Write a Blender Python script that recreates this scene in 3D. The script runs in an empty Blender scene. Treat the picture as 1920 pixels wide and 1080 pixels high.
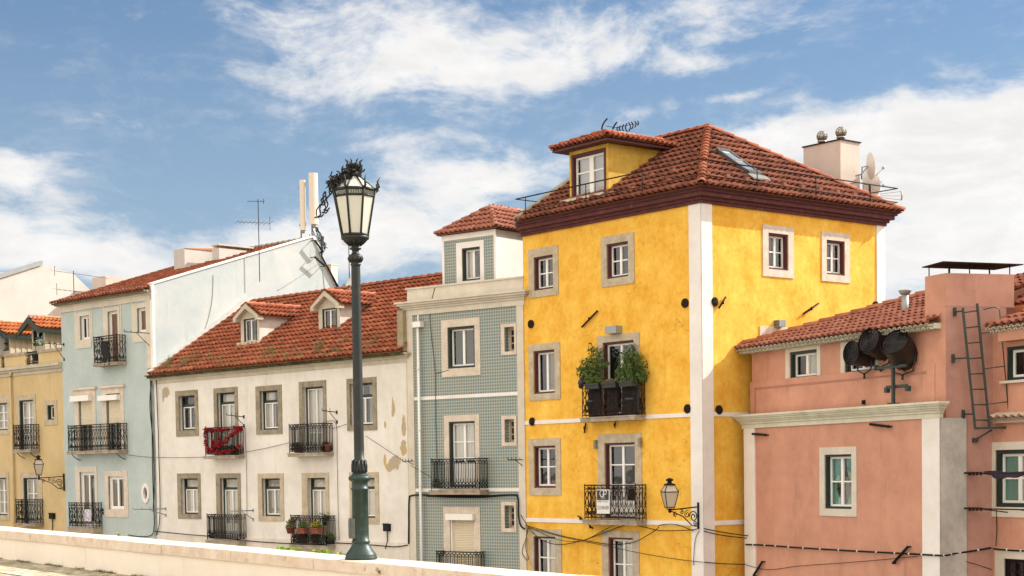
import bpy, math, random
from mathutils import Vector, Matrix, noise
R = math.radians
random.seed(7)
sc = bpy.context.scene
C = bpy.data.collections.new('scene'); sc.collection.children.link(C)

# ---------------- camera (level shift-lens view) ----------------
FPX, CY0, PITCH, ROLL = 3113.0, 1024.0, R(-2.56), R(-0.82)
EYE = Vector((0, 0, 2.0))
_f = Vector((0, math.cos(PITCH), math.sin(PITCH))); _u = Vector((0, -math.sin(PITCH), math.cos(PITCH))); _x = Vector((1, 0, 0))
CX = math.cos(ROLL)*_x + math.sin(ROLL)*_u; CU = -math.sin(ROLL)*_x + math.cos(ROLL)*_u; CF = _f
cd = bpy.data.cameras.new('camera'); cam = bpy.data.objects.new('camera', cd); C.objects.link(cam)
m = Matrix((CX, CU, -CF)).transposed().to_4x4(); m.translation = EYE
cam.matrix_world = m
cd.sensor_width = 36; cd.lens = FPX/1920*36; cd.shift_y = (CY0-540)/1920; cd.clip_start = .1; cd.clip_end = 8000
sc.camera = cam

# ---------------- sky, sun, exposure ----------------
SUN_EL = R(37); SUN_AZ = math.atan2(.945, .325)      # clockwise from +Y
sun_dir = Vector((math.sin(SUN_AZ)*math.cos(SUN_EL), math.cos(SUN_AZ)*math.cos(SUN_EL), math.sin(SUN_EL)))
sd = bpy.data.lights.new('sun', 'SUN'); sd.energy = 2.9; sd.angle = R(.53); sd.color = (1, .96, .88)
so = bpy.data.objects.new('sun', sd); C.objects.link(so); so.rotation_euler = sun_dir.to_track_quat('Z', 'Y').to_euler()
so.location = (30, 10, 60)
sc.view_settings.view_transform = 'Standard'; sc.view_settings.look = 'None'; sc.view_settings.gamma = 1
sc.view_settings.exposure = 1.46

def ray(px, py):
    return (CF + CX*((px-960)/FPX) + CU*((CY0-py)/FPX))

W = bpy.data.worlds.new('World'); sc.world = W; W.use_nodes = True
def build_world():
    nt = W.node_tree; N = nt.nodes; L = nt.links; N.clear()
    def n(t, **k):
        o = N.new(t)
        for a, b in k.items(): setattr(o, a, b)
        return o
    def mth(op, a, b=None, c=None, clamp=False):
        o = n('ShaderNodeMath', operation=op, use_clamp=clamp)
        for i, v in enumerate((a, b, c)):
            if v is None: continue
            if isinstance(v, (int, float)): o.inputs[i].default_value = v
            else: L.new(v, o.inputs[i])
        return o.outputs[0]
    def vm(op, a, b):
        o = n('ShaderNodeVectorMath', operation=op)
        for i, v in enumerate((a, b)):
            if isinstance(v, (tuple, Vector)): o.inputs[i].default_value = v
            else: L.new(v, o.inputs[i])
        return o
    out = n('ShaderNodeOutputWorld'); bg = n('ShaderNodeBackground'); L.new(bg.outputs[0], out.inputs[0])
    sky = n('ShaderNodeTexSky', sky_type='NISHITA', sun_disc=False, sun_elevation=SUN_EL, sun_rotation=SUN_AZ)
    sky.dust_density = 1.2; sky.air_density = 1.0; sky.ozone_density = 2.0
    tc = n('ShaderNodeTexCoord'); D = tc.outputs['Generated']
    # soft warp, then stretched billow noise
    w1 = n('ShaderNodeTexNoise'); w1.inputs['Scale'].default_value = 6; w1.inputs['Detail'].default_value = 3
    L.new(D, w1.inputs['Vector'])
    wv = vm('SUBTRACT', w1.outputs['Color'], (.5, .5, .5)); ws = vm('MULTIPLY', wv.outputs[0], (.10, .10, .05)); dv = vm('ADD', D, ws.outputs[0])
    def cloud_noise(scale, vec, det, rough):
        sv = vm('MULTIPLY', dv.outputs[0], vec)
        t = n('ShaderNodeTexNoise'); t.inputs['Scale'].default_value = scale; t.inputs['Detail'].default_value = det; t.inputs['Roughness'].default_value = rough
        L.new(sv.outputs[0], t.inputs['Vector']); return t.outputs['Fac']
    na = cloud_noise(15, (1, 1, 2.0), 10, .62)
    nb = cloud_noise(30, (1, 1, 2.6), 6, .6)
    # cloud banks, each placed by its bearing and height in the sky:  x, y, rx, ry, tilt, weight
    blobs = [(820, 70, 420, 110, .05, .34), (700, 150, 240, 40, .0, .14), (1500, 15, 330, 60, 0, .22), (62, 320, 95, 42, 0, .52), (300, 490, 420, 60, 0, .38), (40, 450, 150, 80, 0, .34),
             (900, 320, 270, 55, 0, .36), (1830, 400, 380, 200, -.1, .5), (1880, 250, 260, 90, 0, .32), (1460, 290, 300, 70, -.2, .34), (560, 430, 260, 60, 0, .26),
             (820, 440, 360, 90, 0, .3), (1200, 205, 130, 30, -.1, .22), (1370, 125, 150, 28, 0, .22), (760, 255, 260, 36, 0, .16), (1420, 198, 60, 14, 0, .2), (300, 140, 260, 40, 0, .06), (1100, 100, 250, 40, 0, .2), (1900, 600, 400, 150, 0, .3), (400, 20, 200, 30, 0, .1)]
    tot = None
    for (x, y, rx, ry, tl, w) in blobs:
        c = ray(x, y).normalized(); ex = (ray(x+1, y+tl).normalized()-c)*1; ey = (ray(x, y-1).normalized()-c)
        sx = 1/ex.length/rx; sy = 1/ey.length/ry
        ex = ex.normalized()*sx; ey = ey.normalized()*sy
        d = vm('SUBTRACT', dv.outputs[0], tuple(c))
        a = vm('DOT_PRODUCT', d.outputs[0], tuple(ex)).outputs['Value']; b = vm('DOT_PRODUCT', d.outputs[0], tuple(ey)).outputs['Value']
        r2 = mth('ADD', mth('MULTIPLY', a, a), mth('MULTIPLY', b, b))
        g = mth('MULTIPLY', mth('POWER', 2.718, mth('MULTIPLY', r2, -1.1)), w)
        tot = g if tot is None else mth('ADD', tot, g)
    # broken cloud added over the unseen sky behind and above the viewer
    sp = n('ShaderNodeSeparateXYZ'); L.new(D, sp.inputs[0])
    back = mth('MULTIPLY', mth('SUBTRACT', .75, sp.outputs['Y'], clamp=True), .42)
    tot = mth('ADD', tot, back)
    nc = cloud_noise(70, (1, 1, 2.0), 5, .62)
    nz = mth('ADD', mth('MULTIPLY', na, .55), mth('ADD', mth('MULTIPLY', nb, .30), mth('MULTIPLY', nc, .15)))
    nz = mth('ADD', mth('MULTIPLY', mth('SUBTRACT', nz, .5), 1.5), .5)
    dens = mth('ADD', nz, tot)
    mr = n('ShaderNodeMapRange', interpolation_type='SMOOTHSTEP'); L.new(dens, mr.inputs[0])
    mr.inputs[1].default_value = .61; mr.inputs[2].default_value = .98
    # thin high veils
    veil = n('ShaderNodeMapRange', interpolation_type='SMOOTHSTEP'); L.new(mth('ADD', mth('MULTIPLY', nc, .4), mth('ADD', mth('MULTIPLY', na, .6), mth('MULTIPLY', tot, .5))), veil.inputs[0]); veil.inputs[1].default_value = .50; veil.inputs[2].default_value = .86; veil.inputs[4].default_value = .34
    # cloud body: white tops, faint grey thick parts
    shade = n('ShaderNodeMapRange'); L.new(mth('ADD', mth('MULTIPLY', dens, .35), mth('MULTIPLY', nb, 1.3)), shade.inputs[0]); shade.inputs[1].default_value = .78; shade.inputs[2].default_value = 1.22
    shade.inputs[3].default_value = 1.0; shade.inputs[4].default_value = .87
    cc = n('ShaderNodeMix', data_type='RGBA'); cc.inputs[0].default_value = 1; cc.blend_type = 'MULTIPLY'
    cc.inputs[6].default_value = CLOUD; L.new(shade.outputs[0], cc.inputs[7])
    tint = n('ShaderNodeMix', data_type='RGBA', blend_type='MULTIPLY'); tint.inputs[0].default_value = 1
    L.new(sky.outputs[0], tint.inputs[6]); tint.inputs[7].default_value = SKYT
    # air near the skyline is paler
    lowz = n('ShaderNodeMapRange', interpolation_type='SMOOTHSTEP'); L.new(sp.outputs['Z'], lowz.inputs[0]); lowz.inputs[1].default_value = .34; lowz.inputs[2].default_value = -.02
    lowz.inputs[3].default_value = .16
    pale = n('ShaderNodeMix', data_type='RGBA'); L.new(lowz.outputs[0], pale.inputs[0]); L.new(tint.outputs[2], pale.inputs[6]); pale.inputs[7].default_value = HORIZ
    tint = pale
    mx = n('ShaderNodeMix', data_type='RGBA'); L.new(mth('MAXIMUM', mr.outputs[0], veil.outputs[0]), mx.inputs[0]); L.new(tint.outputs[2], mx.inputs[6]); L.new(cc.outputs[2], mx.inputs[7])
    # unseen bright warm cloud behind the viewer, added as fill for shaded walls
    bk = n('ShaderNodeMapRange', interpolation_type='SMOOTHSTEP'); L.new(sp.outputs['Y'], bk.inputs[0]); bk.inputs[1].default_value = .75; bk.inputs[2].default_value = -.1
    bc = n('ShaderNodeMix', data_type='RGBA'); L.new(mth('MULTIPLY', bk.outputs[0], mth('ADD', .55, mth('MULTIPLY', na, .7)), clamp=True), bc.inputs[0]); L.new(mx.outputs[2], bc.inputs[6]); bc.inputs[7].default_value = BACK_FILL
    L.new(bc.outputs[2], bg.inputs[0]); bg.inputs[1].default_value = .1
HORIZ = (1.6, 2.1, 2.6, 1); CLOUD = (3.65, 3.60, 3.55, 1); SKYT = (.20, .295, .385, 1)
BACK_FILL = (7.4, 6.7, 5.9, 1)
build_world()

# ---------------- small mesh toolkit ----------------
class Frame:
    """upright plane: x runs to the right along it, y goes into the building, z up"""
    def __init__(s, O, az):
        s.O = Vector((O[0], O[1], 0)); s.az = az
        s.d = Vector((math.sin(az), math.cos(az), 0))
        if s.d.dot(Vector((1, 0, 0))) < 0: s.d = -s.d
        s.n = Vector((-s.d.y, s.d.x, 0))                # into the building
        s.M = Matrix((s.d, s.n, Vector((0, 0, 1)))).transposed().to_4x4(); s.M.translation = s.O
    def w(s, u, y, z): return s.O + s.d*u + s.n*y + Vector((0, 0, z))
    def pix(s, px, py, off=0):
        r = ray(px, py); P = s.O + s.n*off
        t = (P-EYE).dot(s.n)/r.dot(s.n); q = EYE + r*t
        return (q-s.O).dot(s.d), q.z
    def rect(s, r, off=0):
        xm, ym = (r[0]+r[1])/2, (r[2]+r[3])/2
        return s.pix(r[0], ym, off)[0], s.pix(r[1], ym, off)[0], s.pix(xm, r[3], off)[1], s.pix(xm, r[2], off)[1]
    def off(s, u, y): return Frame(s.w(u, y, 0), s.az)
    def side(s, u, y, az): return Frame(s.w(u, y, 0), az)

WORLD = Frame((0, 0, 0), R(90))
class MB:
    def __init__(s, fr=None): s.fr = fr or WORLD; s.V = []; s.F = []; s.MI = []; s.UV = []; s.S = []; s.mi = 0; s.sm = False
    def v(s, x, y, z): s.V.append(s.fr.w(x, y, z)); return len(s.V)-1
    def vw(s, p): s.V.append(Vector(p)); return len(s.V)-1
    def f(s, ids, uv=None): s.F.append(tuple(ids)); s.MI.append(s.mi); s.UV.append(uv); s.S.append(s.sm)
    def quad(s, a, b, c, d): s.f([s.v(*a), s.v(*b), s.v(*c), s.v(*d)])
    def poly(s, pts): s.f([s.v(*p) for p in pts])
    def box(s, x0, x1, y0, y1, z0, z1):
        i = [s.v(x, y, z) for z in (z0, z1) for y in (y0, y1) for x in (x0, x1)]
        for q in ((0, 2, 3, 1), (4, 5, 7, 6), (0, 1, 5, 4), (1, 3, 7, 5), (3, 2, 6, 7), (2, 0, 4, 6)): s.f([i[k] for k in q])
        return s
    def prism(s, pts, y0, y1):
        """polygon in (x,z), extruded along y"""
        n = len(pts); a = [s.v(x, y0, z) for x, z in pts]; b = [s.v(x, y1, z) for x, z in pts]
        s.f(a); s.f(b[::-1])
        for i in range(n): s.f([a[i], b[i], b[(i+1) % n], a[(i+1) % n]])
        return s
    def prismx(s, pts, x0, x1):
        """polygon in (y,z), extruded along x"""
        n = len(pts); a = [s.v(x0, y, z) for y, z in pts]; b = [s.v(x1, y, z) for y, z in pts]
        s.f(a); s.f(b[::-1])
        for i in range(n): s.f([a[i], b[i], b[(i+1) % n], a[(i+1) % n]])
        return s
    def tube(s, pts, r, n=6, world=False, cap=True, rs=None):
        P = [Vector(p) if world else s.fr.w(*p) for p in pts]
        sm = s.sm; s.sm = n > 4; rings = []; prev = None
        for i, p in enumerate(P):
            t = (P[min(i+1, len(P)-1)]-P[max(i-1, 0)])
            if t.length < 1e-9: t = Vector((0, 0, 1))
            t.normalize()
            a = prev if prev is not None else (Vector((0, 0, 1)) if abs(t.z) < .9 else Vector((1, 0, 0)))
            a = (a - t*a.dot(t))
            if a.length < 1e-6: a = Vector((0, 1, 0))-t*t.y
            a.normalize(); b = t.cross(a); prev = a
            rr = rs[i] if rs else r
            rings.append([s.vw(p+(a*math.cos(2*math.pi*(k+.5)/n)+b*math.sin(2*math.pi*(k+.5)/n))*rr) for k in range(n)])
        for A, B in zip(rings, rings[1:]):
            for k in range(n): s.f([A[k], A[(k+1) % n], B[(k+1) % n], B[k]])
        s.sm = sm
        if cap: s.f(rings[0][::-1]); s.f(rings[-1])
        return s
    def bar(s, a, b, r, n=4): return s.tube([a, b], r, n)
    def lathe(s, c, prof, n=24, smooth=True, phase=0):
        """prof: (z, r) pairs; c local centre"""
        sm = s.sm; s.sm = smooth; rings = []
        for z, r in prof:
            rings.append([s.v(c[0]+r*math.cos(2*math.pi*k/n+phase), c[1]+r*math.sin(2*math.pi*k/n+phase), c[2]+z) for k in range(n)])
        for A, B in zip(rings, rings[1:]):
            for k in range(n): s.f([A[k], A[(k+1) % n], B[(k+1) % n], B[k]])
        s.f(rings[0][::-1]); s.f(rings[-1]); s.sm = sm
        return s
    def ball(s, c, r, n=10, m=7, sc_=(1, 1, 1), world=False):
        sm = s.sm; s.sm = True; c = Vector(c) if world else s.fr.w(*c); rings = []
        for j in range(m+1):
            ph = math.pi*j/m
            rings.append([s.vw(c+Vector((r*sc_[0]*math.sin(ph)*math.cos(2*math.pi*k/n), r*sc_[1]*math.sin(ph)*math.sin(2*math.pi*k/n), r*sc_[2]*math.cos(ph)))) for k in range(n)])
        for A, B in zip(rings, rings[1:]):
            for k in range(n): s.f([A[k], B[k], B[(k+1) % n], A[(k+1) % n]])
        s.sm = sm; return s
    def build(s, name, mat, parent=None):
        me = bpy.data.meshes.new(name)
        inv = parent_world(parent).inverted() if parent else Matrix.Identity(4)
        org = Vector((0, 0, 0))
        if not parent and s.V:
            lo = [min(v[i] for v in s.V) for i in range(3)]; hi = [max(v[i] for v in s.V) for i in range(3)]
            org = Vector(((lo[0]+hi[0])/2, (lo[1]+hi[1])/2, lo[2]))
        vs = [tuple(inv@v) if parent else tuple(v-org) for v in s.V]
        me.from_pydata(vs, [], s.F)
        mats = mat if isinstance(mat, (list, tuple)) else [mat]
        for mm in mats: me.materials.append(mm)
        for p, mi, smt in zip(me.polygons, s.MI, s.S): p.material_index = min(mi, len(mats)-1); p.use_smooth = smt
        if any(u is not None for u in s.UV):
            ul = me.uv_layers.new(name='UVMap')
            for p, u in zip(me.polygons, s.UV):
                if u is None: continue
                for li, q in zip(p.loop_indices, u): ul.data[li].uv = q
        me.update()
        o = bpy.data.objects.new(name, me); C.objects.link(o)
        if parent: o.parent = parent
        else: o.location = org
        return o
def parent_world(p):
    M = Matrix.Identity(4)
    while p: M = p.matrix_basis @ M; p = p.parent
    return M
def tag(o, label=None, cat=None, group=None, kind=None):
    if label: o['label'] = label
    if cat: o['category'] = cat
    if group: o['group'] = group
    if kind: o['kind'] = kind
    return o
def thing(name, fr, u, y, z, label, cat, group=None):
    o = bpy.data.objects.new(name, None); C.objects.link(o)
    M = fr.M.copy(); M.translation = fr.w(u, y, z); o.matrix_basis = M; o.empty_display_size = .3
    return tag(o, label, cat, group)
def copy_tree(o, parent=None):
    c = o.copy(); C.objects.link(c)
    c.parent = parent
    for ch in [x for x in list(C.objects) if x.parent is o]: copy_tree(ch, c)
    return c

# ---------------- materials ----------------
def nmat(name):
    m = bpy.data.materials.new(name); m.use_nodes = True; nt = m.node_tree
    b = nt.nodes['Principled BSDF']; return m, nt, b
class NB:
    def __init__(s, nt): s.nt = nt; s.N = nt.nodes; s.L = nt.links
    def n(s, t, **k):
        o = s.N.new(t)
        for a, b in k.items(): setattr(o, a, b)
        return o
    def m(s, op, a, b=None, c=None, clamp=False):
        o = s.n('ShaderNodeMath', operation=op, use_clamp=clamp)
        for i, v in enumerate((a, b, c)):
            if v is None: continue
            if isinstance(v, (int, float)): o.inputs[i].default_value = v
            else: s.L.new(v, o.inputs[i])
        return o.outputs[0]
    def noise(s, vec, scale, det=5, rough=.55, stretch=None, out='Fac'):
        if stretch:
            mp = s.n('ShaderNodeMapping'); mp.inputs['Scale'].default_value = stretch; s.L.new(vec, mp.inputs[0]); vec = mp.outputs[0]
        t = s.n('ShaderNodeTexNoise'); t.inputs['Scale'].default_value = scale; t.inputs['Detail'].default_value = det; t.inputs['Roughness'].default_value = rough
        s.L.new(vec, t.inputs['Vector']); return t.outputs[out]
    def ramp(s, fac, stops, interp='LINEAR'):
        r = s.n('ShaderNodeValToRGB'); e = r.color_ramp.elements; r.color_ramp.interpolation = interp
        while len(e) > 1: e.remove(e[-1])
        e[0].position = stops[0][0]; e[0].color = (*stops[0][1], 1)
        for p, c in stops[1:]: q = e.new(p); q.color = (*c, 1)
        s.L.new(fac, r.inputs[0]); return r.outputs[0]
    def mix(s, fac, a, b, mode='MIX'):
        o = s.n('ShaderNodeMix', data_type='RGBA', blend_type=mode)
        for i, v in ((0, fac), (6, a), (7, b)):
            if isinstance(v, (int, float)): o.inputs[i].default_value = v
            elif isinstance(v, tuple): o.inputs[i].default_value = (*v, 1) if len(v) == 3 else v
            else: s.L.new(v, o.inputs[i])
        return o.outputs[2]
    def sstep(s, v, a, b):
        o = s.n('ShaderNodeMapRange', interpolation_type='SMOOTHSTEP'); s.L.new(v, o.inputs[0]); o.inputs[1].default_value = a; o.inputs[2].default_value = b
        return o.outputs[0]
    def bump(s, b, h, strength=.3, dist=.02):
        o = s.n('ShaderNodeBump'); o.inputs['Strength'].default_value = strength; o.inputs['Distance'].default_value = dist
        s.L.new(h, o.inputs['Height']); s.L.new(o.outputs[0], b.inputs['Normal'])
def plaster(name, c0, c1, c2=None, stain=(.2, .17, .12), st=.35, mott=1.1, rough=.9, cracks=False, streak=.6, fine=.12):
    """painted render: large mottling, rain streaks running down, small grime"""
    m, nt, b = nmat(name); g = NB(nt); co = g.n('ShaderNodeTexCoord').outputs['Object']
    a = g.noise(co, mott, 6, .6); a2 = g.noise(co, mott*4.3, 5, .65)
    f = g.m('ADD', g.m('MULTIPLY', a, .65), g.m('MULTIPLY', a2, .35))
    stops = [(.36, c0), (.62, c1)] + ([(.74, c2)] if c2 else [])
    col = g.ramp(f, stops)
    s1 = g.noise(co, 1.0, 5, .6, (2.6, 2.6, .22)); s2 = g.noise(co, .9, 3, .5)
    sf = g.m('MULTIPLY', g.sstep(s1, .52, .74), g.sstep(s2, .40, .65))
    col = g.mix(g.m('MULTIPLY', sf, st*streak), col, stain)
    gr = g.noise(co, 9, 6, .7); col = g.mix(g.m('MULTIPLY', g.sstep(gr, .58, .8), st*.5), col, stain)
    fn = g.noise(co, 42, 3, .6); col = g.mix(fine, col, g.ramp(fn, [(.3, (.3, .3, .3)), (.7, (.7, .7, .7))]), 'OVERLAY')
    if cracks:
        v = g.n('ShaderNodeTexVoronoi', feature='DISTANCE_TO_EDGE'); v.inputs['Scale'].default_value = .55
        w = g.noise(co, 1.6, 5, .7, out='Color'); mv = g.n('ShaderNodeVectorMath', operation='ADD'); nt.links.new(co, mv.inputs[0]); nt.links.new(w, mv.inputs[1]); nt.links.new(mv.outputs[0], v.inputs['Vector'])
        k = g.m('MULTIPLY', g.m('SUBTRACT', 1, g.sstep(v.outputs[0], .0, .007)), g.sstep(g.noise(co, .8, 2), .5, .6))
        col = g.mix(g.m('MULTIPLY', k, .6), col, (.12, .08, .03))
    nt.links.new(col, b.inputs['Base Color']); b.inputs['Roughness'].default_value = rough; b.inputs['Specular IOR Level'].default_value = .25
    h = g.m('ADD', g.m('MULTIPLY', a2, .6), g.m('MULTIPLY', fn, .4)); g.bump(b, h, .35, .03)
    return m
def simple(name, col, rough=.6, metal=0, var=.25, scale=8, spec=.4, rust=None):
    m, nt, b = nmat(name); g = NB(nt); co = g.n('ShaderNodeTexCoord').outputs['Object']
    a = g.noise(co, scale, 5, .6); c = g.mix(a, tuple(x*(1-var) for x in col), tuple(min(1, x*(1+var)) for x in col))
    if rust: c = g.mix(g.sstep(g.noise(co, scale*1.7, 5, .7), .52, .68), c, rust)
    nt.links.new(c, b.inputs['Base Color']); b.inputs['Roughness'].default_value = rough; b.inputs['Metallic'].default_value = metal; b.inputs['Specular IOR Level'].default_value = spec
    g.bump(b, a, .2, .01)
    return m
def stone(name, c0, c1, stain=(.12, .09, .05), st=.5):
    m, nt, b = nmat(name); g = NB(nt); co = g.n('ShaderNodeTexCoord').outputs['Object']
    a = g.noise(co, 3.2, 7, .68); col = g.ramp(a, [(.35, c0), (.65, c1)])
    s = g.noise(co, 5.5, 6, .72); col = g.mix(g.m('MULTIPLY', g.sstep(s, .55, .75), st), col, stain)
    f = g.noise(co, 55, 3, .6); col = g.mix(.25, col, g.ramp(f, [(.3, (.25, .25, .25)), (.7, (.75, .75, .75))]), 'OVERLAY')
    nt.links.new(col, b.inputs['Base Color']); b.inputs['Roughness'].default_value = .85; b.inputs['Specular IOR Level'].default_value = .2; g.bump(b, s, .4, .02)
    return m
def tile_mat(name, cols, moss=(.05, .045, .02), mossf=.4, bright=None):
    """clay tiles: every tile (one UV cell) has its own tint"""
    m, nt, b = nmat(name); g = NB(nt); tc = g.n('ShaderNodeTexCoord'); uv = tc.outputs['UV']; co = tc.outputs['Object']
    sp = g.n('ShaderNodeSeparateXYZ'); nt.links.new(uv, sp.inputs[0])
    cx = g.n('ShaderNodeCombineXYZ'); nt.links.new(g.m('FLOOR', g.m('ADD', sp.outputs[0], .5)), cx.inputs[0]); nt.links.new(g.m('FLOOR', g.m('ADD', sp.outputs[1], .001)), cx.inputs[1])
    wn = g.n('ShaderNodeTexWhiteNoise', noise_dimensions='2D'); nt.links.new(cx.outputs[0], wn.inputs['Vector'])
    n1 = g.noise(co, .8, 4, .6)
    f = g.m('ADD', g.m('MULTIPLY', wn.outputs['Value'], .55), g.m('MULTIPLY', n1, .45))
    k = len(cols); col = g.ramp(f, [(.18+.64*i/(k-1), c) for i, c in enumerate(cols)])
    s = g.noise(co, 3.0, 7, .75); s2 = g.noise(co, .7, 3, .5)
    mf = g.m('MULTIPLY', g.sstep(s, .52, .7), g.sstep(s2, .42, .62))
    col = g.mix(g.m('MULTIPLY', mf, mossf), col, moss)
    fr_ = g.m('FRACT', sp.outputs[1]); lip = g.sstep(fr_, .86, 1.0)      # lichen gathered at the lap
    col = g.mix(g.m('MULTIPLY', g.m('MULTIPLY', lip, g.sstep(s, .4, .6)), mossf), col, moss)
    nt.links.new(col, b.inputs['Base Color']); b.inputs['Roughness'].default_value = .85; b.inputs['Specular IOR Level'].default_value = .25
    g.bump(b, g.noise(co, 30, 4, .6), .25, .01)
    return m
def azulejo(name):
    """glazed wall tiles 14 cm: pale ground, blue-green ring and corner flowers"""
    m, nt, b = nmat(name); g = NB(nt); co = g.n('ShaderNodeTexCoord').outputs['Object']
    sp = g.n('ShaderNodeSeparateXYZ'); nt.links.new(co, sp.inputs[0]); S = 1/.10
    fx = g.m('SUBTRACT', g.m('FRACT', g.m('MULTIPLY', sp.outputs[0], S)), .5); fz = g.m('SUBTRACT', g.m('FRACT', g.m('MULTIPLY', sp.outputs[2], S)), .5)
    r = g.m('SQRT', g.m('ADD', g.m('MULTIPLY', fx, fx), g.m('MULTIPLY', fz, fz)))
    ax = g.m('ABSOLUTE', fx); az = g.m('ABSOLUTE', fz)
    ring = g.m('MULTIPLY', g.sstep(r, .20, .27), g.m('SUBTRACT', 1, g.sstep(r, .36, .43)))
    dot = g.m('SUBTRACT', 1, g.sstep(r, .07, .12))
    cr = g.m('SUBTRACT', 1, g.sstep(g.m('ADD', g.m('SUBTRACT', .5, ax), g.m('SUBTRACT', .5, az)), .12, .2))
    disc = g.m('SUBTRACT', 1, g.sstep(r, .30, .42)); hole = g.m('SUBTRACT', 1, g.sstep(r, .08, .13)); pat = g.m('SUBTRACT', disc, g.m('MULTIPLY', hole, .6), clamp=True)
    cx = g.n('ShaderNodeCombineXYZ'); nt.links.new(g.m('FLOOR', g.m('MULTIPLY', sp.outputs[0], S)), cx.inputs[0]); nt.links.new(g.m('FLOOR', g.m('MULTIPLY', sp.outputs[2], S)), cx.inputs[1])
    wn = g.n('ShaderNodeTexWhiteNoise', noise_dimensions='2D'); nt.links.new(cx.outputs[0], wn.inputs['Vector'])
    blue = g.mix(wn.outputs['Value'], AZ[0], AZ[1]); n1 = g.noise(co, 1.1, 5, .6)
    blue = g.mix(g.sstep(n1, .4, .65), blue, AZ[2])
    col = g.mix(pat, AZ[3], blue)
    gt = g.m('MAXIMUM', g.sstep(ax, .465, .49), g.sstep(az, .465, .49)); col = g.mix(g.m('MULTIPLY', gt, .5), col, (.16, .15, .12))
    bad = g.sstep(g.noise(co, 6, 5, .7), .66, .72); col = g.mix(g.m('MULTIPLY', bad, .6), col, (.33, .26, .17))
    nt.links.new(col, b.inputs['Base Color']); b.inputs['Roughness'].default_value = .35; b.inputs['Specular IOR Level'].default_value = .4
    g.bump(b, g.m('SUBTRACT', 1, gt), .3, .004)
    return m
AZ = ((.06, .135, .155), (.09, .17, .19), (.12, .155, .12), (.33, .34, .29))
def glass(name, tint, refl=.35, rough=.02):
    m = bpy.data.materials.new(name); m.use_nodes = True; nt = m.node_tree; nt.nodes.clear(); g = NB(nt)
    out = g.n('ShaderNodeOutputMaterial'); t = g.n('ShaderNodeBsdfTransparent'); t.inputs[0].default_value = (*tint, 1)
    gl = g.n('ShaderNodeBsdfGlossy'); gl.inputs['Roughness'].default_value = rough; gl.inputs[0].default_value = (.9, .93, .95, 1)
    lw = g.n('ShaderNodeLayerWeight'); lw.inputs[0].default_value = .25
    co = g.n('ShaderNodeTexCoord').outputs['Object']; nz = g.noise(co, 1.2, 2, .5); bp = g.n('ShaderNodeBump'); bp.inputs['Strength'].default_value = .12; bp.inputs['Distance'].default_value = .05
    nt.links.new(nz, bp.inputs['Height']); nt.links.new(bp.outputs[0], gl.inputs['Normal'])
    f = g.m('ADD', g.m('MULTIPLY', lw.outputs['Fresnel'], .5), refl, clamp=True)
    mx = g.n('ShaderNodeMixShader'); nt.links.new(f, mx.inputs[0]); nt.links.new(t.outputs[0], mx.inputs[1]); nt.links.new(gl.outputs[0], mx.inputs[2]); nt.links.new(mx.outputs[0], out.inputs[0])
    return m
def cloth(name, col, sub=.3):
    m, nt, b = nmat(name); g = NB(nt); co = g.n('ShaderNodeTexCoord').outputs['Object']
    a = g.noise(co, 3, 4, .6, (6, 6, .6)); c = g.mix(a, tuple(x*.7 for x in col), col)
    nt.links.new(c, b.inputs['Base Color']); b.inputs['Roughness'].default_value = .95; b.inputs['Specular IOR Level'].default_value = .1
    return m
def leafm(name, c0, c1):
    m, nt, b = nmat(name); g = NB(nt); co = g.n('ShaderNodeTexCoord').outputs['Object']
    a = g.noise(co, 7, 4, .6); col = g.ramp(a, [(.35, c0), (.65, c1)])
    nt.links.new(col, b.inputs['Base Color']); b.inputs['Roughness'].default_value = .6; b.inputs['Specular IOR Level'].default_value = .3
    return m
M = {}
M['yellow'] = plaster('yellow_render', (.66, .315, .024), (.80, .50, .085), (.84, .66, .24), (.42, .20, .03), .6, 1.5, cracks=True, fine=.22)
M['maroon'] = simple('maroon_paint', (.075, .016, .016), .6, var=.4, scale=5)
M['maroon_worn'] = simple('maroon_cornice', (.085, .018, .018), .75, var=.5, scale=3, rust=(.14, .04, .035))
M['offwhite'] = plaster('white_trim_paint', (.66, .62, .57), (.76, .73, .70), None, (.42, .36, .28), .2, .8, fine=.05)
M['white'] = plaster('white_render', (.55, .49, .42), (.68, .625, .56), None, (.30, .23, .14), .55, .7)
M['cream'] = plaster('cream_stone_paint', (.50, .45, .37), (.62, .57, .48), None, (.28, .21, .12), .5, .9)
M['skyblue'] = plaster('pale_blue_render', (.36, .43, .42), (.44, .50, .485), None, (.24, .29, .26), .35, .9, fine=.06)
M['gable'] = plaster('whitewashed_gable', (.37, .425, .445), (.47, .49, .485), (.56, .55, .53), (.24, .25, .24), .7, .55, streak=.8)
M['ochre'] = plaster('ochre_render', (.47, .35, .17), (.56, .43, .24), None, (.28, .19, .09), .5, .7)
M['pink'] = plaster('pink_render', (.42, .205, .14), (.56, .285, .195), (.56, .335, .26), (.27, .14, .10), 1.0, .7, fine=.07)
M['pinkpale'] = plaster('pale_pink_render', (.50, .42, .37), (.57, .49, .43), None, (.4, .3, .2), .3)
M['farwhite'] = plaster('far_white_render', (.48, .455, .42), (.56, .535, .50), None, (.35, .30, .24), .35, .5)
M['stone'] = stone('limestone_surround', (.37, .30, .205), (.50, .43, .32), (.16, .11, .06), .45)
M['stonegrey'] = stone('weathered_surround', (.19, .165, .12), (.33, .28, .195), (.10, .075, .04), .6)
M['stonepale'] = stone('pale_stone_surround', (.50, .42, .34), (.62, .55, .46), (.35, .24, .15), .3)
M['slab'] = stone('balcony_slab_stone', (.24, .19, .14), (.42, .36, .28), (.08, .07, .05), .7)
M['azulejo'] = azulejo('blue_green_tiles')
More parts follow.
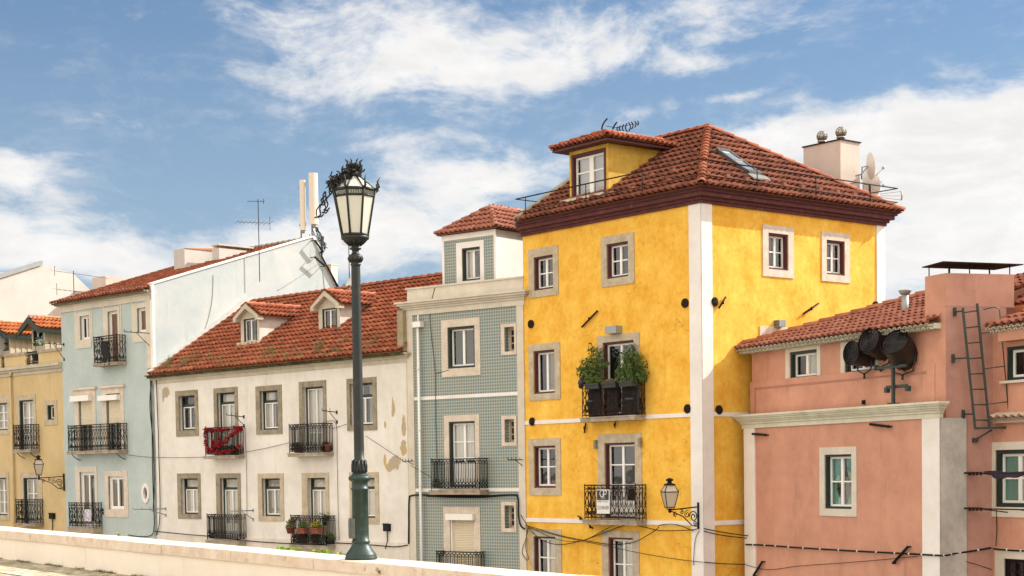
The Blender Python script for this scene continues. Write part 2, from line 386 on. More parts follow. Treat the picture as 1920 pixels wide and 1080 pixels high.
M['tile_orange'] = tile_mat('clay_tiles_orange', [(.17, .055, .03), (.26, .075, .038), (.32, .095, .046), (.38, .14, .075)], (.08, .04, .025), .45)
M['tile_brown'] = tile_mat('clay_tiles_brown', [(.10, .037, .025), (.155, .052, .032), (.20, .068, .04), (.26, .10, .058)], (.06, .028, .015), .45)
M['tile_salmon'] = tile_mat('clay_tiles_salmon', [(.25, .09, .058), (.32, .12, .078), (.38, .16, .11)], (.15, .07, .04), .3)
M['tile_bright'] = tile_mat('clay_tiles_bright', [(.42, .11, .04), (.50, .16, .06), (.52, .22, .09)], (.25, .13, .03), .35)
M['moss'] = stone('mossy_tile_edge', (.05, .045, .025), (.20, .17, .09), (.02, .02, .01), .7)
M['iron'] = simple('black_iron', (.007, .0075, .007), .6, var=.4, spec=.2)
M['rustiron'] = simple('rusty_iron', (.022, .012, .009), .8, var=.5, rust=(.07, .028, .014), spec=.2)
M['greeniron'] = simple('dark_green_iron', (.008, .014, .012), .55, var=.4, spec=.2)
M['galv'] = simple('grey_metal', (.30, .31, .31), .5, .3, var=.2)
M['dgreen'] = simple('dark_green_paint', (.012, .024, .018), .5, var=.3)
M['wpaint'] = simple('white_window_paint', (.76, .74, .70), .45, var=.06)
M['shutter'] = simple('cream_shutter', (.62, .54, .40), .6, var=.08)
M['pvc'] = simple('white_pvc', (.74, .72, .68), .4, var=.08)
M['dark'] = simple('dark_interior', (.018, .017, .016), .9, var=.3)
M['darkblue'] = simple('dark_blue_interior', (.02, .03, .06), .9, var=.3)
M['wood'] = simple('brown_wood', (.16, .075, .035), .6, var=.4, scale=3)
M['curtain'] = cloth('white_curtain', (.74, .70, .63))
M['curtaind'] = cloth('grey_curtain', (.42, .39, .34))
M['curtaing'] = cloth('green_curtain', (.20, .42, .36))
M['glass'] = glass('window_glass', (.86, .87, .86), .10)
M['glassr'] = glass('reflecting_glass', (.6, .62, .62), .22)
M['creamold'] = plaster('old_cream_moulding', (.40, .355, .27), (.52, .475, .38), None, (.16, .13, .07), .7, 1.4)
M['partywall'] = plaster('mossy_party_wall', (.22, .18, .10), (.33, .28, .18), None, (.08, .07, .03), .9, 2.5)
M['pinkmid'] = plaster('chimney_pink_render', (.42, .215, .16), (.53, .285, .215), (.54, .33, .26), (.27, .13, .08), .8, .8, fine=.07)  # right chimney face: part of the cool skylight tone put into the colour

# ---------------- the row of houses: one upright plane per facade, chained corner to corner ----------------
STREET = -4.5
def through(px, depth): r = ray(px, 760); return EYE + r*(depth/r.y)
pE = through(1318, 46.0)
FY = Frame(pE, R(-38.74)); FR = Frame(pE, R(51.26))
def chain(f, px, py, az):
    u, z = f.pix(px, py); return Frame(f.w(u, 0, 0), az)
FT = chain(FY, 985, 800, R(-51.1))          # tiled house; x = 0 at its right end
FW = chain(FT, 766, 800, R(-44.2))          # white house
FB = chain(FW, 291, 800, R(-45.3))          # pale blue house
FO = chain(FB, 121, 850, R(-45.3))          # ochre house
FK = Frame(through(1397, 46.6), R(-24))     # pink house; x = 0 at its left end
uY0 = FY.pix(985, 800)[0]; uR1 = FR.pix(1657, 500)[0]
uT0 = FT.pix(766, 800)[0]; uW0 = FW.pix(291, 800)[0]; uB0 = FB.pix(121, 850)[0]

def sheet(mb, u0, u1, z0, z1, holes, y=0, depth=.55):
    """wall face with real openings; each opening is a dark recess behind the window"""
    us = sorted({u0, u1, *[h[0] for h in holes], *[h[1] for h in holes]}); zs = sorted({z0, z1, *[h[2] for h in holes], *[h[3] for h in holes]})
    us = [u for u in us if u0 <= u <= u1]; zs = [z for z in zs if z0 <= z <= z1]
    for a, b in zip(us, us[1:]):
        for c, d in zip(zs, zs[1:]):
            if b-a < 1e-6 or d-c < 1e-6: continue
            mu, mz = (a+b)/2, (c+d)/2
            if any(h[0] < mu < h[1] and h[2] < mz < h[3] for h in holes): continue
            mb.mi = 0; mb.quad((a, y, c), (b, y, c), (b, y, d), (a, y, d))
    for a, b, c, d in holes:
        c = max(c, z0); d = min(d, z1); e = .2
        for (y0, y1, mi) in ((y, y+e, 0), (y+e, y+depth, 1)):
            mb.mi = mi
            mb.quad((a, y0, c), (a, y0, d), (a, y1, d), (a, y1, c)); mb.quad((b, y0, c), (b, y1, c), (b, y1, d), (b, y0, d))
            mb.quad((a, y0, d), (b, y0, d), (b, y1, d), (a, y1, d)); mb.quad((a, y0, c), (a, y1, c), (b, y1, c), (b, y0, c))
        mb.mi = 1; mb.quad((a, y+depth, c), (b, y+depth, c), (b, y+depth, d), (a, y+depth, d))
    mb.mi = 0
def ring(mb, a, b, c, d, w, y0, y1, wb=None):
    wb = w if wb is None else wb
    mb.box(a, a+w, y0, y1, c, d); mb.box(b-w, b, y0, y1, c, d); mb.box(a+w, b-w, y0, y1, d-w, d)
    if wb > 0: mb.box(a+w, b-w, y0, y1, c, c+wb)
def window(root, fr, s, o, case='maroon', sash='wpaint', rows=(.5,), cols=2, sur='stone', curtain=None, pane='glass', y=0, dep=.13, cdeep=True,
           shutter=None, transom=None, panel=0, cw=.055, label=None, sill=False, curfrac=1.0, name='window', sashw=.05, cent=.085, rect=False):
    """one window with its stone surround, painted frame, casement sashes, panes and curtain.
       s / o: outer surround and opening, measured on the facade; returns the opening for the wall"""
    a, b, c, d = o if rect else fr.rect(o)
    mb = MB(fr)
    y0 = y+(.015 if cdeep else dep-.03)
    ring(mb, a, b, c, d, cw, y0, y+dep+.06)
    if transom:
        zt = d-(d-c)*transom; mb.box(a+cw, b-cw, y+dep-.02, y+dep+.06, zt-.045, zt+.045)
    w = mb.build(name, M[case], root)
    if label: w['label'] = label
    if s:
        S = s if rect else fr.rect(s); q = MB(fr)
        q.box(S[0], a, y-.028, y+.06, S[2], S[3]); q.box(b, S[1], y-.028, y+.06, S[2], S[3])
        q.box(a, b, y-.030, y+.06, d, S[3])
        if S[2] < c-.02: q.box(a, b, y-.030, y+.06, S[2], c)
        q.build('surround', M[sur], w)
    ia, ib, ic, id_ = a+cw, b-cw, c+cw, d-cw
    if transom: itop = zt-.045
    else: itop = id_
    q = MB(fr); yy = y+dep
    def leafs(z0, z1, lows):
        ring(q, ia+.004, ib-.004, z0+.004, z1-.004, sashw, yy, yy+.045)
        n = cols
        for k in range(1, n):
            x = ia+(ib-ia)*k/n; q.box(x-cent/2, x+cent/2, yy-.008, yy+.05, z0+.004+sashw, z1-.004-sashw)
        for r_ in lows:
            z = z1-(z1-z0)*r_
            for k in range(n):
                xa = ia+(ib-ia)*k/n+(cent/2 if k else sashw); xb = ia+(ib-ia)*(k+1)/n-(cent/2 if k < n-1 else sashw)
                q.box(xa, xb, yy+.004, yy+.04, z-.018, z+.018)
        if panel > 0:
            zp = z0+(z1-z0)*panel; q.box(ia+sashw, ib-sashw, yy+.012, yy+.036, z0+sashw, zp)
    leafs(ic, itop, rows)
    if sash: q.build('sash', M[sash], w)
    if transom:
        pass
    g = MB(fr); g.quad((ia+.01, yy+.03, ic+.01), (ib-.01, yy+.03, ic+.01), (ib-.01, yy+.03, id_-.01), (ia+.01, yy+.03, id_-.01)); g.build('pane', M[pane], w)
    if curtain:
        k = MB(fr); ns = 48; yc = yy+.075; k.sm = True
        spans = {'full': [(0, 1)], 'sides': [(0, .36), (.64, 1)], 'right': [(.5, 1)], 'left': [(0, .55)], 'tied': [(0, .42), (.58, 1)]}[curtain[0]]
        zb = id_-(id_-ic)*curfrac
        for (f0, f1) in spans:
            rings_ = []
            lv = 7
            for j in range(lv+1):
                t = j/lv; row = []
                for i in range(ns+1):
                    f = i/ns
                    if curtain[0] == 'tied':
                        pinch = 1-.62*math.exp(-((t-.62)/.2)**2)
                        x = f0+(f1-f0)*f*pinch if f0 == 0 else f1-(f1-f0)*(1-f)*pinch
                    else: x = f0+(f1-f0)*f
                    row.append(k.v(ia+(ib-ia)*x, yc+.022*math.sin(f*(f1-f0)*70+3*f0)+.008*math.sin(f*31+t*3), id_-(id_-zb)*t))
                rings_.append(row)
            for A, B in zip(rings_, rings_[1:]):
                for i in range(ns): k.f([A[i], A[i+1], B[i+1], B[i]])
        k.build('curtain', M[curtain[1]], w)
    if shutter:
        fz = shutter; k = MB(fr); zs_ = id_-(id_-ic)*fz; n = max(4, int((id_-zs_)/.055)); h = (id_-zs_)/n
        for i in range(n):
            z = zs_+i*h; k.prismx([(yy-.03, z), (yy-.045, z+h*.5), (yy-.03, z+h*.96), (yy-.01, z+h*.96), (yy-.01, z)], ia, ib)
        k.build('roller_shutter', M['shutter'], w)
    if sill:
        k = MB(fr); k.box(a-.08, b+.08, y-.09, y+dep, c-.06, c+.004); k.build('sill', M[sur], w)
    return (a, b, c, d)

def spiral(mb, c, r, t0, turns, y, rad, flip=1, n=18):
    pts = []
    for i in range(n+1):
        f = i/n; a = t0+flip*turns*2*math.pi*f; rr = r*(1-.78*f)
        pts.append((c[0]+rr*math.cos(a), y, c[1]+rr*math.sin(a)))
    mb.tube(pts, rad, 4, cap=False)
def circle(mb, c, rx, rz, y, rad, n=12):
    mb.tube([(c[0]+rx*math.cos(2*math.pi*i/n), y, c[1]+rz*math.sin(2*math.pi*i/n)) for i in range(n+1)], rad, 4, cap=False)
def remap(fr, base, kind):
    pass
class Bent:
    """rail layout frame: runs along the front of a balcony, then its two ends"""
    def __init__(s, fr, O, d): s.fr, s.Ol, s.dl = fr, O, d
    def w(s, u, y, z): return s.fr.w(s.Ol[0]+s.dl[0]*u-s.dl[1]*y, s.Ol[1]+s.dl[1]*u+s.dl[0]*y, z)
def railing_side(mb, L, z0, h, style, r=.018):
    """bars from x=0..L at y=0"""
    z1 = z0+h
    if style == 'scroll': r = .0125
    mb.box(0, L, -.022, .022, z1-.018, z1+.018); mb.box(0, L, -.012, .012, z0+.05, z0+.075)
    if style == 'bars':
        n = max(2, round(L/.15)); st = L/n
        mb.box(0, L, -.01, .01, z0+.225, z0+.245); mb.box(0, L, -.01, .01, z1-.16, z1-.145)
        for i in range(n+1):
            x = i*st; mb.bar((x, 0, z0+.06), (x, 0, z1-.15), r)
            if i < n:
                mb.tube([(x, 0, z1-.15), (x+st*.14, 0, z1-.08), (x+st*.5, 0, z1-.035), (x+st*.86, 0, z1-.08), (x+st, 0, z1-.15)], r*.8, 4, cap=False)
                mb.bar((x, 0, z0+.07), (x+st, 0, z0+.23), r*.7); mb.bar((x+st, 0, z0+.07), (x, 0, z0+.23), r*.7)
                mb.lathe((x+st/2, 0, z0+.245), [(0, .012), (.03, .024), (.07, .012), (.1, .02), (.13, .008)], 6)
                mb.bar((x+st/2, 0, z0+.36), (x+st/2, 0, z1-.04), r*.6)
    elif style == 'plain':
        n = max(2, round(L/.10)); st = L/n
        mb.box(0, L, -.01, .01, z1-.15, z1-.13)
        for i in range(n+1):
            x = i*st; mb.bar((x, 0, z0+.06), (x, 0, z1-.01), r)
            if i < n:
                circle(mb, (x+st/2, z1-.075), st*.42, .052, 0, r*.6, 8); circle(mb, (x+st/2, z0+.14), st*.4, .06, 0, r*.6, 8)
    elif style == 'scroll':
        n = max(2, round(L/.20)); st = L/n
        for i in range(n):
            x = i*st+st/2; k = st*.46
            spiral(mb, (x-k*.5, z1-.10), k*.55, math.pi/2, 1.1, 0, r*.75, 1); spiral(mb, (x+k*.5, z1-.10), k*.55, math.pi/2, 1.1, 0, r*.75, -1)
            circle(mb, (x, z1-.27), k*.62, .10, 0, r*.8)
            circle(mb, (x, z1-.50), k*.62, .12, 0, r*.8)
            mb.tube([(x-k, 0, z1-.18), (x-k*.4, 0, z1-.385), (x-k, 0, z1-.60)], r*.8, 4, cap=False); mb.tube([(x+k, 0, z1-.18), (x+k*.4, 0, z1-.385), (x+k, 0, z1-.60)], r*.8, 4, cap=False)
            spiral(mb, (x-k*.52, z0+.20), k*.6, -math.pi/2, 1.3, 0, r*.85, -1); spiral(mb, (x+k*.52, z0+.20), k*.6, -math.pi/2, 1.3, 0, r*.85, 1)
            mb.tube([(x-k, 0, z1-.60), (x-k*.2, 0, z0+.32), (x, 0, z0+.20)], r*.8, 4, cap=False); mb.tube([(x+k, 0, z1-.60), (x+k*.2, 0, z0+.32), (x, 0, z0+.20)], r*.8, 4, cap=False)
            circle(mb, (x, z0+.115), k*.4, .05, 0, r*.7, 8)
        for x in (0, L/3, 2*L/3, L): mb.bar((x, 0, z0), (x, 0, z1+.02), r*1.3)
def balcony(root, fr, xl, xr, ytop, ybot, yslab, p=.35, style='bars', mat='iron', slabmat='slab', off=0, thick=None, label=None, braces=True):
    """xl: front-left corner, xr: right end at the wall; heights read at the left front corner"""
    u0, zt = fr.pix(xl, ytop, off-p); u1, _ = fr.pix(xr, ytop, off)
    _, zb = fr.pix(xl, ybot, off-p); _, zs = fr.pix(xl, yslab, off-p)
    s = MB(fr); e = .05
    s.box(u0-e, u1+e, off-p-e, off, zs, zb); s.box(u0-e-.02, u1+e+.02, off-p-e-.02, off-.001, zb-.035, zb-.001)
    o = s.build('balcony', M[slabmat], root)
    if label: o['label'] = label
    r = MB(Bent(fr, (u0, off-p), (1, 0))); railing_side(r, u1-u0, zb, zt-zb, style)
    for (uu) in (u0, u1):
        r2 = MB(Bent(fr, (uu, off-p), (0, 1))); railing_side(r2, p, zb, zt-zb, style)
        k = len(r.V); r.V += r2.V; r.F += [tuple(i+k for i in f) for f in r2.F]; r.MI += r2.MI; r.S += r2.S; r.UV += r2.UV
    rr = MB(fr)
    for uu in (u0, u1): rr.bar((uu, off-p, zb), (uu, off-p, zt+.05), .018)
    k = len(r.V); r.V += rr.V; r.F += [tuple(i+k for i in f) for f in rr.F]; r.MI += rr.MI; r.S += rr.S; r.UV += rr.UV
    r.build('railing', M[mat], o)
    if braces:
        b = MB(fr)
        for uu in (u0+.18, u1-.18): b.tube([(uu, off-p+.02, zs+.01), (uu, off-p*.5, zs-.16), (uu, off, zs-.26)], .018, 4)
        b.build('bracket', M[mat], o)
    return u0, u1, zb, zt, o

def roof_tiles(mb, P0, S, T, poly, w=.24, h=.38, amp=.06, lip=.06, sub=8):
    """curved clay tiles on the plane P0 + s*S + t*T (frame-local vectors); poly convex in (s, t)"""
    P0, S, T = Vector(P0), Vector(S).normalized(), Vector(T).normalized(); Nn = S.cross(T).normalized()
    if Nn.z < 0: Nn = -Nn
    ts = [p[1] for p in poly]; t0, t1 = min(ts), max(ts)
    def span(t):
        t = min(max(t, t0+1e-5), t1-1e-5); xs = []
        for (a, b) in zip(poly, poly[1:]+poly[:1]):
            if (a[1]-t)*(b[1]-t) <= 0 and abs(a[1]-b[1]) > 1e-9: xs.append(a[0]+(b[0]-a[0])*(t-a[1])/(b[1]-a[1]))
        return min(xs), max(xs)
    smin = min(p[0] for p in poly); smax = max(p[0] for p in poly)
    j0, j1 = math.floor(smin/w*sub), math.ceil(smax/w*sub); n = math.ceil((t1-t0)/h-1e-6)
    rnd = random.Random(int(abs(P0.x*100))+3)
    prevtop = None
    b0 = mb.sm; mb.sm = False; mb.f([mb.v(*(P0+S*p[0]+T*p[1]-Nn*.02)) for p in poly], [(0.3, 0.95)]*len(poly)); mb.sm = b0
    sm0 = mb.sm; mb.sm = True
    for k in range(n):
        ta, tb = t0+k*h, min(t1, t0+(k+1)*h); jit = {}
        rowA, rowB = [], []
        for j in range(j0, j1+1):
            s_ = j*w/sub
            ph = (s_/w) % 1.0; cor = amp*max(0., math.cos(2*math.pi*ph)*.62+.38)**.75       # crest at whole cells
            cell = math.floor(s_/w+.5)
            if cell not in jit: jit[cell] = (rnd.uniform(-.004, .006), rnd.uniform(-.014, .014))
            jz, jt = jit[cell]
            for row, t, L in ((rowA, ta, lip), (rowB, tb, 0)):
                lo, hi = span(t); sc_ = min(max(s_, lo), hi)
                tt = t+(jt if (t > t0+.01 and t < t1-.01) else 0)
                q = P0+S*sc_+T*tt+Nn*(cor+L+jz); row.append((mb.v(*q), s_/w, sc_))
        ids = range(len(rowA)-1)
        for i in ids:
            if rowA[i][2] == rowA[i+1][2] and rowB[i][2] == rowB[i+1][2]: continue
            mb.f([rowA[i][0], rowA[i+1][0], rowB[i+1][0], rowB[i][0]], [(rowA[i][1], k), (rowA[i+1][1], k), (rowA[i+1][1], k+.999), (rowA[i][1], k+.999)])
        # lip: the thin tile edge, then the hollow beneath it running back under the tile
        nw = mb.fr.w(*Nn)-mb.fr.w(0, 0, 0); tw = mb.fr.w(*T)-mb.fr.w(0, 0, 0)
        edge, low = [], []
        for i in range(len(rowA)):
            v = mb.V[rowA[i][0]]; edge.append(mb.vw(v-nw*.018)); low.append(mb.vw(v-nw*(lip+.02)+tw*.07))
        mb.sm = False
        for i in ids:
            if rowA[i][2] == rowA[i+1][2]: continue
            uv = [(rowA[i][1], k), (rowA[i+1][1], k), (rowA[i+1][1], k+.9), (rowA[i][1], k+.9)]
            mb.f([edge[i], edge[i+1], rowA[i+1][0], rowA[i][0]], uv); mb.f([low[i], low[i+1], edge[i+1], edge[i]], uv)
        mb.sm = True
    mb.sm = sm0
def caps(mb, p, q, r=.11, L=.38, up=(0, 0, 1), seg=7):
    """overlapping half-round ridge tiles from p to q (frame-local)"""
    p, q = Vector(p), Vector(q); n = max(1, round((q-p).length/L)); d = (q-p)/n; t = d.normalized(); up = Vector(up); sd_ = t.cross(up).normalized(); up = sd_.cross(t).normalized()
    sm0 = mb.sm; mb.sm = True
    for i in range(n):
        a = p+d*i-d*.06; b = p+d*(i+1); ra, rb = r*1.12, r*.86; A, B, Cc = [], [], []
        for k in range(seg+1):
            th = math.pi*k/seg
            A.append(mb.v(*(a+sd_*ra*math.cos(th)+up*(ra*.85*math.sin(th)+.015)))); B.append(mb.v(*(b+sd_*rb*math.cos(th)+up*(rb*.85*math.sin(th)))))
            Cc.append(mb.v(*(a+sd_*(ra-.02)*math.cos(th)+up*((ra-.02)*.85*math.sin(th)+.01))))
        for k in range(seg):
            mb.f([A[k], A[k+1], B[k+1], B[k]], [(i*3+.1, k*.1)]*4); mb.f([Cc[k], Cc[k+1], A[k+1], A[k]], [(i*3+.1, k*.1)]*4)
    mb.sm = sm0
def eave_strip(mb, x0, x1, y, z, w=.21, n=5, r=.06, d=.18):
    """row of half-round tile ends along an eave"""
    k = int((x1-x0)/w)
    for i in range(k):
        c = x0+(i+.5)*(x1-x0)/k; pts = [(c+r*1.25*math.cos(math.pi*j/n), z+r*math.sin(math.pi*j/n)) for j in range(n+1)]
        inn = [(c+(r-.018)*1.25*math.cos(math.pi*j/n), z+(r-.018)*math.sin(math.pi*j/n)) for j in range(n+1)]
        for j in range(n):
            mb.quad((pts[j][0], y, pts[j][1]), (pts[j+1][0], y, pts[j+1][1]), (pts[j+1][0], y+d, pts[j+1][1]), (pts[j][0], y+d, pts[j][1]))
            mb.quad((inn[j][0], y, inn[j][1]), (inn[j+1][0], y, inn[j+1][1]), (pts[j+1][0], y, pts[j+1][1]), (pts[j][0], y, pts[j][1]))
def zat(fr, px, py, off=0): return fr.pix(px, py, off)[1]
def uat(fr, px, py=800, off=0): return fr.pix(px, py, off)[0]
def moulding(root, fr, x0, x1, z0, z1, prof, mat, name='cornice', ends=True):
    """prof: list of (out, h) fractions, stacked bands from z0 to z1"""
    q = MB(fr); n = len(prof); z = z0; tot = sum(h for _, h in prof)
    for o_, h in prof:
        hh = (z1-z0)*h/tot; q.box(x0-(o_ if ends else 0), x1+(o_ if ends else 0), -o_, .05, z, z+hh-.0005); z += hh
    return q.build(name, M[mat], root)

# ================= the ground =================
PW = Frame(through(500, 23.3), R(-36.4))
u_l, z_l = PW.pix(0, 993.4); u_r, z_r = PW.pix(1150, 1095)
zA = PW.pix(500, 1037.7)[1]; slope = (z_l-zA)/(u_l-PW.pix(500, 1037.7)[0])
u_5 = PW.pix(500, 1037.7)[0]
def ztop(u): return zA+slope*(u-u_5)
hb = ztop(u_l)-PW.pix(0, 1047.3)[1]
def ground():
    g = MB(); g.poly([(-3000, -3000, STREET), (3000, -3000, STREET), (3000, 3000, STREET), (-3000, 3000, STREET)])
    m, nt, b = nmat('lower_street'); k = NB(nt); co = k.n('ShaderNodeTexCoord').outputs['Object']
    nt.links.new(k.ramp(k.noise(co, .3, 5), [(.3, (.10, .09, .075)), (.7, (.17, .15, .13))]), b.inputs['Base Color']); b.inputs['Roughness'].default_value = .9
    tag(g.build('ground', m), kind='structure')
    # upper terrace where the viewer stands: cobbles running up to the parapet
    m, nt, b = nmat('cobbles'); k = NB(nt); co = k.n('ShaderNodeTexCoord').outputs['Object']
    mp = k.n('ShaderNodeMapping'); mp.inputs['Rotation'].default_value = (0, 0, R(20)); nt.links.new(co, mp.inputs[0])
    v = k.n('ShaderNodeTexVoronoi', feature='DISTANCE_TO_EDGE'); v.inputs['Scale'].default_value = 9; v.inputs['Randomness'].default_value = .45; nt.links.new(mp.outputs[0], v.inputs['Vector'])
    vc = k.n('ShaderNodeTexVoronoi'); vc.inputs['Scale'].default_value = 9; vc.inputs['Randomness'].default_value = .45; nt.links.new(mp.outputs[0], vc.inputs['Vector'])
    sp = k.n('ShaderNodeSeparateXYZ'); nt.links.new(vc.outputs['Color'], sp.inputs[0])
    col = k.ramp(sp.outputs[0], [(0, (.24, .20, .12)), (.5, (.42, .36, .24)), (1, (.58, .51, .38))])
    jn = k.sstep(v.outputs[0], .01, .045)
    grass = k.sstep(k.noise(co, 1.1, 6, .7), .46, .6)
    joint = k.mix(grass, (.10, .085, .05), (.09, .13, .02)); col = k.mix(jn, joint, col)
    col = k.mix(k.m('MULTIPLY', k.sstep(k.noise(co, .45, 5, .65), .5, .66), .5), col, (.13, .13, .045))
    nt.links.new(col, b.inputs['Base Color']); b.inputs['Roughness'].default_value = .9; k.bump(b, jn, 1.0, .06)
    g = MB(PW); a, bb = -60, 40
    def zb(u): return ztop(u)-hb
    g.box(a, bb, -60, .3, STREET-.5, STREET-.1)
    q = MB(PW); q.poly([(a, -60, zb(a)), (bb, -60, zb(bb)), (bb, .25, zb(bb)), (a, .25, zb(a))])
    q.poly([(a, .25, zb(a)), (bb, .25, zb(bb)), (bb, .25, STREET-.2), (a, .25, STREET-.2)])
    tag(q.build('terrace', m), kind='structure')
    # pale painted kerb line crossing the lower left corner
    r = MB(PW); ul, _ = PW.pix(0, 1076, -1.6)
    k0 = -1.32
    r.poly([(ul-12, k0-.12, zb(ul-12)+.012), (ul+3.2, k0-.12, zb(ul+3.2)+.012), (ul+3.2, k0, zb(ul+3.2)+.012), (ul-12, k0, zb(ul-12)+.012)])
    tag(r.build('kerb', simple('kerb_paint', (.55, .53, .38), .8, var=.3, scale=6)), kind='structure')
    # parapet wall
    root = thing('parapet_wall', PW, 0, 0, zb(0), 'long low cream wall with pale stone coping in front of the houses', 'wall')
    WT = .62; q = MB(PW); Z = .155
    q.sm = False
    us = [a+i*(bb-a)/100 for i in range(101)]
    for s, t in zip(us, us[1:]):
        q.poly([(s, 0, zb(s)-.3), (t, 0, zb(t)-.3), (t, 0, ztop(t)-Z+.02), (s, 0, ztop(s)-Z+.02)])
        q.poly([(s, WT-.04, STREET), (t, WT-.04, STREET), (t, WT-.04, ztop(t)-Z+.02), (s, WT-.04, ztop(s)-Z+.02)])
    q.build('wall_face', M['parapet'], root)
    rnd = random.Random(4); u = a; q = MB(PW)
    while u < bb:
        L = rnd.uniform(.95, 1.35); e = u+L-.008; j = rnd.uniform(-.006, .006); y0 = -.035+j; zz = rnd.uniform(-.005, .005)
        q.mi = 0
        P = [(u, y0, ztop(u)-Z), (e, y0, ztop(e)-Z), (e, WT, ztop(e)-Z), (u, WT, ztop(u)-Z), (u, y0, ztop(u)+zz), (e, y0, ztop(e)+zz), (e, WT, ztop(e)+zz), (u, WT, ztop(u)+zz)]
        i = [q.v(*p) for p in P]
        for f in ((0, 1, 5, 4), (1, 2, 6, 5), (2, 3, 7, 6), (3, 0, 4, 7), (3, 2, 1, 0), (4, 5, 6, 7)): q.f([i[k] for k in f])
        u += L
    q.build('coping', M['coping'], root)
M['parapet'] = plaster('parapet_paint', (.80, .72, .61), (.86, .79, .69), (.88, .83, .75), (.46, .36, .24), .55, .6, streak=.7, fine=.08)
M['coping'] = stone('coping_stone', (.62, .49, .38), (.74, .64, .54), (.33, .20, .12), .65)
ground()

# ================= yellow corner house =================
def yellow_house():
    root = thing('town_house', FY, uY0, 0, STREET, 'tall yellow corner house with white corner strips, maroon eaves and brown tiled hip roof', 'house', 'painted town houses in the row')
    zc = (zat(FY, 1293.7, 385.3)+zat(FY, 975.7, 444.2))/2     # top of wall
    H = []
    def w(*a, **k): h = window(root, *a, **k); H.append(h); return h
    w(FY, (992, 1047.5, 464, 556), (1001.9, 1037.8, 480, 543))
    w(FY, (1127.8, 1189.9, 440, 535), (1138.5, 1178.8, 455, 520.7))
    w(FY, (992.5, 1051, 643.8, 750), (1001.4, 1041, 656.8, 737.7), rows=(), curtain=('right', 'curtaind'))
    w(FY, (1120.9, 1200.3, 626.5, 783), (1131.5, 1190, 640, 779), rows=(), name='balcony_door')
    w(FY, (992.5, 1052, 822, 929), (1002, 1042.8, 835.8, 914.7))
    w(FY, (1122.5, 1204.4, 813, 974), (1135, 1192, 830, 972), rows=(.28, .56), panel=.22, name='balcony_door')
    w(FY, (992.8, 1053.9, 992, 1098), (1002, 1042.8, 1006, 1086), curtain=('right', 'curtain'))
    w(FY, (1130, 1199.4, 995, 1110), (1142, 1188.3, 1008, 1109), curtain=('right', 'curtain'))
    q = MB(FY); sheet(q, uY0, 0, STREET, zc+.1, H); q.build('wall', [M['yellow'], M['dark']], root)
    H2 = []
    for s, o in (((1429.6, 1487.4, 424, 520), (1440, 1477, 438.4, 506)), ((1539.9, 1592.6, 436, 529), (1549, 1583, 451.4, 515.7)), ((1424.3, 1482, 613, 715), (1435, 1473, 627, 702))):
        H2.append(window(root, FR, s, o, sur='stonepale'))
    q = MB(FR); sheet(q, 0, uR1, STREET, zc+.1, H2)
    D = -uY0
    q.poly([(uR1, 0, STREET), (uR1, D, STREET), (uR1, D, zc+.1), (uR1, 0, zc+.1)]); q.poly([(uR1, D, STREET), (0, D, STREET), (0, D, zc+.1), (uR1, D, zc+.1)])
    q.build('wall', [M['yellow'], M['dark']], root)
    q = MB(FY); q.poly([(uY0, 0, STREET), (uY0, uR1, STREET), (uY0, uR1, zc+.1), (uY0, 0, zc+.1)]); q.build('wall', M['offwhite'], root)
    # corner strips
    cp = uat(FY, 1296); q = MB(FY); q.box(cp, .03, -.03, .0, STREET, zc); q.build('corner_strip', M['offwhite'], root)
    cr = uat(FR, 1337); q = MB(FR); q.box(-.03, cr, -.032, .0, STREET, zc); q.build('corner_strip', M['offwhite'], root)
    ce = uat(FR, 1643, 500); q = MB(FR); q.box(ce, uR1+.03, -.03, .0, STREET, zc); q.build('corner_strip', M['offwhite'], root)
    # string courses
    for y0, y1 in ((781.5, 789), (974, 982)):
        z1, z0 = zat(FY, 1141, y0), zat(FY, 1141, y1)
        q = MB(FY); q.box(uY0+.0, cp, -.028, 0, z0, z1); q.build('string_course', M['offwhite'], root)
        q = MB(FR); q.box(cr, ce, -.027, 0, z0, z1); q.build('string_course', M['offwhite'], root)
    # cornice
    ze = zc+.33
    pr = [(.07, .3), (.13, .3), (.24, .4), (.30, .35)]
    z = zc
    q = MB(FY); q2 = MB(FR)
    for o_, h in pr:
        hh = .40*h/1.35; q.box(uY0-.02, o_, -o_, 0, z, z+hh-.0005); q2.box(0, uR1+o_, -o_+.001, 0, z, z+hh-.0005); z += hh
    q.build('cornice', M['maroon_worn'], root); q2.build('cornice', M['maroon_worn'], root)
    # roof: hip end over the right front, ridge parallel to the left front
    OV = .42; half = uR1/2; run = half+OV; zr0 = zc+.40; ax = -3.55              # apex along FY
    azp = zat(Frame(FY.w(ax, half, 0), FY.az), 1335, 240); rise = azp-zr0; pl = math.hypot(run, rise)
    # left slope, (s along FY)
    T = Vector((0, run, rise)); sl = uY0+.12
    q = MB(FY); roof_tiles(q, (0, -OV, zr0), (1, 0, 0), T, [(sl, 0), (OV, 0), (ax, pl), (sl, pl)], w=.235, h=.42, amp=.06, lip=.07)
    a, b = (OV, -OV, zr0+.04), (ax, half, azp+.05)
    roof = q.build('roof', M['tile_brown'], root)
    # hip end: local vectors along FR, expressed in FY: FR.d = FY +y, outward = +x
    run2 = OV-ax; pl2 = math.hypot(run2, rise)
    q = MB(FY); roof_tiles(q, (OV, 0, zr0), (0, 1, 0), Vector((-run2, 0, rise)), [(-OV, 0), (uR1+OV, 0), (half, pl2)], w=.235, h=.42, amp=.06, lip=.07)
    roof_tiles(q, (0, uR1+OV, zr0), (-1, 0, 0), Vector((0, -run, rise)), [(-OV, 0), (-sl, 0), (-sl, pl), (-ax, pl)], w=.235, h=.42, amp=.06, lip=.07)
    q.build('roof', M['tile_brown'], root)
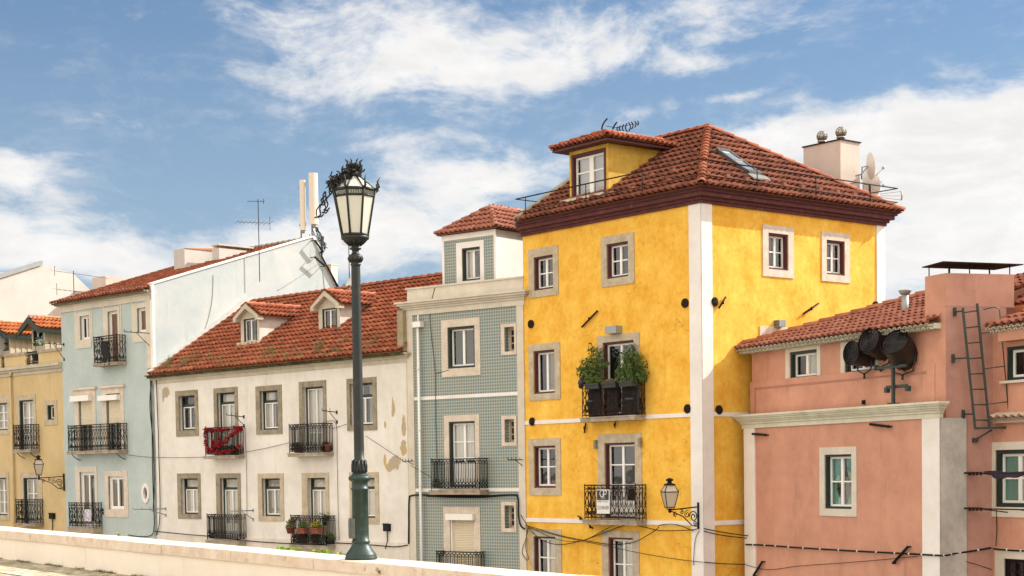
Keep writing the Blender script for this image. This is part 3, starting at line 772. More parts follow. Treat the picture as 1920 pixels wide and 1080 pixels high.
    q = MB(FY); caps(q, a, b, .12, .34); caps(q, (OV, uR1+OV, zr0+.04), b, .12, .40); caps(q, b, (sl, half, azp+.05), .12, .42)
    q.build('ridge_tiles', M['tile_orange'], root)
    # soffit
    q = MB(FY); q.box(sl, OV-.08, -OV+.06, uR1+OV-.08, zr0-.045, zr0+.005); q.build('soffit', M['maroon'], root)
    # snow-guard like vent tiles
    def roofz(y): return zr0+(y+OV)*rise/run
    q = MB(FY); rnd = random.Random(2)
    for t, n in ((.55, 9), (1.25, 8)):
        for i in range(n):
            u = -6.2+i*.78+rnd.uniform(-.1, .1)+t*.3
            if u > ax*(t/run)-.3: continue
            if -5.4 < u < -3.2 and t > 1.0: continue
            q = MB(FY); q.box(u-.07, u+.07, -OV+t-.12, -OV+t+.06, roofz(-OV+t)+.03, roofz(-OV+t)+.12); q.build('vent_tile', M['tile_brown'], root)
    for t, n in ((.6, 9),):
        for i in range(n):
            v = .4+i*.78
            q = MB(FY); q.box(OV-t-.05, OV-t+.1, v-.07, v+.07, zr0+t*rise/run2+.03, zr0+t*rise/run2+.12); q.build('vent_tile', M['tile_brown'], root)
    # raking parapet at the tiled-house side
    q = MB(FY); q.prismx([(-.25, zr0-.05), (-.25, zr0+.22), (half, azp+.16), (half, azp-.4)], uY0-.12, uY0+.14); q.build('verge', M['stonegrey'], root)
    # ---- dormer
    ys = .42; fd = FY.off(0, ys)
    a0, _ = fd.pix(1068, 330); b0, _ = fd.pix(1141, 310); dz1 = (zat(fd, 1068, 288)+zat(fd, 1141, 266))/2; dz0 = (zat(fd, 1068, 376)+zat(fd, 1141, 357))/2
    dr = MB(fd)
    ho = window(root, fd, None, (1071.8, 1136.5, 191.5+8, 367), rows=(.42,), cols=2, dep=.16, cent=.16, sashw=.08, label='large dormer casement with maroon frame') if False else None
    oa, ob = fd.pix(1071.8, 320)[0], fd.pix(1136.5, 320)[0]; oc, od = (zat(fd, 1104, 372)), (zat(fd, 1104, 284))
    dm = MB(fd); sheet(dm, a0, b0, dz0-.3, dz1, [(oa, ob, oc, od)])
    yb = (dz1-roofz(ys))*run/rise+.05
    dm.poly([(b0, 0, dz0-.3), (b0, yb, dz0-.3), (b0, yb, dz1), (b0, 0, dz1)]); dm.poly([(a0, 0, dz0-.3), (a0, yb, dz0-.3), (a0, yb, dz1), (a0, 0, dz1)])
    do = dm.build('dormer', [M['yellow_worn'], M['dark']], root)
    wm = MB(fd); ring(wm, oa, ob, oc, od, .09, .0-.012, .2); wo = wm.build('dormer_window', M['maroon'], do)
    q = MB(fd)
    ia, ib, ic, id_ = oa+.1, ob-.04, oc+.05, od-.1; mid = (ia+ib)/2
    ring(q, ia, ib, ic, id_, .06, .10, .15); q.box(mid-.09, mid+.09, .09, .155, ic+.06, id_-.06); zz = ic+(id_-ic)*.62
    q.box(ia+.06, mid-.09, .105, .14, zz-.022, zz+.022); q.box(mid+.09, ib-.06, .105, .14, zz-.022, zz+.022)
    q.box(ia, ib, .12, .13, ic+.06, ic+.001+.061)
    for ch in (q.build('dormer_sash', M['wpaint'], do),): pass
    q = MB(fd); q.quad((ia, .13, ic), (ib, .13, ic), (ib, .13, id_), (ia, .13, id_)); q.build('dormer_pane', M['glassr'], do)
    q = MB(fd); q.quad((ia, .3, ic), (ib, .3, ic), (ib, .3, id_), (ia, .3, id_)); q.build('dormer_blind', M['curtain'], do)
    q = MB(fd); zs_ = max(oc-.06, roofz(ys-.26)+.15); q.box(oa-.25, ob+.1, -.26, .0, zs_-.14, zs_); q.build('dormer_sill', M['stonepale'], do)
    # dormer roof: hip front, ridge running back
    e = .42; L = b0-a0; mid = (a0+b0)/2; hr = L/2+e; pk = zat(Frame(fd.w(mid, hr*.6, 0), fd.az), 1136, 243)
    rz = max(.40, pk-dz1-.24); zb = dz1+.10; yend = yb+1.0
    q = MB(fd); fy = hr*.8
    roof_tiles(q, (mid, -e, zb), (1, 0, 0), Vector((0, fy, rz)), [(-hr, 0), (hr, 0), (0, math.hypot(fy, rz))], w=.2, h=.3)
    s1 = math.hypot(hr, rz)
    roof_tiles(q, (mid+hr, 0, zb), (0, 1, 0), Vector((-hr, 0, rz)), [(-e, 0), (yend, 0), (yend, s1), (fy-e, s1)], w=.2, h=.3)
    roof_tiles(q, (mid-hr, 0, zb), (0, -1, 0), Vector((hr, 0, rz)), [(e, 0), (-yend, 0), (-yend, s1), (e-fy, s1)], w=.2, h=.3)
    q.build('dormer_roof', M['tile_orange'], do)
    q = MB(fd); caps(q, (mid+hr, -e, zb+.04), (mid, fy-e, zb+rz+.04), .09, .34); caps(q, (mid-hr, -e, zb+.04), (mid, fy-e, zb+rz+.04), .09, .34); caps(q, (mid, yend, zb+rz+.04), (mid, fy-e, zb+rz+.05), .09, .38)
    q.build('dormer_ridge', M['tile_orange'], do)
    q = MB(fd); q.box(mid-hr+.06, mid+hr-.06, -e+.05, yend-.4, zb-.10, zb-.03); q.build('dormer_soffit', M['maroon'], do)
    # ---- skylight on the hip end
    fs = FR
    def onhip(px, py):      # pixel to a point on the hip plane
        n = Vector((rise, 0, run2)); r = ray(px, py); nw = FY.d*rise+Vector((0, 0, run2)); P = FY.w(OV, 0, zr0); t = (P-EYE).dot(nw)/r.dot(nw); X = EYE+r*t-FY.O
        return X.dot(FY.n), X.dot(FY.d)
    ps = [onhip(1352, 290), onhip(1381, 291), onhip(1416, 338), onhip(1392, 335)]
    v0 = min(p[0] for p in ps); v1 = v0+.86; x1 = (onhip(1404, 337)[1]); x0 = onhip(1366, 290)[1]
    v0 = (onhip(1392, 335)[0]+onhip(1352, 290)[0])/2; v1 = (onhip(1416, 338)[0]+onhip(1381, 291)[0])/2
    v1 = v0+(v1-v0)*.86; x0 = x0-(x0-x1)*.12; x1 = x1+(x0-x1)*.04
    def P(x, v, up): return (x, v, zr0+(OV-x)*rise/run2+up)
    def slab(q, xa, xb, va, vb, ua, ub):
        c = [P(xa, va, ua), P(xb, va, ua), P(xb, vb, ua), P(xa, vb, ua), P(xa, va, ub), P(xb, va, ub), P(xb, vb, ub), P(xa, vb, ub)]
        i = [q.v(*p) for p in c]
        for f in ((0, 1, 2, 3), (4, 5, 6, 7), (0, 1, 5, 4), (1, 2, 6, 5), (2, 3, 7, 6), (3, 0, 4, 7)): q.f([i[k] for k in f])
    q = MB(FY); slab(q, x0, x1, v0, v0+.08, -.05, .22); slab(q, x0, x1, v1-.08, v1, -.05, .22); slab(q, x0, x0+.09, v0, v1, -.05, .24); slab(q, x1-.1, x1, v0, v1, -.05, .24)
    sk = q.build('skylight', simple('skylight_frame', (.06, .06, .065), .5), root)
    q = MB(FY); slab(q, x0+.09, x1-.1, v0+.08, v1-.08, .17, .19); q.build('pane', M['skyglass'], sk)
    q = MB(FY); xm = x0+(x1-x0)*.45; slab(q, xm-.03, xm+.03, v0+.08, v1-.08, .17, .22); slab(q, x1, x1+.22, v0-.05, v1+.1, .12, .16); q.build('flashing', M['skyframe'], sk)
    # round anchor plates, tie bars, light boxes
    def plate(fr, px, py, r=.13):
        u, z = fr.pix(px, py); q = MB(fr); n = 16
        q.prism([(u+r*math.cos(2*math.pi*k/n), z+r*math.sin(2*math.pi*k/n)) for k in range(n)], -.05, -.005)
        for k in range(3):
            an = k*math.pi/3+.3; q.tube([(u-r*.85*math.cos(an), -.06, z-r*.85*math.sin(an)), (u+r*.85*math.cos(an), -.06, z+r*.85*math.sin(an))], .018, 4)
        q.lathe((u, -.05, z-.03), [(0, .02), (.06, .02)], 8)
        q.build('anchor_plate', M['rustiron'], root)
    for x, y in ((996.6, 607.7), (999, 790.5), (1285.6, 568.4), (1290.4, 766.6)): plate(FY, x, y)
    for x, y in ((1338.5, 566), (1347, 768.5), (1640.6, 573)): plate(FR, x, y)
    def stick(fr, a, b, r=.028):
        ua, za = fr.pix(*a); ub, zb_ = fr.pix(*b); q = MB(fr); q.tube([(ua, -.06, za), (ub, -.06, zb_)], r, 6); q.tube([((ua+ub)/2, -.09, (za+zb_)/2-.05), ((ua+ub)/2, -.09, (za+zb_)/2+.05)], .03, 6); q.build('tie_bar', M['rustiron'], root)
    stick(FY, (1093.6, 613.5), (1123, 583)); stick(FR, (1503, 589), (1532, 569)); stick(FR, (1345, 578), (1358, 557)); stick(FY, (1098.5, 811.6), (1101, 793)); stick(FY, (1155.5, 803), (1157.5, 790), .015)
    q = MB(FY); a = FY.rect((1146, 1166.6, 612, 626)); q.box(a[0], a[1], -.25, 0, a[2], a[3]); q.build('light_box', M['galv'], root)
    q = MB(FR); a = FR.rect((1451, 1464, 601, 613.7))
    for k in range(4): q.box(a[0]+k*(a[1]-a[0])/4, a[0]+(k+.8)*(a[1]-a[0])/4, -.22, 0, a[2], a[3])
    q.box(a[0], a[1], -.2, 0, a[2]+.01, a[3]-.01); q.build('light_box', M['galv'], root)
    u, z = FY.rect((1119, 1123, 829, 838))[0], zat(FY, 1121, 834)
    for px, py in ((1119.7, 833.5), (1203, 829.4)):
        u, z = FY.pix(px, py); q = MB(FY); q.box(u-.045, u+.045, -.11, -.03, z-.13, z+.13); q.build('bracket_block', M['stonegrey'], root)
    # balconies
    b1 = balcony(root, FY, 1091.7, 1209, 722, 783, 792, p=.40, style='scroll', mat='rustiron', braces=False)
    b2 = balcony(root, FY, 1096, 1211, 910, 974, 983, p=.40, style='scroll', mat='rustiron', braces=False)
    stick(FY, (1086, 967), (1098, 976), .02); stick(FY, (1107, 984), (1114, 991), .02)
    # roof railing
    q = MB(FY); ins = .12; h0, h1 = .28, 1.0
    x0 = uY0+.05; c = (OV-ins, -OV+ins)
    zl = zat(Frame(FY.w(0, c[1], 0), FY.az), 985, 369.6); zt = zl
    corner = (c[0], c[1], zt); left = (x0, c[1], zt); far = (c[0], uR1+OV-ins, zt)
    for dz in (0, -.42):
        q.bar((left[0], left[1], zt+dz), (corner[0], corner[1], zt+dz), .02 if dz == 0 else .013, 6); q.bar((corner[0], corner[1], zt+dz), (far[0], far[1], zt+dz), .02 if dz == 0 else .013, 6)
    q.bar(left, (left[0], left[1]+1.3, zt), .016, 6); q.bar(far, (far[0]-1.2, far[1], zt), .016, 6)
    q.bar((far[0], far[1], zt-.42), (far[0]-1.2, far[1], zt-.42), .013, 6)
    for px in (985, 1098.5, 1204.6): u = uat(Frame(FY.w(0, c[1], 0), FY.az), px, 360); q.bar((u, c[1], zr0), (u, c[1], zt), .017, 6)
    FRo = FR.off(0, -(OV-ins))
    for px in (1420, 1530, 1632): v = uat(FRo, px, 360); v = min(v, uR1+OV-ins); q.bar((c[0], v, zr0), (c[0], v, zt), .017, 6)
    q.build('roof_railing', M['rustiron'], root)
    # chimney
    U0, A0 = 7.55, 1.42; ztp = 0
    fc = Frame(FR.w(U0, A0, 0), FR.az); ztp = zat(fc, 1580, 263)
    q = MB(fc); q.box(0, .92, 0, 1.5, zr0-.8, ztp); ch = q.build('chimney', M['pinkpale'], root)
    q = MB(fc); q.box(-.04, .96, -.04, 1.54, ztp, ztp+.035); q.build('chimney_cap', M['rustiron'], ch)
    for v in (.35, 1.12):
        q = MB(fc); q.lathe((.45, v, ztp+.03), [(0, .11), (.12, .11), (.13, .15), (.16, .15)], 14)
        n = 18; R0 = .165
        for k in range(n):
            a0_ = 2*math.pi*k/n; pts = []
            for j in range(7):
                ph = math.pi*(.12+.80*j/6); tw = a0_+j*.13
                pts.append(((.45+R0*math.sin(ph)*math.cos(tw)), v+R0*math.sin(ph)*math.sin(tw), ztp+.34+R0*math.cos(ph)))
            q.tube(pts, .017, 4)
        q.ball((.45, v, ztp+.34), .135, 10, 8); q.build('turbine_vent', M['chrome'], ch)
    return root, zr0, OV, rise, run, azp, b1, b2, zt
M['yellow_worn'] = plaster('worn_yellow', (.48, .27, .03), (.62, .42, .10), (.60, .55, .42), (.35, .25, .1), .4, 2.0)
M['skyglass'] = simple('skylight_glass', (.20, .22, .24), .15, var=.1, spec=.8); M['skyframe'] = simple('skylight_flashing', (.16, .15, .14), .6)
M['chrome'] = simple('turbine_metal', (.42, .39, .34), .3, .85, var=.3)
Yroot, YZR, YOV, Yrise, Yrun, Yapex, Yb1, Yb2, Yrail = yellow_house()

# ================= blue-green tiled house =================
def tiled_house():
    root = thing('town_house', FT, uT0, 0, STREET, 'narrow house clad in blue-green patterned tiles with a small tiled-roof tower room', 'house', 'painted town houses in the row')
    zw = (zat(FT, 865, 583)); H = []
    def w(*a, **k): h = window(root, FT, *a, **k); H.append(h)
    w((828.8, 901, 597.5, 705.5), (840, 891, 612, 690), case='dgreen', sur='stonepale', rows=(), cw=.07)
    w((834, 900, 778, 917), (843, 892, 790, 913), case='dgreen', sur='stonepale', rows=(.3, .56), panel=.36, curtain=('full', 'curtain'), curfrac=.6, name='balcony_door')
    w((833, 901.7, 950.7, 1100), (845, 892, 963, 1099), case='wpaint', sur='stonepale', rows=(), shutter=.97, name='balcony_door', label='balcony door closed by a cream roller shutter')
    for s, o in (((940.5, 968.8, 606.6, 665.5), (946.5, 965, 613, 659)), ((941, 969, 779.3, 836), (947, 965, 786, 829.5)), ((941, 968.7, 940.7, 997.7), (947, 965, 947.5, 990.5))):
        w(s, o, case='stonepale', sur='stonepale', rows=(.33, .66), cols=1, cw=.03, dep=.22, cdeep=False, sash='stone')
    cL, cR = uat(FT, 778), uat(FT, 972.5)
    q = MB(FT); sheet(q, uT0, 0, STREET, zw, H); q.poly([(uT0, .01, STREET), (uT0, 8, STREET), (uT0, 8, zw-.2), (uT0, .01, zw-.2)]); q.poly([(0, 8, STREET), (uT0, 8, STREET), (uT0, 8, zw), (0, 8, zw)]); q.build('wall', [M['azulejo'], M['dark']], root)
    q = MB(FT); q.box(uT0-.03, uT0+.02, -.035, 3.5, STREET, zw); q.build('side_wall', M['creamold'], root)
    for a, b in ((uT0+.021, cL), (cR, .0)): q = MB(FT); q.box(a, b, -.04, 0, STREET, zw); q.build('pilaster', M['cream'], root)
    for y in (743.5, 919): z = zat(FT, 865, y); q = MB(FT); q.box(cL, cR, -.025, 0, z-.05, z+.06); q.build('string_course', M['offwhite'], root)
    z0 = zw; z1 = zat(FT, 865, 557); moulding(root, FT, uT0, 0, z0, z1, [(.05, .9), (.10, .35), (.16, .3), (.24, .35), (.30, .3)], 'cream')
    z2 = zat(FT, 865, 530)
    q = MB(FT); q.box(uT0+.05, -.0, -.02, .28, z1, z2-.05); q.box(uT0, 0.02, -.06, .32, z2-.05, z2); q.build('parapet', M['cream'], root)
    q = MB(FT); q.box(uT0+.1, 0, .28, 8, z1-.1, z1+.1); q.build('terrace_roof', M['stonegrey'], root)
    # tower room
    ft = FT.off(0, .75); a, b = uat(ft, 831, 490), uat(ft, 930, 480); zt = (zat(ft, 831, 444)+zat(ft, 930, 428))/2
    ho = [ft.rect((867, 901, 464, 526))]
    tr = MB(ft); sheet(tr, a, b, z1, zt, ho)
    tm = tr.build('tower_room', [M['azulejo'], M['dark']], root)
    q = MB(ft); dd = 4.2
    q.poly([(b, 0, z1), (b, dd, z1), (b, dd, zt), (b, 0, zt)]); q.poly([(a, 0, z1), (a, dd, z1), (a, dd, zt), (a, 0, zt)]); q.poly([(a, dd, z1), (b, dd, z1), (b, dd, zt), (a, dd, zt)]); q.build('tower_side', M['offwhite'], tm)
    window(root, ft, (856.5, 908.4, 453, 531), (867, 901, 464, 526), case='dgreen', sur='offwhite', rows=(), curtain=('left', 'curtain'), label='tower room window with white sashes')
    q = MB(ft); q.box(a-.02, a+.07, -.03, .0, z1, zt); q.box(b-.07, b+.02, -.03, .0, z1, zt); q.box(a+.07, b-.07, -.03, .0, zt-.18, zt); q.build('tower_trim', M['offwhite'], tm)
    e = .18; mid = (a+b)/2; hr = (b-a)/2+e; rz = .95; fy = hr; s1 = math.hypot(hr, rz); ye = dd+.3
    zb = zt+.02; q = MB(ft)
    pk = (mid+.0, fy-e, zb+rz)
    roof_tiles(q, (mid, -e, zb), (1, 0, 0), Vector((0, fy, rz)), [(-hr, 0), (hr, 0), (0, s1)], w=.2, h=.32)
    roof_tiles(q, (mid+hr, 0, zb), (0, 1, 0), Vector((-hr, 0, rz)), [(-e, 0), (ye, 0), (ye, s1), (fy-e, s1)], w=.2, h=.32)
    roof_tiles(q, (mid-hr, 0, zb), (0, -1, 0), Vector((hr, 0, rz)), [(e, 0), (-ye, 0), (-ye, s1), (e-fy, s1)], w=.2, h=.32)
    q.build('tower_roof', M['tile_salmon'], tm)
    q = MB(ft); caps(q, (mid+hr, -e, zb+.04), pk, .09, .34); caps(q, (mid-hr, -e, zb+.04), pk, .09, .34); caps(q, (mid, ye, zb+rz+.04), pk, .09, .36); q.build('tower_ridge', M['tile_salmon'], tm)
    # drain pipe with hopper
    u, zh = FT.pix(788, 613); q = MB(FT); q.lathe((u, -.12, STREET), [(0, .045), (zh-STREET, .045)], 12)
    for zz in (zh-1.4, zh-3.4, zh-5.2): q.lathe((u, -.12, zz), [(0, .056), (.05, .056)], 12)
    q.box(u-.17, u+.17, -.2, -.01, zh-.02, zh+.16); q.lathe((u, -.1, zh+.16), [(0, .035), (.22, .03)], 8); q.build('drain_pipe', M['pvc'], root)
    a4 = FT.rect((840.7, 891.7, 963, 975)); q = MB(FT); q.box(a4[0], a4[1], -.16, -.031, a4[2], a4[3]); q.build('shutter_box', M['pvc'], root)
    b1 = balcony(root, FT, 808.3, 914, 861.7, 919, 927.5, p=.42, style='bars', mat='greeniron', braces=False)
    b2 = balcony(root, FT, 818, 908, 1034, 1089, 1098, p=.42, style='bars', mat='greeniron', braces=False)
    return root, z1, z2
Troot, Tz1, Tz2 = tiled_house()

# ================= white house =================
def white_house():
    root = thing('town_house', FW, uW0, 0, STREET, 'white plastered house with orange tiled roof, two dormers and flaking patches', 'house', 'painted town houses in the row')
    H = []; ze = (zat(FW, 290, 722)+zat(FW, 755, 677))/2
    def w(*a, **k):
        k = dict(dict(case='dgreen', sur='stonegrey', rows=(), cdeep=False, dep=.16, sashw=.04, cent=.055), **k); H.append(window(root, FW, *a, **k))
    w((330.3, 372.2, 732, 818), (336.3, 366.2, 742, 806.6), transom=.28)
    w((402.4, 447.1, 726.7, 856.6), (408.4, 441.9, 736, 855), transom=.16, rows=(.62,), curtain=('full', 'curtain'), curfrac=.84, panel=.2, name='balcony_door')
    w((480.6, 529.1, 722.9, 814.4), (488.3, 522, 732.4, 805.6), transom=.27, curtain=('left', 'curtain'))
    w((562.2, 612.9, 714.4, 851), (569.2, 607.2, 725.3, 849.5), rows=(.70,), curtain=('full', 'curtain'), name='balcony_door')
    w((651.2, 706.8, 708.4, 807.3), (657.2, 699.4, 718.3, 797.8), transom=.3, curtain=('sides', 'curtaind'))
    w((333.8, 376.8, 887.5, 972.7), (340.9, 372.2, 897, 964), transom=.27, curtain=('full', 'curtain'))
    w((406.7, 452.4, 887.5, 1013), (414.4, 447.1, 896.3, 1011), transom=.17, curtain=('full', 'curtain'), panel=.3, name='balcony_door')
    w((484.8, 532.6, 887.5, 977), (492.2, 526.3, 897, 968), transom=.25, curtain=('full', 'curtaind'), sur='stone')
    w((567.5, 617.8, 886.5, 1020), (578.4, 611.8, 896, 1018), transom=.16, curtain=('full', 'curtain'), name='balcony_door', sur='stone')
    w((656.5, 711, 885.4, 982), (661.8, 704, 896, 971), transom=.25, curtain=('full', 'curtain'), sur='stone')
    q = MB(FW); sheet(q, uW0, 0, STREET, ze+.3, H); q.poly([(uW0, 0, STREET), (uW0, 8, STREET), (uW0, 8, ze), (uW0, 0, ze)]); q.poly([(uW0, 8, STREET), (0, 8, STREET), (0, 8, ze), (uW0, 8, ze)]); q.build('wall', [M['whitefl'], M['dark']], root)
    moulding(root, FW, uW0, 0.0, ze, ze+.30, [(.04, .8), (.09, .3), (.16, .35), (.22, .3)], 'creamold')
    zb_ = zat(FW, 520, 1010); q = MB(FW); q.box(uW0, 0, -.05, 0, STREET, zb_); q.build('plinth', M['white'], root)
    # flaked plaster patches: thin irregular recess edges showing the older ochre coat
    # roof
    OV = .38; ridge_b = 4.54; fr_ = FW.off(0, ridge_b); zrg = (zat(fr_, 487, 566)+zat(fr_, 759, 528))/2
    z0 = ze+.34; run = ridge_b+OV; rise = zrg-z0; pl = math.hypot(run, rise)
    xr = uat(fr_, 832, 521)
    q = MB(FW); roof_tiles(q, (0, -OV, z0), (1, 0, 0), Vector((0, run, rise)), [(uW0+.15, 0), (.06, 0), (.06, pl), (uW0+.15, pl)], w=.26, h=.34, amp=.065, lip=.065)
    q.build('roof', M['tile_orange'], root)
    q = MB(fr_); roof_tiles(q, (0, 0, zrg), (-1, 0, 0), Vector((0, -run, rise)), [(-3.2, -2.2), (-uW0, -2.2), (-uW0, 0), (-3.2, 0)], w=.215, h=.34)
    q.build('roof', M['tile_orange'], root)
    # roof part that shows past the tiled house
    q = MB(FW); roof_tiles(q, (0, -OV+1.3, z0+1.3*rise/run), (1, 0, 0), Vector((0, run, rise)), [(.06, 0), (3.2, 0), (3.2, pl-1.5), (.06, pl-1.5)], w=.26, h=.34, amp=.065, lip=.065); q.build('roof', M['tile_orange'], root)
    q = MB(FW); caps(q, (uW0+.1, ridge_b, zrg+.04), (3.2, ridge_b, zrg+.04), .12, .42); q.build('ridge_tiles', M['tile_orange'], root)
    q = MB(FW); eave_strip(q, uW0-.15, 0.02, -OV+.02, z0-.05, w=.16, r=.05, d=.25); eave_strip(q, uW0-.15, 0.02, -OV+.10, z0-.12, w=.16, r=.05, d=.25)
    q.box(uW0-.15, 0.03, -OV+.14, 7.5, z0-.12, z0+.01); q.build('eave_tiles', M['moss'], root)
    q = MB(FW); q.box(-.26, .03, -.20, .35, z0-.1, zat(FW, 753, 583)); q.build('party_wall', M['partywall'], root)
    # sloping flashing against the blue gable
    q = MB(FW); q.prismx([(-.3, z0-.02), (-.3, z0+.14), (ridge_b+.1, zrg+.32), (ridge_b+.1, zrg-.1)], uW0-.06, uW0+.34); q.build('flashing', M['flash'], root)
    # dormers
    def roofz(y): return z0+(y+OV)*rise/run
    def dormer(px0, px1, pyb, pytop, pypk, opx, yset):
        fd = FW.off(0, yset); a, b = uat(fd, px0, pyb), uat(fd, px1, pyb); zb = zat(fd, (px0+px1)/2, pyb); zt = zat(fd, (px0+px1)/2, pytop); zp = zat(fd, (px0+px1)/2, pypk)
        ho = fd.rect(opx); yb = (zt-roofz(yset))*run/rise+.02; mid = (a+b)/2
        q = MB(fd); sheet(q, a, b, zb-.5, zt, [ho]); q.poly([(a, 0, zt), (b, 0, zt), (mid, 0, zp-.08)])
        do = q.build('dormer', [M['creamold'], M['dark']], root)
        q = MB(fd)
        for x in (a, b): q.poly([(x, 0, zb-.5), (x, yb, zb-.5), (x, yb, zt), (x, 0, zt)])
        q.build('dormer_side', M['dormer'], do)
        fw = MB(fd); ring(fw, *ho, .05, -.01, .14); fo = fw.build('dormer_window', M['dgreen'], do)
        q = MB(fd); ia, ib, ic, id_ = ho[0]+.05, ho[1]-.05, ho[2]+.05, ho[3]-.05; ring(q, ia, ib, ic, id_, .035, .05, .09); q.box((ia+ib)/2-.03, (ia+ib)/2+.03, .045, .09, ic+.035, id_-.035); q.build('dormer_sash', M['wpaint'], do)
        q = MB(fd); q.quad((ia, .08, ic), (ib, .08, ic), (ib, .08, id_), (ia, .08, id_)); q.build('dormer_pane', M['glass'], do)
        e = .2; hw = (b-a)/2+e; th = .10; zs_ = zt-.02-(zp-zt)*e/((b-a)/2); ov = .22
        q = MB(fd); q.prism([(mid-hw, zs_-th), (mid-hw, zs_+.06), (mid, zp+.10), (mid+hw, zs_+.06), (mid+hw, zs_-th), (b+.02, zs_-th), (b+.02, zt-.10), (mid, zp-.08), (a-.02, zt-.10), (a-.02, zs_-th)], -ov, .05); q.build('dormer_pediment', M['creamold'], do)
        sl = math.hypot(hw, zp+.10-zs_-.06); yend = (zp-roofz(yset))*run/rise+.1
        q = MB(fd); roof_tiles(q, (mid+hw+.05, 0, zs_+.06), (0, 1, 0), Vector((-hw, 0, zp+.04-zs_)), [(-ov+.04, 0), (yend-.5, 0), (yend, sl), (-ov+.04, sl)], w=.2, h=.33); roof_tiles(q, (mid-hw-.05, 0, zs_+.06), (0, -1, 0), Vector((hw, 0, zp+.04-zs_)), [(ov-.04, 0), (-yend+.5, 0), (-yend, sl), (ov-.04, sl)], w=.2, h=.33)
        q.build('dormer_roof', M['tile_orange'], do)
        q = MB(fd); caps(q, (mid, yend, zp+.12), (mid, -ov+.04, zp+.12), .09, .4); q.build('dormer_ridge', M['tile_orange'], do)
        q = MB(fd); q.box(a-.12, b+.12, -.14, 0, zb-.02, zb+.08); q.build('dormer_sill', M['creamold'], do)
    dormer(452, 487, 645, 591, 575, (457.8, 482, 597, 642), 1.15)
    dormer(598, 638, 632, 569, 551, (605, 632, 578, 629.5), 1.55)
    bal = [balcony(root, FW, 384.5, 456, 803, 855, 861, p=.40, style='bars', mat='iron', braces=False),
           balcony(root, FW, 542, 623, 797, 850, 857, p=.40, style='bars', mat='iron', braces=False),
           balcony(root, FW, 388, 461, 965, 1012, 1021, p=.40, style='bars', mat='iron', braces=False),
           balcony(root, FW, 545, 628, 967, 1021, 1028, p=.40, style='bars', mat='iron', braces=False)]
    return root, z0, OV, rise, run, ridge_b, zrg, bal
def flaky():
    m = plaster('white_flaking_render', (.60, .56, .50), (.72, .685, .63), None, (.30, .23, .14), .6, .7)
    nt = m.node_tree; g = NB(nt); b = nt.nodes['Principled BSDF']; co = g.n('ShaderNodeTexCoord').outputs['Object']
    old = b.inputs['Base Color'].links[0].from_socket
    nz = g.noise(co, 2.4, 7, .7); acc = None
    nzl = g.noise(co, 3.5, 6, .7, (1, 1, .45))
    for (px, py, rx, rz) in ((312, 735, .26, .22), (306, 741, .12, .28), (742, 867, .34, .26), (730, 877, .22, .16), (757, 800, .10, .42), (757, 838, .17, .30), (737, 764, .09, .34), (736, 752, .05, .2), (722, 797, .07, .16), (722, 862, .07, .22)):
        u, z = FW.pix(px, py); v = g.n('ShaderNodeVectorMath', operation='MULTIPLY_ADD')
        nt.links.new(co, v.inputs[0]); v.inputs[1].default_value = (1/rx, 0, 1/rz); v.inputs[2].default_value = (-(u-uW0)/rx, 0, -(z-STREET)/rz)
        ln = g.n('ShaderNodeVectorMath', operation='LENGTH'); nt.links.new(v.outputs[0], ln.inputs[0])
        k = g.m('SUBTRACT', 1.5, ln.outputs['Value']); acc = k if acc is None else g.m('MAXIMUM', acc, k)
    f = g.m('ADD', g.m('MULTIPLY', acc, .26), g.m('ADD', g.m('MULTIPLY', nz, .6), g.m('MULTIPLY', nzl, .4)))
    msk = g.m('MULTIPLY', g.sstep(f, .655, .67), g.sstep(acc, 0, .1))
    und = g.ramp(g.noise(co, .9, 3), [(.4, (.47, .33, .15)), (.6, (.36, .32, .25))])
    nt.links.new(g.mix(msk, old, und), b.inputs['Base Color']); return m
M['whitefl'] = flaky()
M['flash'] = plaster('whitewashed_flashing', (.50, .46, .42), (.66, .63, .60), None, (.25, .20, .16), .6, 3)
M['dormer'] = plaster('dormer_cheek', (.52, .46, .41), (.66, .61, .56), None, (.25, .2, .15), .6, 2.5)
Wroot, WZ0, WOV, Wrise, Wrun, Wrb, Wzr, Wbal = white_house()
def wroofz(y): return WZ0+(y+WOV)*Wrise/Wrun

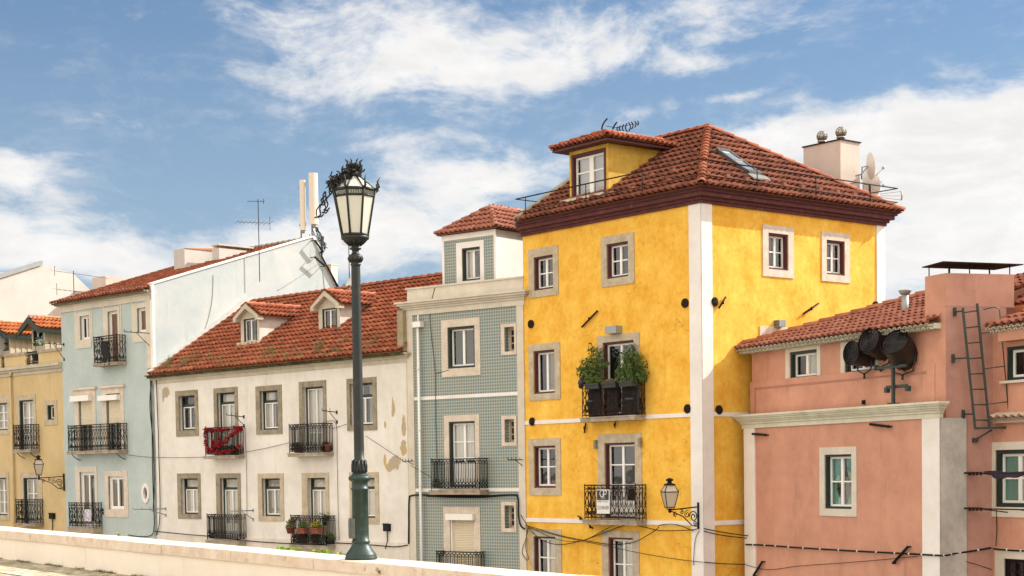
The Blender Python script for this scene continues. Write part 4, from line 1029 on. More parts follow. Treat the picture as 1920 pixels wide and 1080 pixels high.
# ================= pale blue house =================
def blue_house():
    root = thing('town_house', FB, uB0, 0, STREET, 'pale blue house with a tall blank whitewashed gable and cream window bands', 'house', 'painted town houses in the row')
    zf = (zat(FB, 113, 579)+zat(FB, 285, 550))/2; H = []
    def w(*a, **k):
        k = dict(dict(case='offwhite', sur='cream', rows=(), cdeep=False, dep=.10, sashw=.05, cent=.06), **k); H.append(window(root, FB, *a, **k))
    w((142, 171.5, 585, 653), (150.5, 168.5, 592, 637), curtain=('right', 'curtain'))
    w((196.7, 226, 576, 687), (203.5, 222, 583, 686), cols=1, pane='woodpane', name='balcony_door', label='balcony door with brown wooden shutter behind glass')
    w((250, 281.7, 568.6, 641), (258, 277, 577, 623), cols=1, pane='woodpane')
    w((141.6, 181, 728, 849), (148.6, 174, 741, 848), case='dgreen', sash='stonegrey', shutter=.52, sur='stonepale', name='balcony_door')
    w((192.6, 233.6, 725, 849), (200.8, 226.6, 738, 848), case='dgreen', sash='stonegrey', shutter=.50, sur='stonepale', name='balcony_door')
    w((143, 183.5, 875, 989), (151, 179, 885, 988), case='wpaint', curtain=('sides', 'curtaind'), sashw=.07, cent=.1, panel=.08, name='balcony_door')
    w((197.4, 240.8, 883, 970), (204, 233, 893, 955), case='wpaint', curtain=('sides', 'curtaind'), sashw=.07, cent=.12, sur='stonepale')
    uo, zo = FB.pix(273.5, 925); Ho = H+[(uo-.15, uo+.15, zo-.22, zo+.22)]
    q = MB(FB); sheet(q, uB0, 0, STREET, zf+.4, Ho)
    q.poly([(uB0, 8, STREET), (0, 8, STREET), (0, 8, zf+2), (uB0, 8, zf+2)]); q.poly([(uB0, 0, STREET), (uB0, 8, STREET), (uB0, 8, zf+.4), (uB0, 0, zf+.4)]); q.build('wall', [M['skyblue'], M['dark']], root)
    q = MB(FB)      # oval window
    n = 20; A = [(uo+.27*math.cos(2*math.pi*k/n), zo+.40*math.sin(2*math.pi*k/n)) for k in range(n)]; B = [(uo+.15*math.cos(2*math.pi*k/n), zo+.25*math.sin(2*math.pi*k/n)) for k in range(n)]
    for k in range(n):
        j = (k+1) % n; q.quad((A[k][0], -.04, A[k][1]), (A[j][0], -.04, A[j][1]), (B[j][0], -.04, B[j][1]), (B[k][0], -.04, B[k][1])); q.quad((A[k][0], -.04, A[k][1]), (A[j][0], -.04, A[j][1]), (A[j][0], 0, A[j][1]), (A[k][0], 0, A[k][1])); q.quad((B[k][0], -.04, B[k][1]), (B[j][0], -.04, B[j][1]), (B[j][0], .1, B[j][1]), (B[k][0], .1, B[k][1]))
    wo = q.build('oval_window', M['offwhite'], root); q = MB(FB); q.poly([(x, .06, z) for x, z in B]); q.build('pane', M['glassr'], wo)
    # frieze, side strips, panels between top windows
    zs0 = zat(FB, 200, 583); zl = zat(FB, 284, 690)
    q = MB(FB); q.box(uB0, 0, -.05, 0, zf-.22, zf+.1); q.box(uB0, 0, -.10, 0, zf+.0, zf+.12); q.build('frieze', M['cream'], root)
    us = uat(FB, 276, 650); q = MB(FB); q.box(us, .02, -.04, 0, zl, zf-.22); q.build('corner_strip', M['cream'], root)
    for a, b in ((140, 143.5), (171.5, 173.5), (194, 197), (226, 228.5), (248, 250.5)):
        x0, x1 = uat(FB, a, 600), uat(FB, b, 600); q = MB(FB); q.box(x0, x1, -.026, 0, zat(FB, a, 640), zf-.22); q.build('window_band', M['cream'], root)
    for r in ((139, 174, 742, 752.5), (191, 226.6, 741, 751)):
        a = FB.rect(r); q = MB(FB); q.box(a[0], a[1], -.22, -.032, a[2], a[3]); q.build('shutter_box', M['pvc'], root)
    for r in ((138, 182, 726.5, 731), (190, 235, 722.5, 727)):
        a = FB.rect(r); q = MB(FB); q.box(a[0], a[1], -.12, -.03, a[2], a[3]); q.build('window_hood', M['stonepale'], root)
    # gable wall
    fs = Frame(FB.w(0, 0, 0), R(44.7)); pk = fs.pix(585, 445); rb = fs.pix(632, 545); tl = fs.pix(291, 534)
    # right of the ridge it drops steeply
    q = MB(fs); pts = [(0, STREET), (0, tl[1]), (pk[0], pk[1]), (rb[0], rb[1]), (rb[0]+1.4, STREET)]
    q.prism(pts, -.02, .25); q.build('gable', M['gable'], root)
    ed = MB(fs)
    def strip(a, b, w_=.07, e=.05):
        d = Vector((b[0]-a[0], 0, b[1]-a[1])).normalized(); nn = Vector((-d.z, 0, d.x))*w_
        ids = [(a[0], a[1]), (b[0], b[1]), (b[0]+nn.x, b[1]+nn.z), (a[0]+nn.x, a[1]+nn.z)]; ed.prism(ids, -.02-e, .3)
    strip((0, tl[1]), pk); strip(pk, rb); ed.box(-.05, .06, -.06, .1, zl-.1, tl[1]); ed.build('gable_coping', M['offwhite'], root)
    # roof
    OV = .40; run = pk[0]*math.cos(R(.0))+OV; z0 = zf+.16; rise = pk[1]-.10-z0; pl = math.hypot(run, rise)
    q = MB(FB); roof_tiles(q, (0, -OV, z0), (1, 0, 0), Vector((0, run, rise)), [(uB0-.15, 0), (-.05, 0), (-.05, pl), (uB0-.15, pl)], w=.24, h=.40, amp=.06, lip=.06); q.build('roof', M['tile_orange'], root)
    q = MB(FB); q.poly([(uB0, run-OV, z0+rise), (0, run-OV, z0+rise), (0, run-OV+1.2, z0+rise-2.0), (uB0, run-OV+1.2, z0+rise-2.0)]); q.build('roof', M['tile_brown'], root)
    q = MB(FB); caps(q, (uB0-.15, run-OV, z0+rise+.05), (0, run-OV, z0+rise+.05), .12, .4); q.prismx([(-OV, z0), (-OV, z0+.1), (run-OV, z0+rise+.12), (run-OV, z0+rise)], uB0-.25, uB0-.10); q.build('ridge_tiles', M['stonegrey'], root)
    q = MB(FB); eave_strip(q, uB0-.2, 0, -OV+.04, z0-.05, w=.17, r=.05, d=.3); q.box(uB0-.15, 0, -OV+.16, 7.5, z0-.10, z0+.01); q.build('eave_tiles', M['stonegrey'], root)
    def zr(y): return z0+(y+OV)*rise/run
    # chimneys
    def chim(px0, px1, ptop, y, dy, mat, cap=None, label=None):
        f = FB.off(0, y); a, b = uat(f, px0, ptop+10), uat(f, px1, ptop+10); zt = zat(f, (px0+px1)/2, ptop); q = MB(f); q.box(a, b, 0, dy, zr(y)-.3, zt); o = q.build('chimney', M[mat], root)
        if label: o['label'] = label
        if cap == 'vents':
            q = MB(f); L = (b-a)
            for k in range(3): q.box(a+.04, a+.22, .05+k*dy/3, .05+k*dy/3+dy/3-.12, zt, zt+.12)
            q.box(a-.03, b+.03, -.03, dy+.03, zt+.12, zt+.18); q.build('chimney_cap', M['stonepale'], o)
        elif cap == 'tiles':
            q = MB(f); q.prismx([(0, zt), (dy, zt), (dy/2, zt+.12)], a-.03, b+.03); q.build('chimney_cap', M['tile_bright'], o)
    chim(326, 346, 467, 4.3, 3.2, 'farwhite', 'tiles'); chim(398, 411, 466, 5.4, 1.8, 'farwhite', 'vents')
    chim(173, 198, 519, 5.6, 2.0, 'pinkpale', None, 'low pink-sided chimney')
    bal = [balcony(root, FB, 175.6, 235.4, 633, 683, 688, p=.42, style='scroll', mat='rustiron', braces=False),
           balcony(root, FB, 127.5, 238, 799, 847, 852.5, p=.45, style='scroll', mat='iron'),
           balcony(root, FB, 129, 190.5, 943, 988, 998, p=.42, style='scroll', mat='iron')]
    return root, fs, pk, bal, zr
M['woodpane'] = simple('wooden_inner_shutter', (.13, .065, .035), .35, var=.5, scale=4)
Broot, FG, Bpk, Bbal, bzr = blue_house()

# ================= ochre house =================
def ochre_house():
    u0 = uat(FO, 0, 800)-6
    root = thing('town_house', FO, u0, 0, STREET, 'ochre yellow house cut by the left edge, with attic dormers behind a low parapet', 'house', 'painted town houses in the row')
    zc = zat(FO, 60, 702); H = []
    def w(*a, **k):
        k = dict(dict(case='dgreen', sur='stone', cdeep=True, dep=.13, rows=(.33, .66)), **k); H.append(window(root, FO, *a, **k))
    w((-16, 20, 742, 815), (-9, 15, 756, 806.5), curtain=('full', 'curtain'))
    w((32.4, 68.6, 740, 850), (37.8, 64.5, 750, 848), curtain=('full', 'curtain'), name='balcony_door')
    w((83.4, 107.6, 751, 797), (89.7, 102.3, 759.5, 787), cols=1, rows=())
    w((-12, 18, 886, 975), (-7, 14, 896, 966), curtain=('full', 'curtain'))
    w((40, 80, 886, 985), (45.6, 72.4, 896, 984), curtain=('full', 'curtain'), name='balcony_door')
    q = MB(FO); sheet(q, u0, 0, STREET, zc+.1, H); q.poly([(u0, 0, STREET), (u0, 8, STREET), (u0, 8, zc), (u0, 0, zc)]); q.poly([(u0, 8, STREET), (0, 8, STREET), (0, 8, zc), (u0, 8, zc)]); q.build('wall', [M['ochre'], M['dark']], root)
    moulding(root, FO, u0, 0, zc, zat(FO, 60, 685), [(.04, .5), (.12, .3), (.2, .4)], 'creamold', ends=False)
    za = zat(FO, 60, 684); zp = zat(FO, 95, 655)
    # low parapet with gaps
    for a, b in ((-60, 1), (8, 47), (72, 121)):
        x0, x1 = uat(FO, a, 670), min(0, uat(FO, b, 670)); q = MB(FO); q.box(x0, x1, .0, .25, za-.02, zp-.10); o = q.build('parapet', M['ochre'], root); q = MB(FO); q.box(x0-.03, min(0, x1+.03), -.05, .30, zp-.10, zp+.02); q.build('coping', M['slab'], o)
    for a, b in ((1, 8), (47, 72)):
        x0, x1 = uat(FO, a, 670), uat(FO, b, 670); q = MB(Bent(FO, (x0, .1), (1, 0))); railing_side(q, x1-x0, za+.0, zp-za, 'plain', .013); q.build('railing', M['iron'], root)
    q = MB(FO); q.box(u0, 0, .25, 8, za-.3, za-.03); q.build('terrace_roof', M['stonegrey'], root)
    # attic dormers
    def dormer(px0, px1, ptop, pyw, pks, xend):
        fd = FO.off(0, 1.1); a, b = uat(fd, px0, 640), uat(fd, px1, 640); zt = zat(fd, px1, ptop); mid = (a+b)/2; zk = zat(fd, (px0+px1)/2, pks); ho = (a+.14, b-.08, zat(fd, px1, pyw+20), zat(fd, px1, pyw-21))
        q = MB(fd); sheet(q, a, b, za-.1, zt, [ho]); q.poly([(a, 0, zt), (b, 0, zt), (mid, 0, zk-.1)]); do = q.build('dormer', [M['creamold'], M['dark']], root)
        q = MB(fd); ring(q, *ho, .05, -.01, .1); q.box(ho[0], ho[1], .02, .08, ho[2]+.32, ho[2]+.38); q.build('dormer_window', M['dgreen'], do)
        q = MB(fd); q.quad((ho[0], .07, ho[2]), (ho[1], .07, ho[2]), (ho[1], .07, ho[3]), (ho[0], .07, ho[3])); q.build('dormer_pane', M['glassr'], do)
        q = MB(fd); n = 34; D = 5.0
        for k in range(n): y = k*D/n; q.box(b-.02, b+(.015 if k % 2 else .04), y+.004, y+D/n-.004, za-.1, zt)
        q.box(a-.01, a+.02, 0, D, za-.1, zt); q.build('dormer_side', M['siding'], do)
        e = .30; hw = (b-a)/2+e; zs_ = zt+.02; sl = math.hypot(hw, zk-zs_+.05); q = MB(fd)
        roof_tiles(q, (mid+hw, 0, zs_), (0, 1, 0), Vector((-hw, 0, zk-zs_+.05)), [(-.45, 0), (5, 0), (5, sl), (-.45, sl)], w=.2, h=.35); roof_tiles(q, (mid-hw, 0, zs_), (0, -1, 0), Vector((hw, 0, zk-zs_+.05)), [(.45, 0), (-5, 0), (-5, sl), (.45, sl)], w=.2, h=.35); q.build('dormer_roof', M['tile_bright'], do)
        q = MB(fd); caps(q, (mid, 5, zk+.10), (mid, -.45, zk+.10), .08, .4); q.build('dormer_ridge', M['tile_bright'], do)
        q = MB(fd); t = .2; q.prism([(mid-hw-.04, zs_-t-.05), (mid-hw-.04, zs_+.02), (mid, zk+.07), (mid+hw+.04, zs_+.02), (mid+hw+.04, zs_-t-.05), (mid, zk-t-.02)], -.50, -.40); q.prismx([(-.45, zs_-.2), (-.45, zs_-.01), (5, zs_-.01), (5, zs_-.2)], mid+hw-.16, mid+hw-.02); q.build('dormer_bargeboard', M['dgreen'], do)
    dormer(60, 83, 617, 627, 598, 115); dormer(-5, 18, 628, 637, 608, 60)
    u, z = FO.pix(23, 706); q = MB(FO); q.tube([(u, -.1, STREET), (u, -.1, z)], .05, 8); q.tube([(u, -.1, z), (u+.1, -.12, z+.12), (u+.0, -.1, z+.2)], .07, 8); q.build('drain_pipe', M['ochre'], root)
    b1 = balcony(root, FO, 25, 73, 798, 844, 849, p=.40, style='scroll', mat='iron'); b2 = balcony(root, FO, 29.3, 80.3, 937, 981.5, 986, p=.40, style='scroll', mat='iron', braces=False)
    return root, za, zp
M['siding'] = simple('cream_board_siding', (.52, .44, .31), .7, var=.1)
Oroot, Oza, Ozp = ochre_house()

# ================= white gabled house behind the ochre one =================
def far_house():
    f = Frame(through(170, 80), R(44.7)); a = f.pix(75, 497); b = f.pix(182, 556); l = f.pix(-60, 540)
    root = thing('town_house', f, 0, 0, STREET, 'large plain white gable wall rising behind the ochre house', 'house', 'painted town houses in the row')
    q = MB(f); q.prism([(l[0], STREET), (l[0], l[1]), (a[0], a[1]), (f.pix(136, 508)[0], f.pix(136, 512)[1]), (b[0], b[1]), (b[0], STREET)], 0, 8); q.build('gable', M['farwhite'], root)
    q = MB(f); d = Vector((a[0]-l[0], 0, a[1]-l[1])); q.prism([(l[0], l[1]-.02), (a[0]+.1, a[1]+.02), (a[0]+.1, a[1]+.22), (l[0], l[1]+.18)], -.08, .3); q.build('coping', M['galv'], root)
    q = MB(f); r1 = Vector((0, 6, -1.5)); roof_tiles(q, (l[0], .6, l[1]-.3), (d.x, 0, d.z), Vector((-.1, 3, -2)), [(0, 0), (3, 0), (3, 2), (0, 2)]); q.build('roof', M['tile_orange'], root)
    return f
FF = far_house()

# ================= pink house =================
def pink_house():
    root = thing('town_house', FK, 0, 0, STREET, 'salmon pink house with white corner strips, mossy cornice and big chimney block', 'house', 'painted town houses in the row')
    uR = uat(FK, 1763, 900); fu = FK.off(0, .28); uL = uat(fu, 1410, 720)
    zc0 = (zat(FK, 1402, 802)+zat(FK, 1763, 785))/2; zc1 = (zat(FK, 1391, 777)+zat(FK, 1760, 755))/2
    H = [window(root, FK, (1538, 1607, 838, 968), (1547.5, 1598, 852, 954), case='dgreen', sur='cream', rows=(.5,), curtain=('tied', 'curtaing'), sashw=.05, cent=.1, dep=.12)]
    q = MB(FK); sheet(q, 0, uR, STREET, zc0+.05, H)
    q.poly([(0, 0, STREET), (0, 7, STREET), (0, 7, zc0), (0, 0, zc0)]); q.build('wall', [M['pink'], M['dark']], root)
    c1 = uat(FK, 1417, 900); c2 = uat(FK, 1731, 900)
    for a, b in ((-.03, c1), (c2, uR+.02)): q = MB(FK); q.box(a, b, -.035, .001, STREET, zc0); q.build('corner_strip', M['offwhite'], root)
    q = MB(FK); q.box(uR-.02, uR+.02, -.03, .75, STREET, zc0); q.build('corner_strip', M['staincol'], root)
    moulding(root, FK, -.05, uR, zc0, zc1, [(.05, .55), (.09, .3), (.14, .2), (.19, .25), (.24, .2), (.28, .25)], 'mosscream')
    # upper storey
    ze = (zat(fu, 1410, 663)+zat(fu, 1735, 620))/2
    H = []
    for s, o in (((1474, 1539.5, 648, 715), (1482, 1533, 657.5, 710)), ((1577.5, 1648, 638, 704), (1585, 1642, 646, 699))):
        H.append(window(root, fu, s, o, case='dgreen', sur='cream', rows=(), sashw=.05, cent=.11, dep=.12, curtain=('right', 'curtain'), curfrac=.9, cw=.07))
    uR2 = uat(fu, 1768, 640)
    q = MB(fu); sheet(q, uL, uR2, zc1-.1, ze+.1, H); q.poly([(uL, 0, zc1-.1), (uL, 7, zc1-.1), (uL, 7, ze), (uL, 0, ze)]); q.build('wall', [M['pink'], M['dark']], root)
    zb = zat(fu, 1600, 700); q = MB(fu); zz1 = zat(fu, 1400, 712)*.5+zat(fu, 1735, 690)*.5
    q.box(uL-.02, uR2-.25, -.05, .0, zc1, zz1); q.build('upper_band', M['pink'], root)
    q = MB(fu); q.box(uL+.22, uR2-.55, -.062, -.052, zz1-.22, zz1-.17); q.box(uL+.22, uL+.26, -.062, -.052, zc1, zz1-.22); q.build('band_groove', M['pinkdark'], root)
    # hip roof
    OV = .42; z0 = ze+.12; ur = uR2-.02; pit = .325
    T = Vector((0, 1, pit)); pl = 4.6
    q = MB(fu); x0 = uL-OV-.1; k = math.hypot(1, pit)
    roof_tiles(q, (0, -OV, z0), (1, 0, 0), T, [(x0, 0), (ur, 0), (ur, pl*k), (x0+pl, pl*k)], w=.25, h=.42, amp=.06, lip=.05)
    q.build('roof', M['tile_salmon'], root)
    q = MB(fu); roof_tiles(q, (x0, 0, z0), (0, 1, 0), Vector((1, 0, pit)), [(-OV, 0), (7.5, 0), (7.5, pl*k), (pl-OV, pl*k)], w=.25, h=.42); q.build('roof', M['tile_salmon'], root)
    q = MB(fu); caps(q, (x0, -OV, z0+.05), (x0+pl, pl-OV, z0+pl*pit+.06), .12, .45); q.build('ridge_tiles', M['tile_brown2'], root)
    q = MB(fu); eave_strip(q, x0, ur, -OV+.02, z0-.055, w=.20, r=.06, d=.3); eave_strip(q, x0+.1, ur, -OV+.10, z0-.13, w=.20, r=.055, d=.3); q.box(x0+.2, ur, -OV+.18, 6, z0-.12, z0+.01); q.build('eave_tiles', M['mosscream'], root)
    # metal flue
    f2 = fu.off(0, 1.5); u, z = f2.pix(1697, 572); zt = zat(f2, 1697, 545); q = MB(f2); q.lathe((u, 0, z-.4), [(0, .09), (zt-z+.28, .09)], 14); q.lathe((u, 0, zt-.1), [(0, .11), (.1, .17), (.11, .17), (.12, .1)], 14); q.build('flue', M['galv'], root)
    # chimney block
    fm0 = fu; xm = uat(fu, 1775, 560); fl = fu.off(0, -.02); xa = uat(fl, 1735, 560)
    FM = Frame(fu.w(xm, -.03, 0), R(74)); wM = uat(FM, 1901, 545); zt = zat(FM, 1775, 512); zl = zat(FM, 1775, 574)
    wall_end = uat(FM, 1861, 900)
    # plan of the chimney top: parallelogram between the two faces
    A = fu.w(xa, -.03, 0); B = FM.w(0, 0, 0); Cc = FM.w(wM, 0, 0); Dd = Cc+(A-B)
    def prismw(q, pts, z0_, z1_):
        a = [q.vw(Vector((p.x, p.y, z0_))) for p in pts]; b = [q.vw(Vector((p.x, p.y, z1_))) for p in pts]; n = len(pts); q.f(a[::-1]); q.f(b)
        for i in range(n): q.f([a[i], a[(i+1) % n], b[(i+1) % n], b[i]])
    q = MB(FM); prismw(q, [A, B, Cc, Dd], zl, zt); ch = q.build('chimney', M['pink'], root)
    ux = uat(FM, 1886, 577); ld = (A-B)
    q = MB(FM); prismw(q, [A, B, FM.w(ux, 0, 0), FM.w(ux, 0, 0)+ld], STREET, zl-.002); q.build('wall', M['pink'], root)
    q = MB(FM); q.box(-.005, ux, -.014, -.001, STREET, zl-.004); q.build('wall', M['pinkskylit'], root)
    q = MB(FM); q.box(-.01, wM+.01, -.02, .0, zl-.01, zl+.015); q.build('ledge', M['pinkskylit'], root)
    q = MB(FM); q.box(-.002, wM, -.012, -.001, zl+.016, zt); q.build('chimney_face', M['pinkmid'], ch)
    q = MB(FM); ov = .22; up = [A+(A-B).normalized()*ov-FM.n*ov*.6-FM.d*.0, B-FM.n*ov*.9-fu.n*ov*.9, Cc+FM.d*ov-FM.n*ov*.3, Dd+FM.d*ov+(A-B).normalized()*ov]
    zc = zt+.22; prismw(q, up, zc, zc+.025)
    for t in (.03, .35, .66, .97):
        for P_, Q_ in ((B, Cc), (A, Dd)): p = P_.lerp(Q_, t)+(Dd+A-B-Cc)*0; p = p.lerp((A+B+Cc+Dd)/4, .05); q.tube([(p.x, p.y, zt-.01), (p.x, p.y, zc)], .014, 5, world=True)
    q.build('chimney_cap', M['rustiron'], ch)
    # right hand part of the house
    FS = Frame(FM.w(wall_end, 0, 0), R(-24)); sR = uat(FS, 1990, 800)+9
    H = []
    H.append(window(root, FS, None, (1888, 1945, 648, 712), case='dgreen', rows=(), cw=.07, dep=.12, sashw=.06, cent=.1))
    H.append(window(root, FS, (1859.5, 1955, 828, 970), (1867.5, 1945, 843, 951), case='dgreen', sur='cream', rows=(.5,), curtain=('full', 'curtaing'), cw=.09, dep=.12, sashw=.06, cent=.12))
    H.append(window(root, FS, (1867, 1965, 1030, 1130), (1884, 1950, 1049, 1125), case='iron', sur='cream', sash='iron', rows=(.3, .6), cols=4, cent=.03, cw=.03, dep=.05))
    zsE = zat(FS, 1885, 628)
    q = MB(FS); sheet(q, -.3, sR, STREET, zsE+.3, H); q.build('wall', [M['pink'], M['dark']], root)
    q = MB(FS); a = FS.rect((1880, 1950, 712, 717)); q.box(a[0], a[1], -.1, 0, a[2], a[3]); q.build('sill', M['cream'], root)
    # small tiled ledges
    zl1 = zat(FS, 1890, 613); e1 = uat(FS.off(0, -.5), 1848, 612)
    q = MB(FS); q.box(e1+.28, sR, -.38, 0, zl1-.36, zl1-.06); q.build('soffit', M['pink'], root)
    q = MB(FS); roof_tiles(q, (0, -.55, zl1), (1, 0, 0), Vector((0, 1, .36)), [(e1, 0), (sR, 0), (sR, 1.3), (e1+.5, 1.3)], w=.25, h=.42, amp=.06, lip=.05); q.build('roof', M['tile_salmon'], root)
    q = MB(FS); eave_strip(q, e1, sR, -.53, zl1-.07, w=.2, r=.06, d=.3); eave_strip(q, e1+.05, sR, -.45, zl1-.14, w=.2, r=.055, d=.3); q.build('eave_tiles', M['mosscream'], root)
    zl2 = zat(FS, 1890, 785); e2 = uat(FS.off(0, -.25), 1853, 790); q = MB(FS); roof_tiles(q, (0, -.26, zl2), (1, 0, 0), Vector((0, 1, .45)), [(e2, 0), (sR, 0), (sR, .3), (e2, .3)], w=.25, h=.3, amp=.06, lip=.05); q.box(e2, sR, -.14, 0, zl2-.1, zl2-.02); q.build('tiled_ledge', M['tile_pale'], root)
    # upper roof beyond the chimney with its clay gutter piece
    zu = zat(FS.off(0, 1.0), 1900, 573); q = MB(FS); roof_tiles(q, (0, .9, zu), (1, 0, 0), Vector((0, 1, .42)), [(-.6, 0), (sR, 0), (sR, 2.2), (-.6, 2.2)], w=.25, h=.42, amp=.06, lip=.05); q.build('roof', M['tile_salmon'], root)
    q = MB(FS); caps(q, (-.8, 2.95, zu+.98), (sR, 2.95, zu+.98), .13, .45); q.build('ridge_tiles', M['tile_brown2'], root)
    q = MB(FS); q.box(-.2, sR, .85, 1.1, zl1+.2, zu-.04); q.build('wall', M['claywall'], root)
    # iron bars fixed to the walls
    def stick(fr, a, b, r=.035, o=-.09):
        ua, za = fr.pix(*a); ub, zb_ = fr.pix(*b); q = MB(fr); q.tube([(ua, o, za), (ub, o, zb_)], r, 6)
        q.tube([(ua, o, za), (ua, 0, za)], .02, 5); q.tube([(ub, o, zb_), (ub, 0, zb_)], .02, 5); q.build('tie_bar', M['iron'], root)
    stick(FK, (1416, 813.5), (1441, 815.5)); stick(FK, (1637, 795.5), (1673, 800)); stick(FK, (1418, 1079), (1434.5, 1053)); stick(FK, (1680, 1056), (1708, 1025)); 
    u, z = fu.pix(1624, 754); q = MB(fu); q.lathe((u, -.08, z-.05), [(0, .05), (.1, .05)], 10); q.box(u-.03, u+.03, -.1, -.05, z-.03, z+.03); q.build('vent_hole', M['iron'], root)
    return root, fu, FM, FS, ze, zc1, sR
def mossy():
    m = plaster('mossy_cream_cornice', (.50, .48, .36), (.62, .60, .49), None, (.20, .19, .08), .8, 1.2)
    return m
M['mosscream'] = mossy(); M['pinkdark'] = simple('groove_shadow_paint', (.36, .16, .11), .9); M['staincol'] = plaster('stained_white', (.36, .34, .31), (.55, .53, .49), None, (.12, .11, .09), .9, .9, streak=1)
M['pinkskylit'] = plaster('skylit_mauve_pink_render', (.36, .19, .15), (.47, .26, .205), (.50, .30, .25), (.25, .13, .10), .5, .9, fine=.07)  # pink render toned mauve: cooler skylight on this side put into the colour
M['tile_brown2'] = tile_mat('clay_ridge', [(.25, .09, .05), (.33, .12, .065), (.38, .15, .09)]); M['tile_pale'] = tile_mat('clay_pale', [(.42, .30, .22), (.5, .38, .28)], mossf=.5)
M['claywall'] = plaster('terracotta_wall', (.28, .09, .035), (.50, .20, .09), None, (.12, .04, .02), .6, 1.0)
Kroot, FU, FM, FS, Kze, Kzc, KsR = pink_house()

# ================= street lamp on the parapet =================
M['lampgreen'] = simple('dark_green_cast_iron', (.014, .034, .028), .45, var=.35, scale=5, rust=(.03, .05, .04))
M['lampblack'] = simple('weathered_black_post', (.014, .017, .0165), .5, var=.5, scale=4, rust=(.03, .03, .027))
def opal(name, col, tr=.35):
    m, nt, b = nmat(name); g = NB(nt); co = g.n('ShaderNodeTexCoord').outputs['Object']
    c = g.mix(g.noise(co, 3, 4, .6, (1, 1, .4)), tuple(x*.82 for x in col), col); nt.links.new(c, b.inputs['Base Color']); b.inputs['Roughness'].default_value = .25
    t = g.n('ShaderNodeBsdfTranslucent'); nt.links.new(c, t.inputs[0]); mx = g.n('ShaderNodeMixShader'); mx.inputs[0].default_value = tr
    out = nt.nodes['Material Output']; nt.links.new(b.outputs[0], mx.inputs[1]); nt.links.new(t.outputs[0], mx.inputs[2]); nt.links.new(mx.outputs[0], out.inputs[0]); return m
M['opal'] = opal('opal_glass', (.84, .83, .75)); M['clearlamp'] = opal('frosted_lamp_glass', (.72, .64, .50))
def street_lamp():
    f = PW.off(0, .30); u, _ = f.pix(677, 1047); P = f.w(u, 0, 0); zbase = ztop(u); D = P.y
    fr = Frame(P, R(90)); sc_ = D/FPX
    root = thing('street_lamp', fr, 0, 0, zbase, 'tall dark street lamp on a green cast base standing on the parapet', 'street lamp')
    _, z1047 = fr.pix(677, 1047)
    def Z(py): return fr.pix(672, py)[1]-z1047+zbase
    def prof(L): return [(Z(py)-zbase, r*sc_) for py, r in L]
    q = MB(fr); q.lathe((0, 0, zbase), prof([(1047, 30.5), (1044, 30.5), (1042, 29), (1039, 29.5), (1036, 27.5), (1031, 23.5), (1025, 19.5), (1020, 17), (1017, 16.2), (1015.8, 17.4), (1012.5, 17.4), (1011.5, 15.6), (1000, 15.6), (918.5, 15.2), (917.5, 16.8), (914, 16.8), (913, 15), (902, 15), (900.5, 17.5), (898, 20.8), (892.5, 20.8), (891, 17), (888, 14.5), (886, 12.5)]), 32); q.build('base', M['lampgreen'], root)
    q = MB(fr); q.lathe((0, 0, zbase), prof([(887, 12.5), (884, 13.5), (879, 13.9), (872, 12.8), (866, 11.3), (861, 12), (859, 9.6), (840, 9.5), (700, 9.1), (500, 8.4), (497, 8.4), (496, 9.8), (493.5, 9.8), (492.5, 8.3), (489, 9.8), (486, 12.8), (481.5, 14), (477.5, 12.8), (475, 8), (471, 6), (467.5, 7), (466, 11), (463.5, 11), (462, 7), (459, 8.5), (456, 12), (452, 18), (449.5, 22), (447.5, 25.5), (443, 26.5), (441.5, 24)]), 28)
    n = 12
    for k in range(n):      # leaf collar above the base and petals under the lantern
        a = 2*math.pi*k/n
        for (za, zb_, r0, r1) in ((Z(884), Z(862), 13.6, 12.6), (Z(482), Z(490), 13.8, 10), (Z(459), Z(449), 10, 21)):
            ca, sa = math.cos(a), math.sin(a); q.tube([(ca*r0*sc_, sa*r0*sc_, za), (ca*(r0+r1)/2*1.06*sc_, sa*(r0+r1)/2*1.06*sc_, (za+zb_)/2), (ca*r1*sc_, sa*r1*sc_, zb_)], .012, 5)
    q.build('post', M['lampblack'], root)
    # octagonal lantern
    ph = R(30); na = [ph+2*math.pi*k/8 for k in range(8)]
    def ringp(r, z): return [(r*sc_*math.cos(a), r*sc_*math.sin(a), z) for a in na]
    b0, b1, b2, b3 = ringp(25.5, Z(440)), ringp(38.5, Z(368.5)), ringp(41.5, Z(356.5)), ringp(9, Z(329))
    q = MB(fr)
    for k in range(8):
        j = (k+1) % 8
        q.tube([b0[k], b1[k], b2[k]], .016, 5); q.tube([b2[k], b3[k]], .013, 5); q.tube([b0[k], b0[j]], .018, 5); q.tube([b1[k], b1[j]], .016, 5); q.tube([b2[k], b2[j]], .022, 5)
        A, B, C_, D_ = Vector(b1[k]), Vector(b1[j]), Vector(b2[k]), Vector(b2[j])
        for i in range(1, 10): t = i/10; q.tube([A.lerp(B, t), C_.lerp(D_, t)], .007, 4)
        p = Vector(b2[k]); o = Vector((p.x, p.y, 0)).normalized()      # little horns at the eaves
        q.tube([p, p+o*.05+Vector((0, 0, .03)), p+o*.03+Vector((0, 0, .10)), p+o*.07+Vector((0, 0, .16))], .012, 5, rs=[.02, .018, .012, .003])
    # crown finial
    q.lathe((0, 0, Z(331)), [(0, .065), (.03, .08), (.06, .06), (.12, .05), (.14, .075), (.17, .08)], 14)
    for k in range(8):
        a = na[k]; o = Vector((math.cos(a), math.sin(a), 0)); z = Z(331)
        q.tube([o*.06+Vector((0, 0, z+.10)), o*.10+Vector((0, 0, z+.15)), o*.085+Vector((0, 0, z+.20)), o*.125+Vector((0, 0, z+.225))], .01, 4, rs=[.02, .018, .012, .004])
    q.build('lantern_frame', M['lampblack'], root)
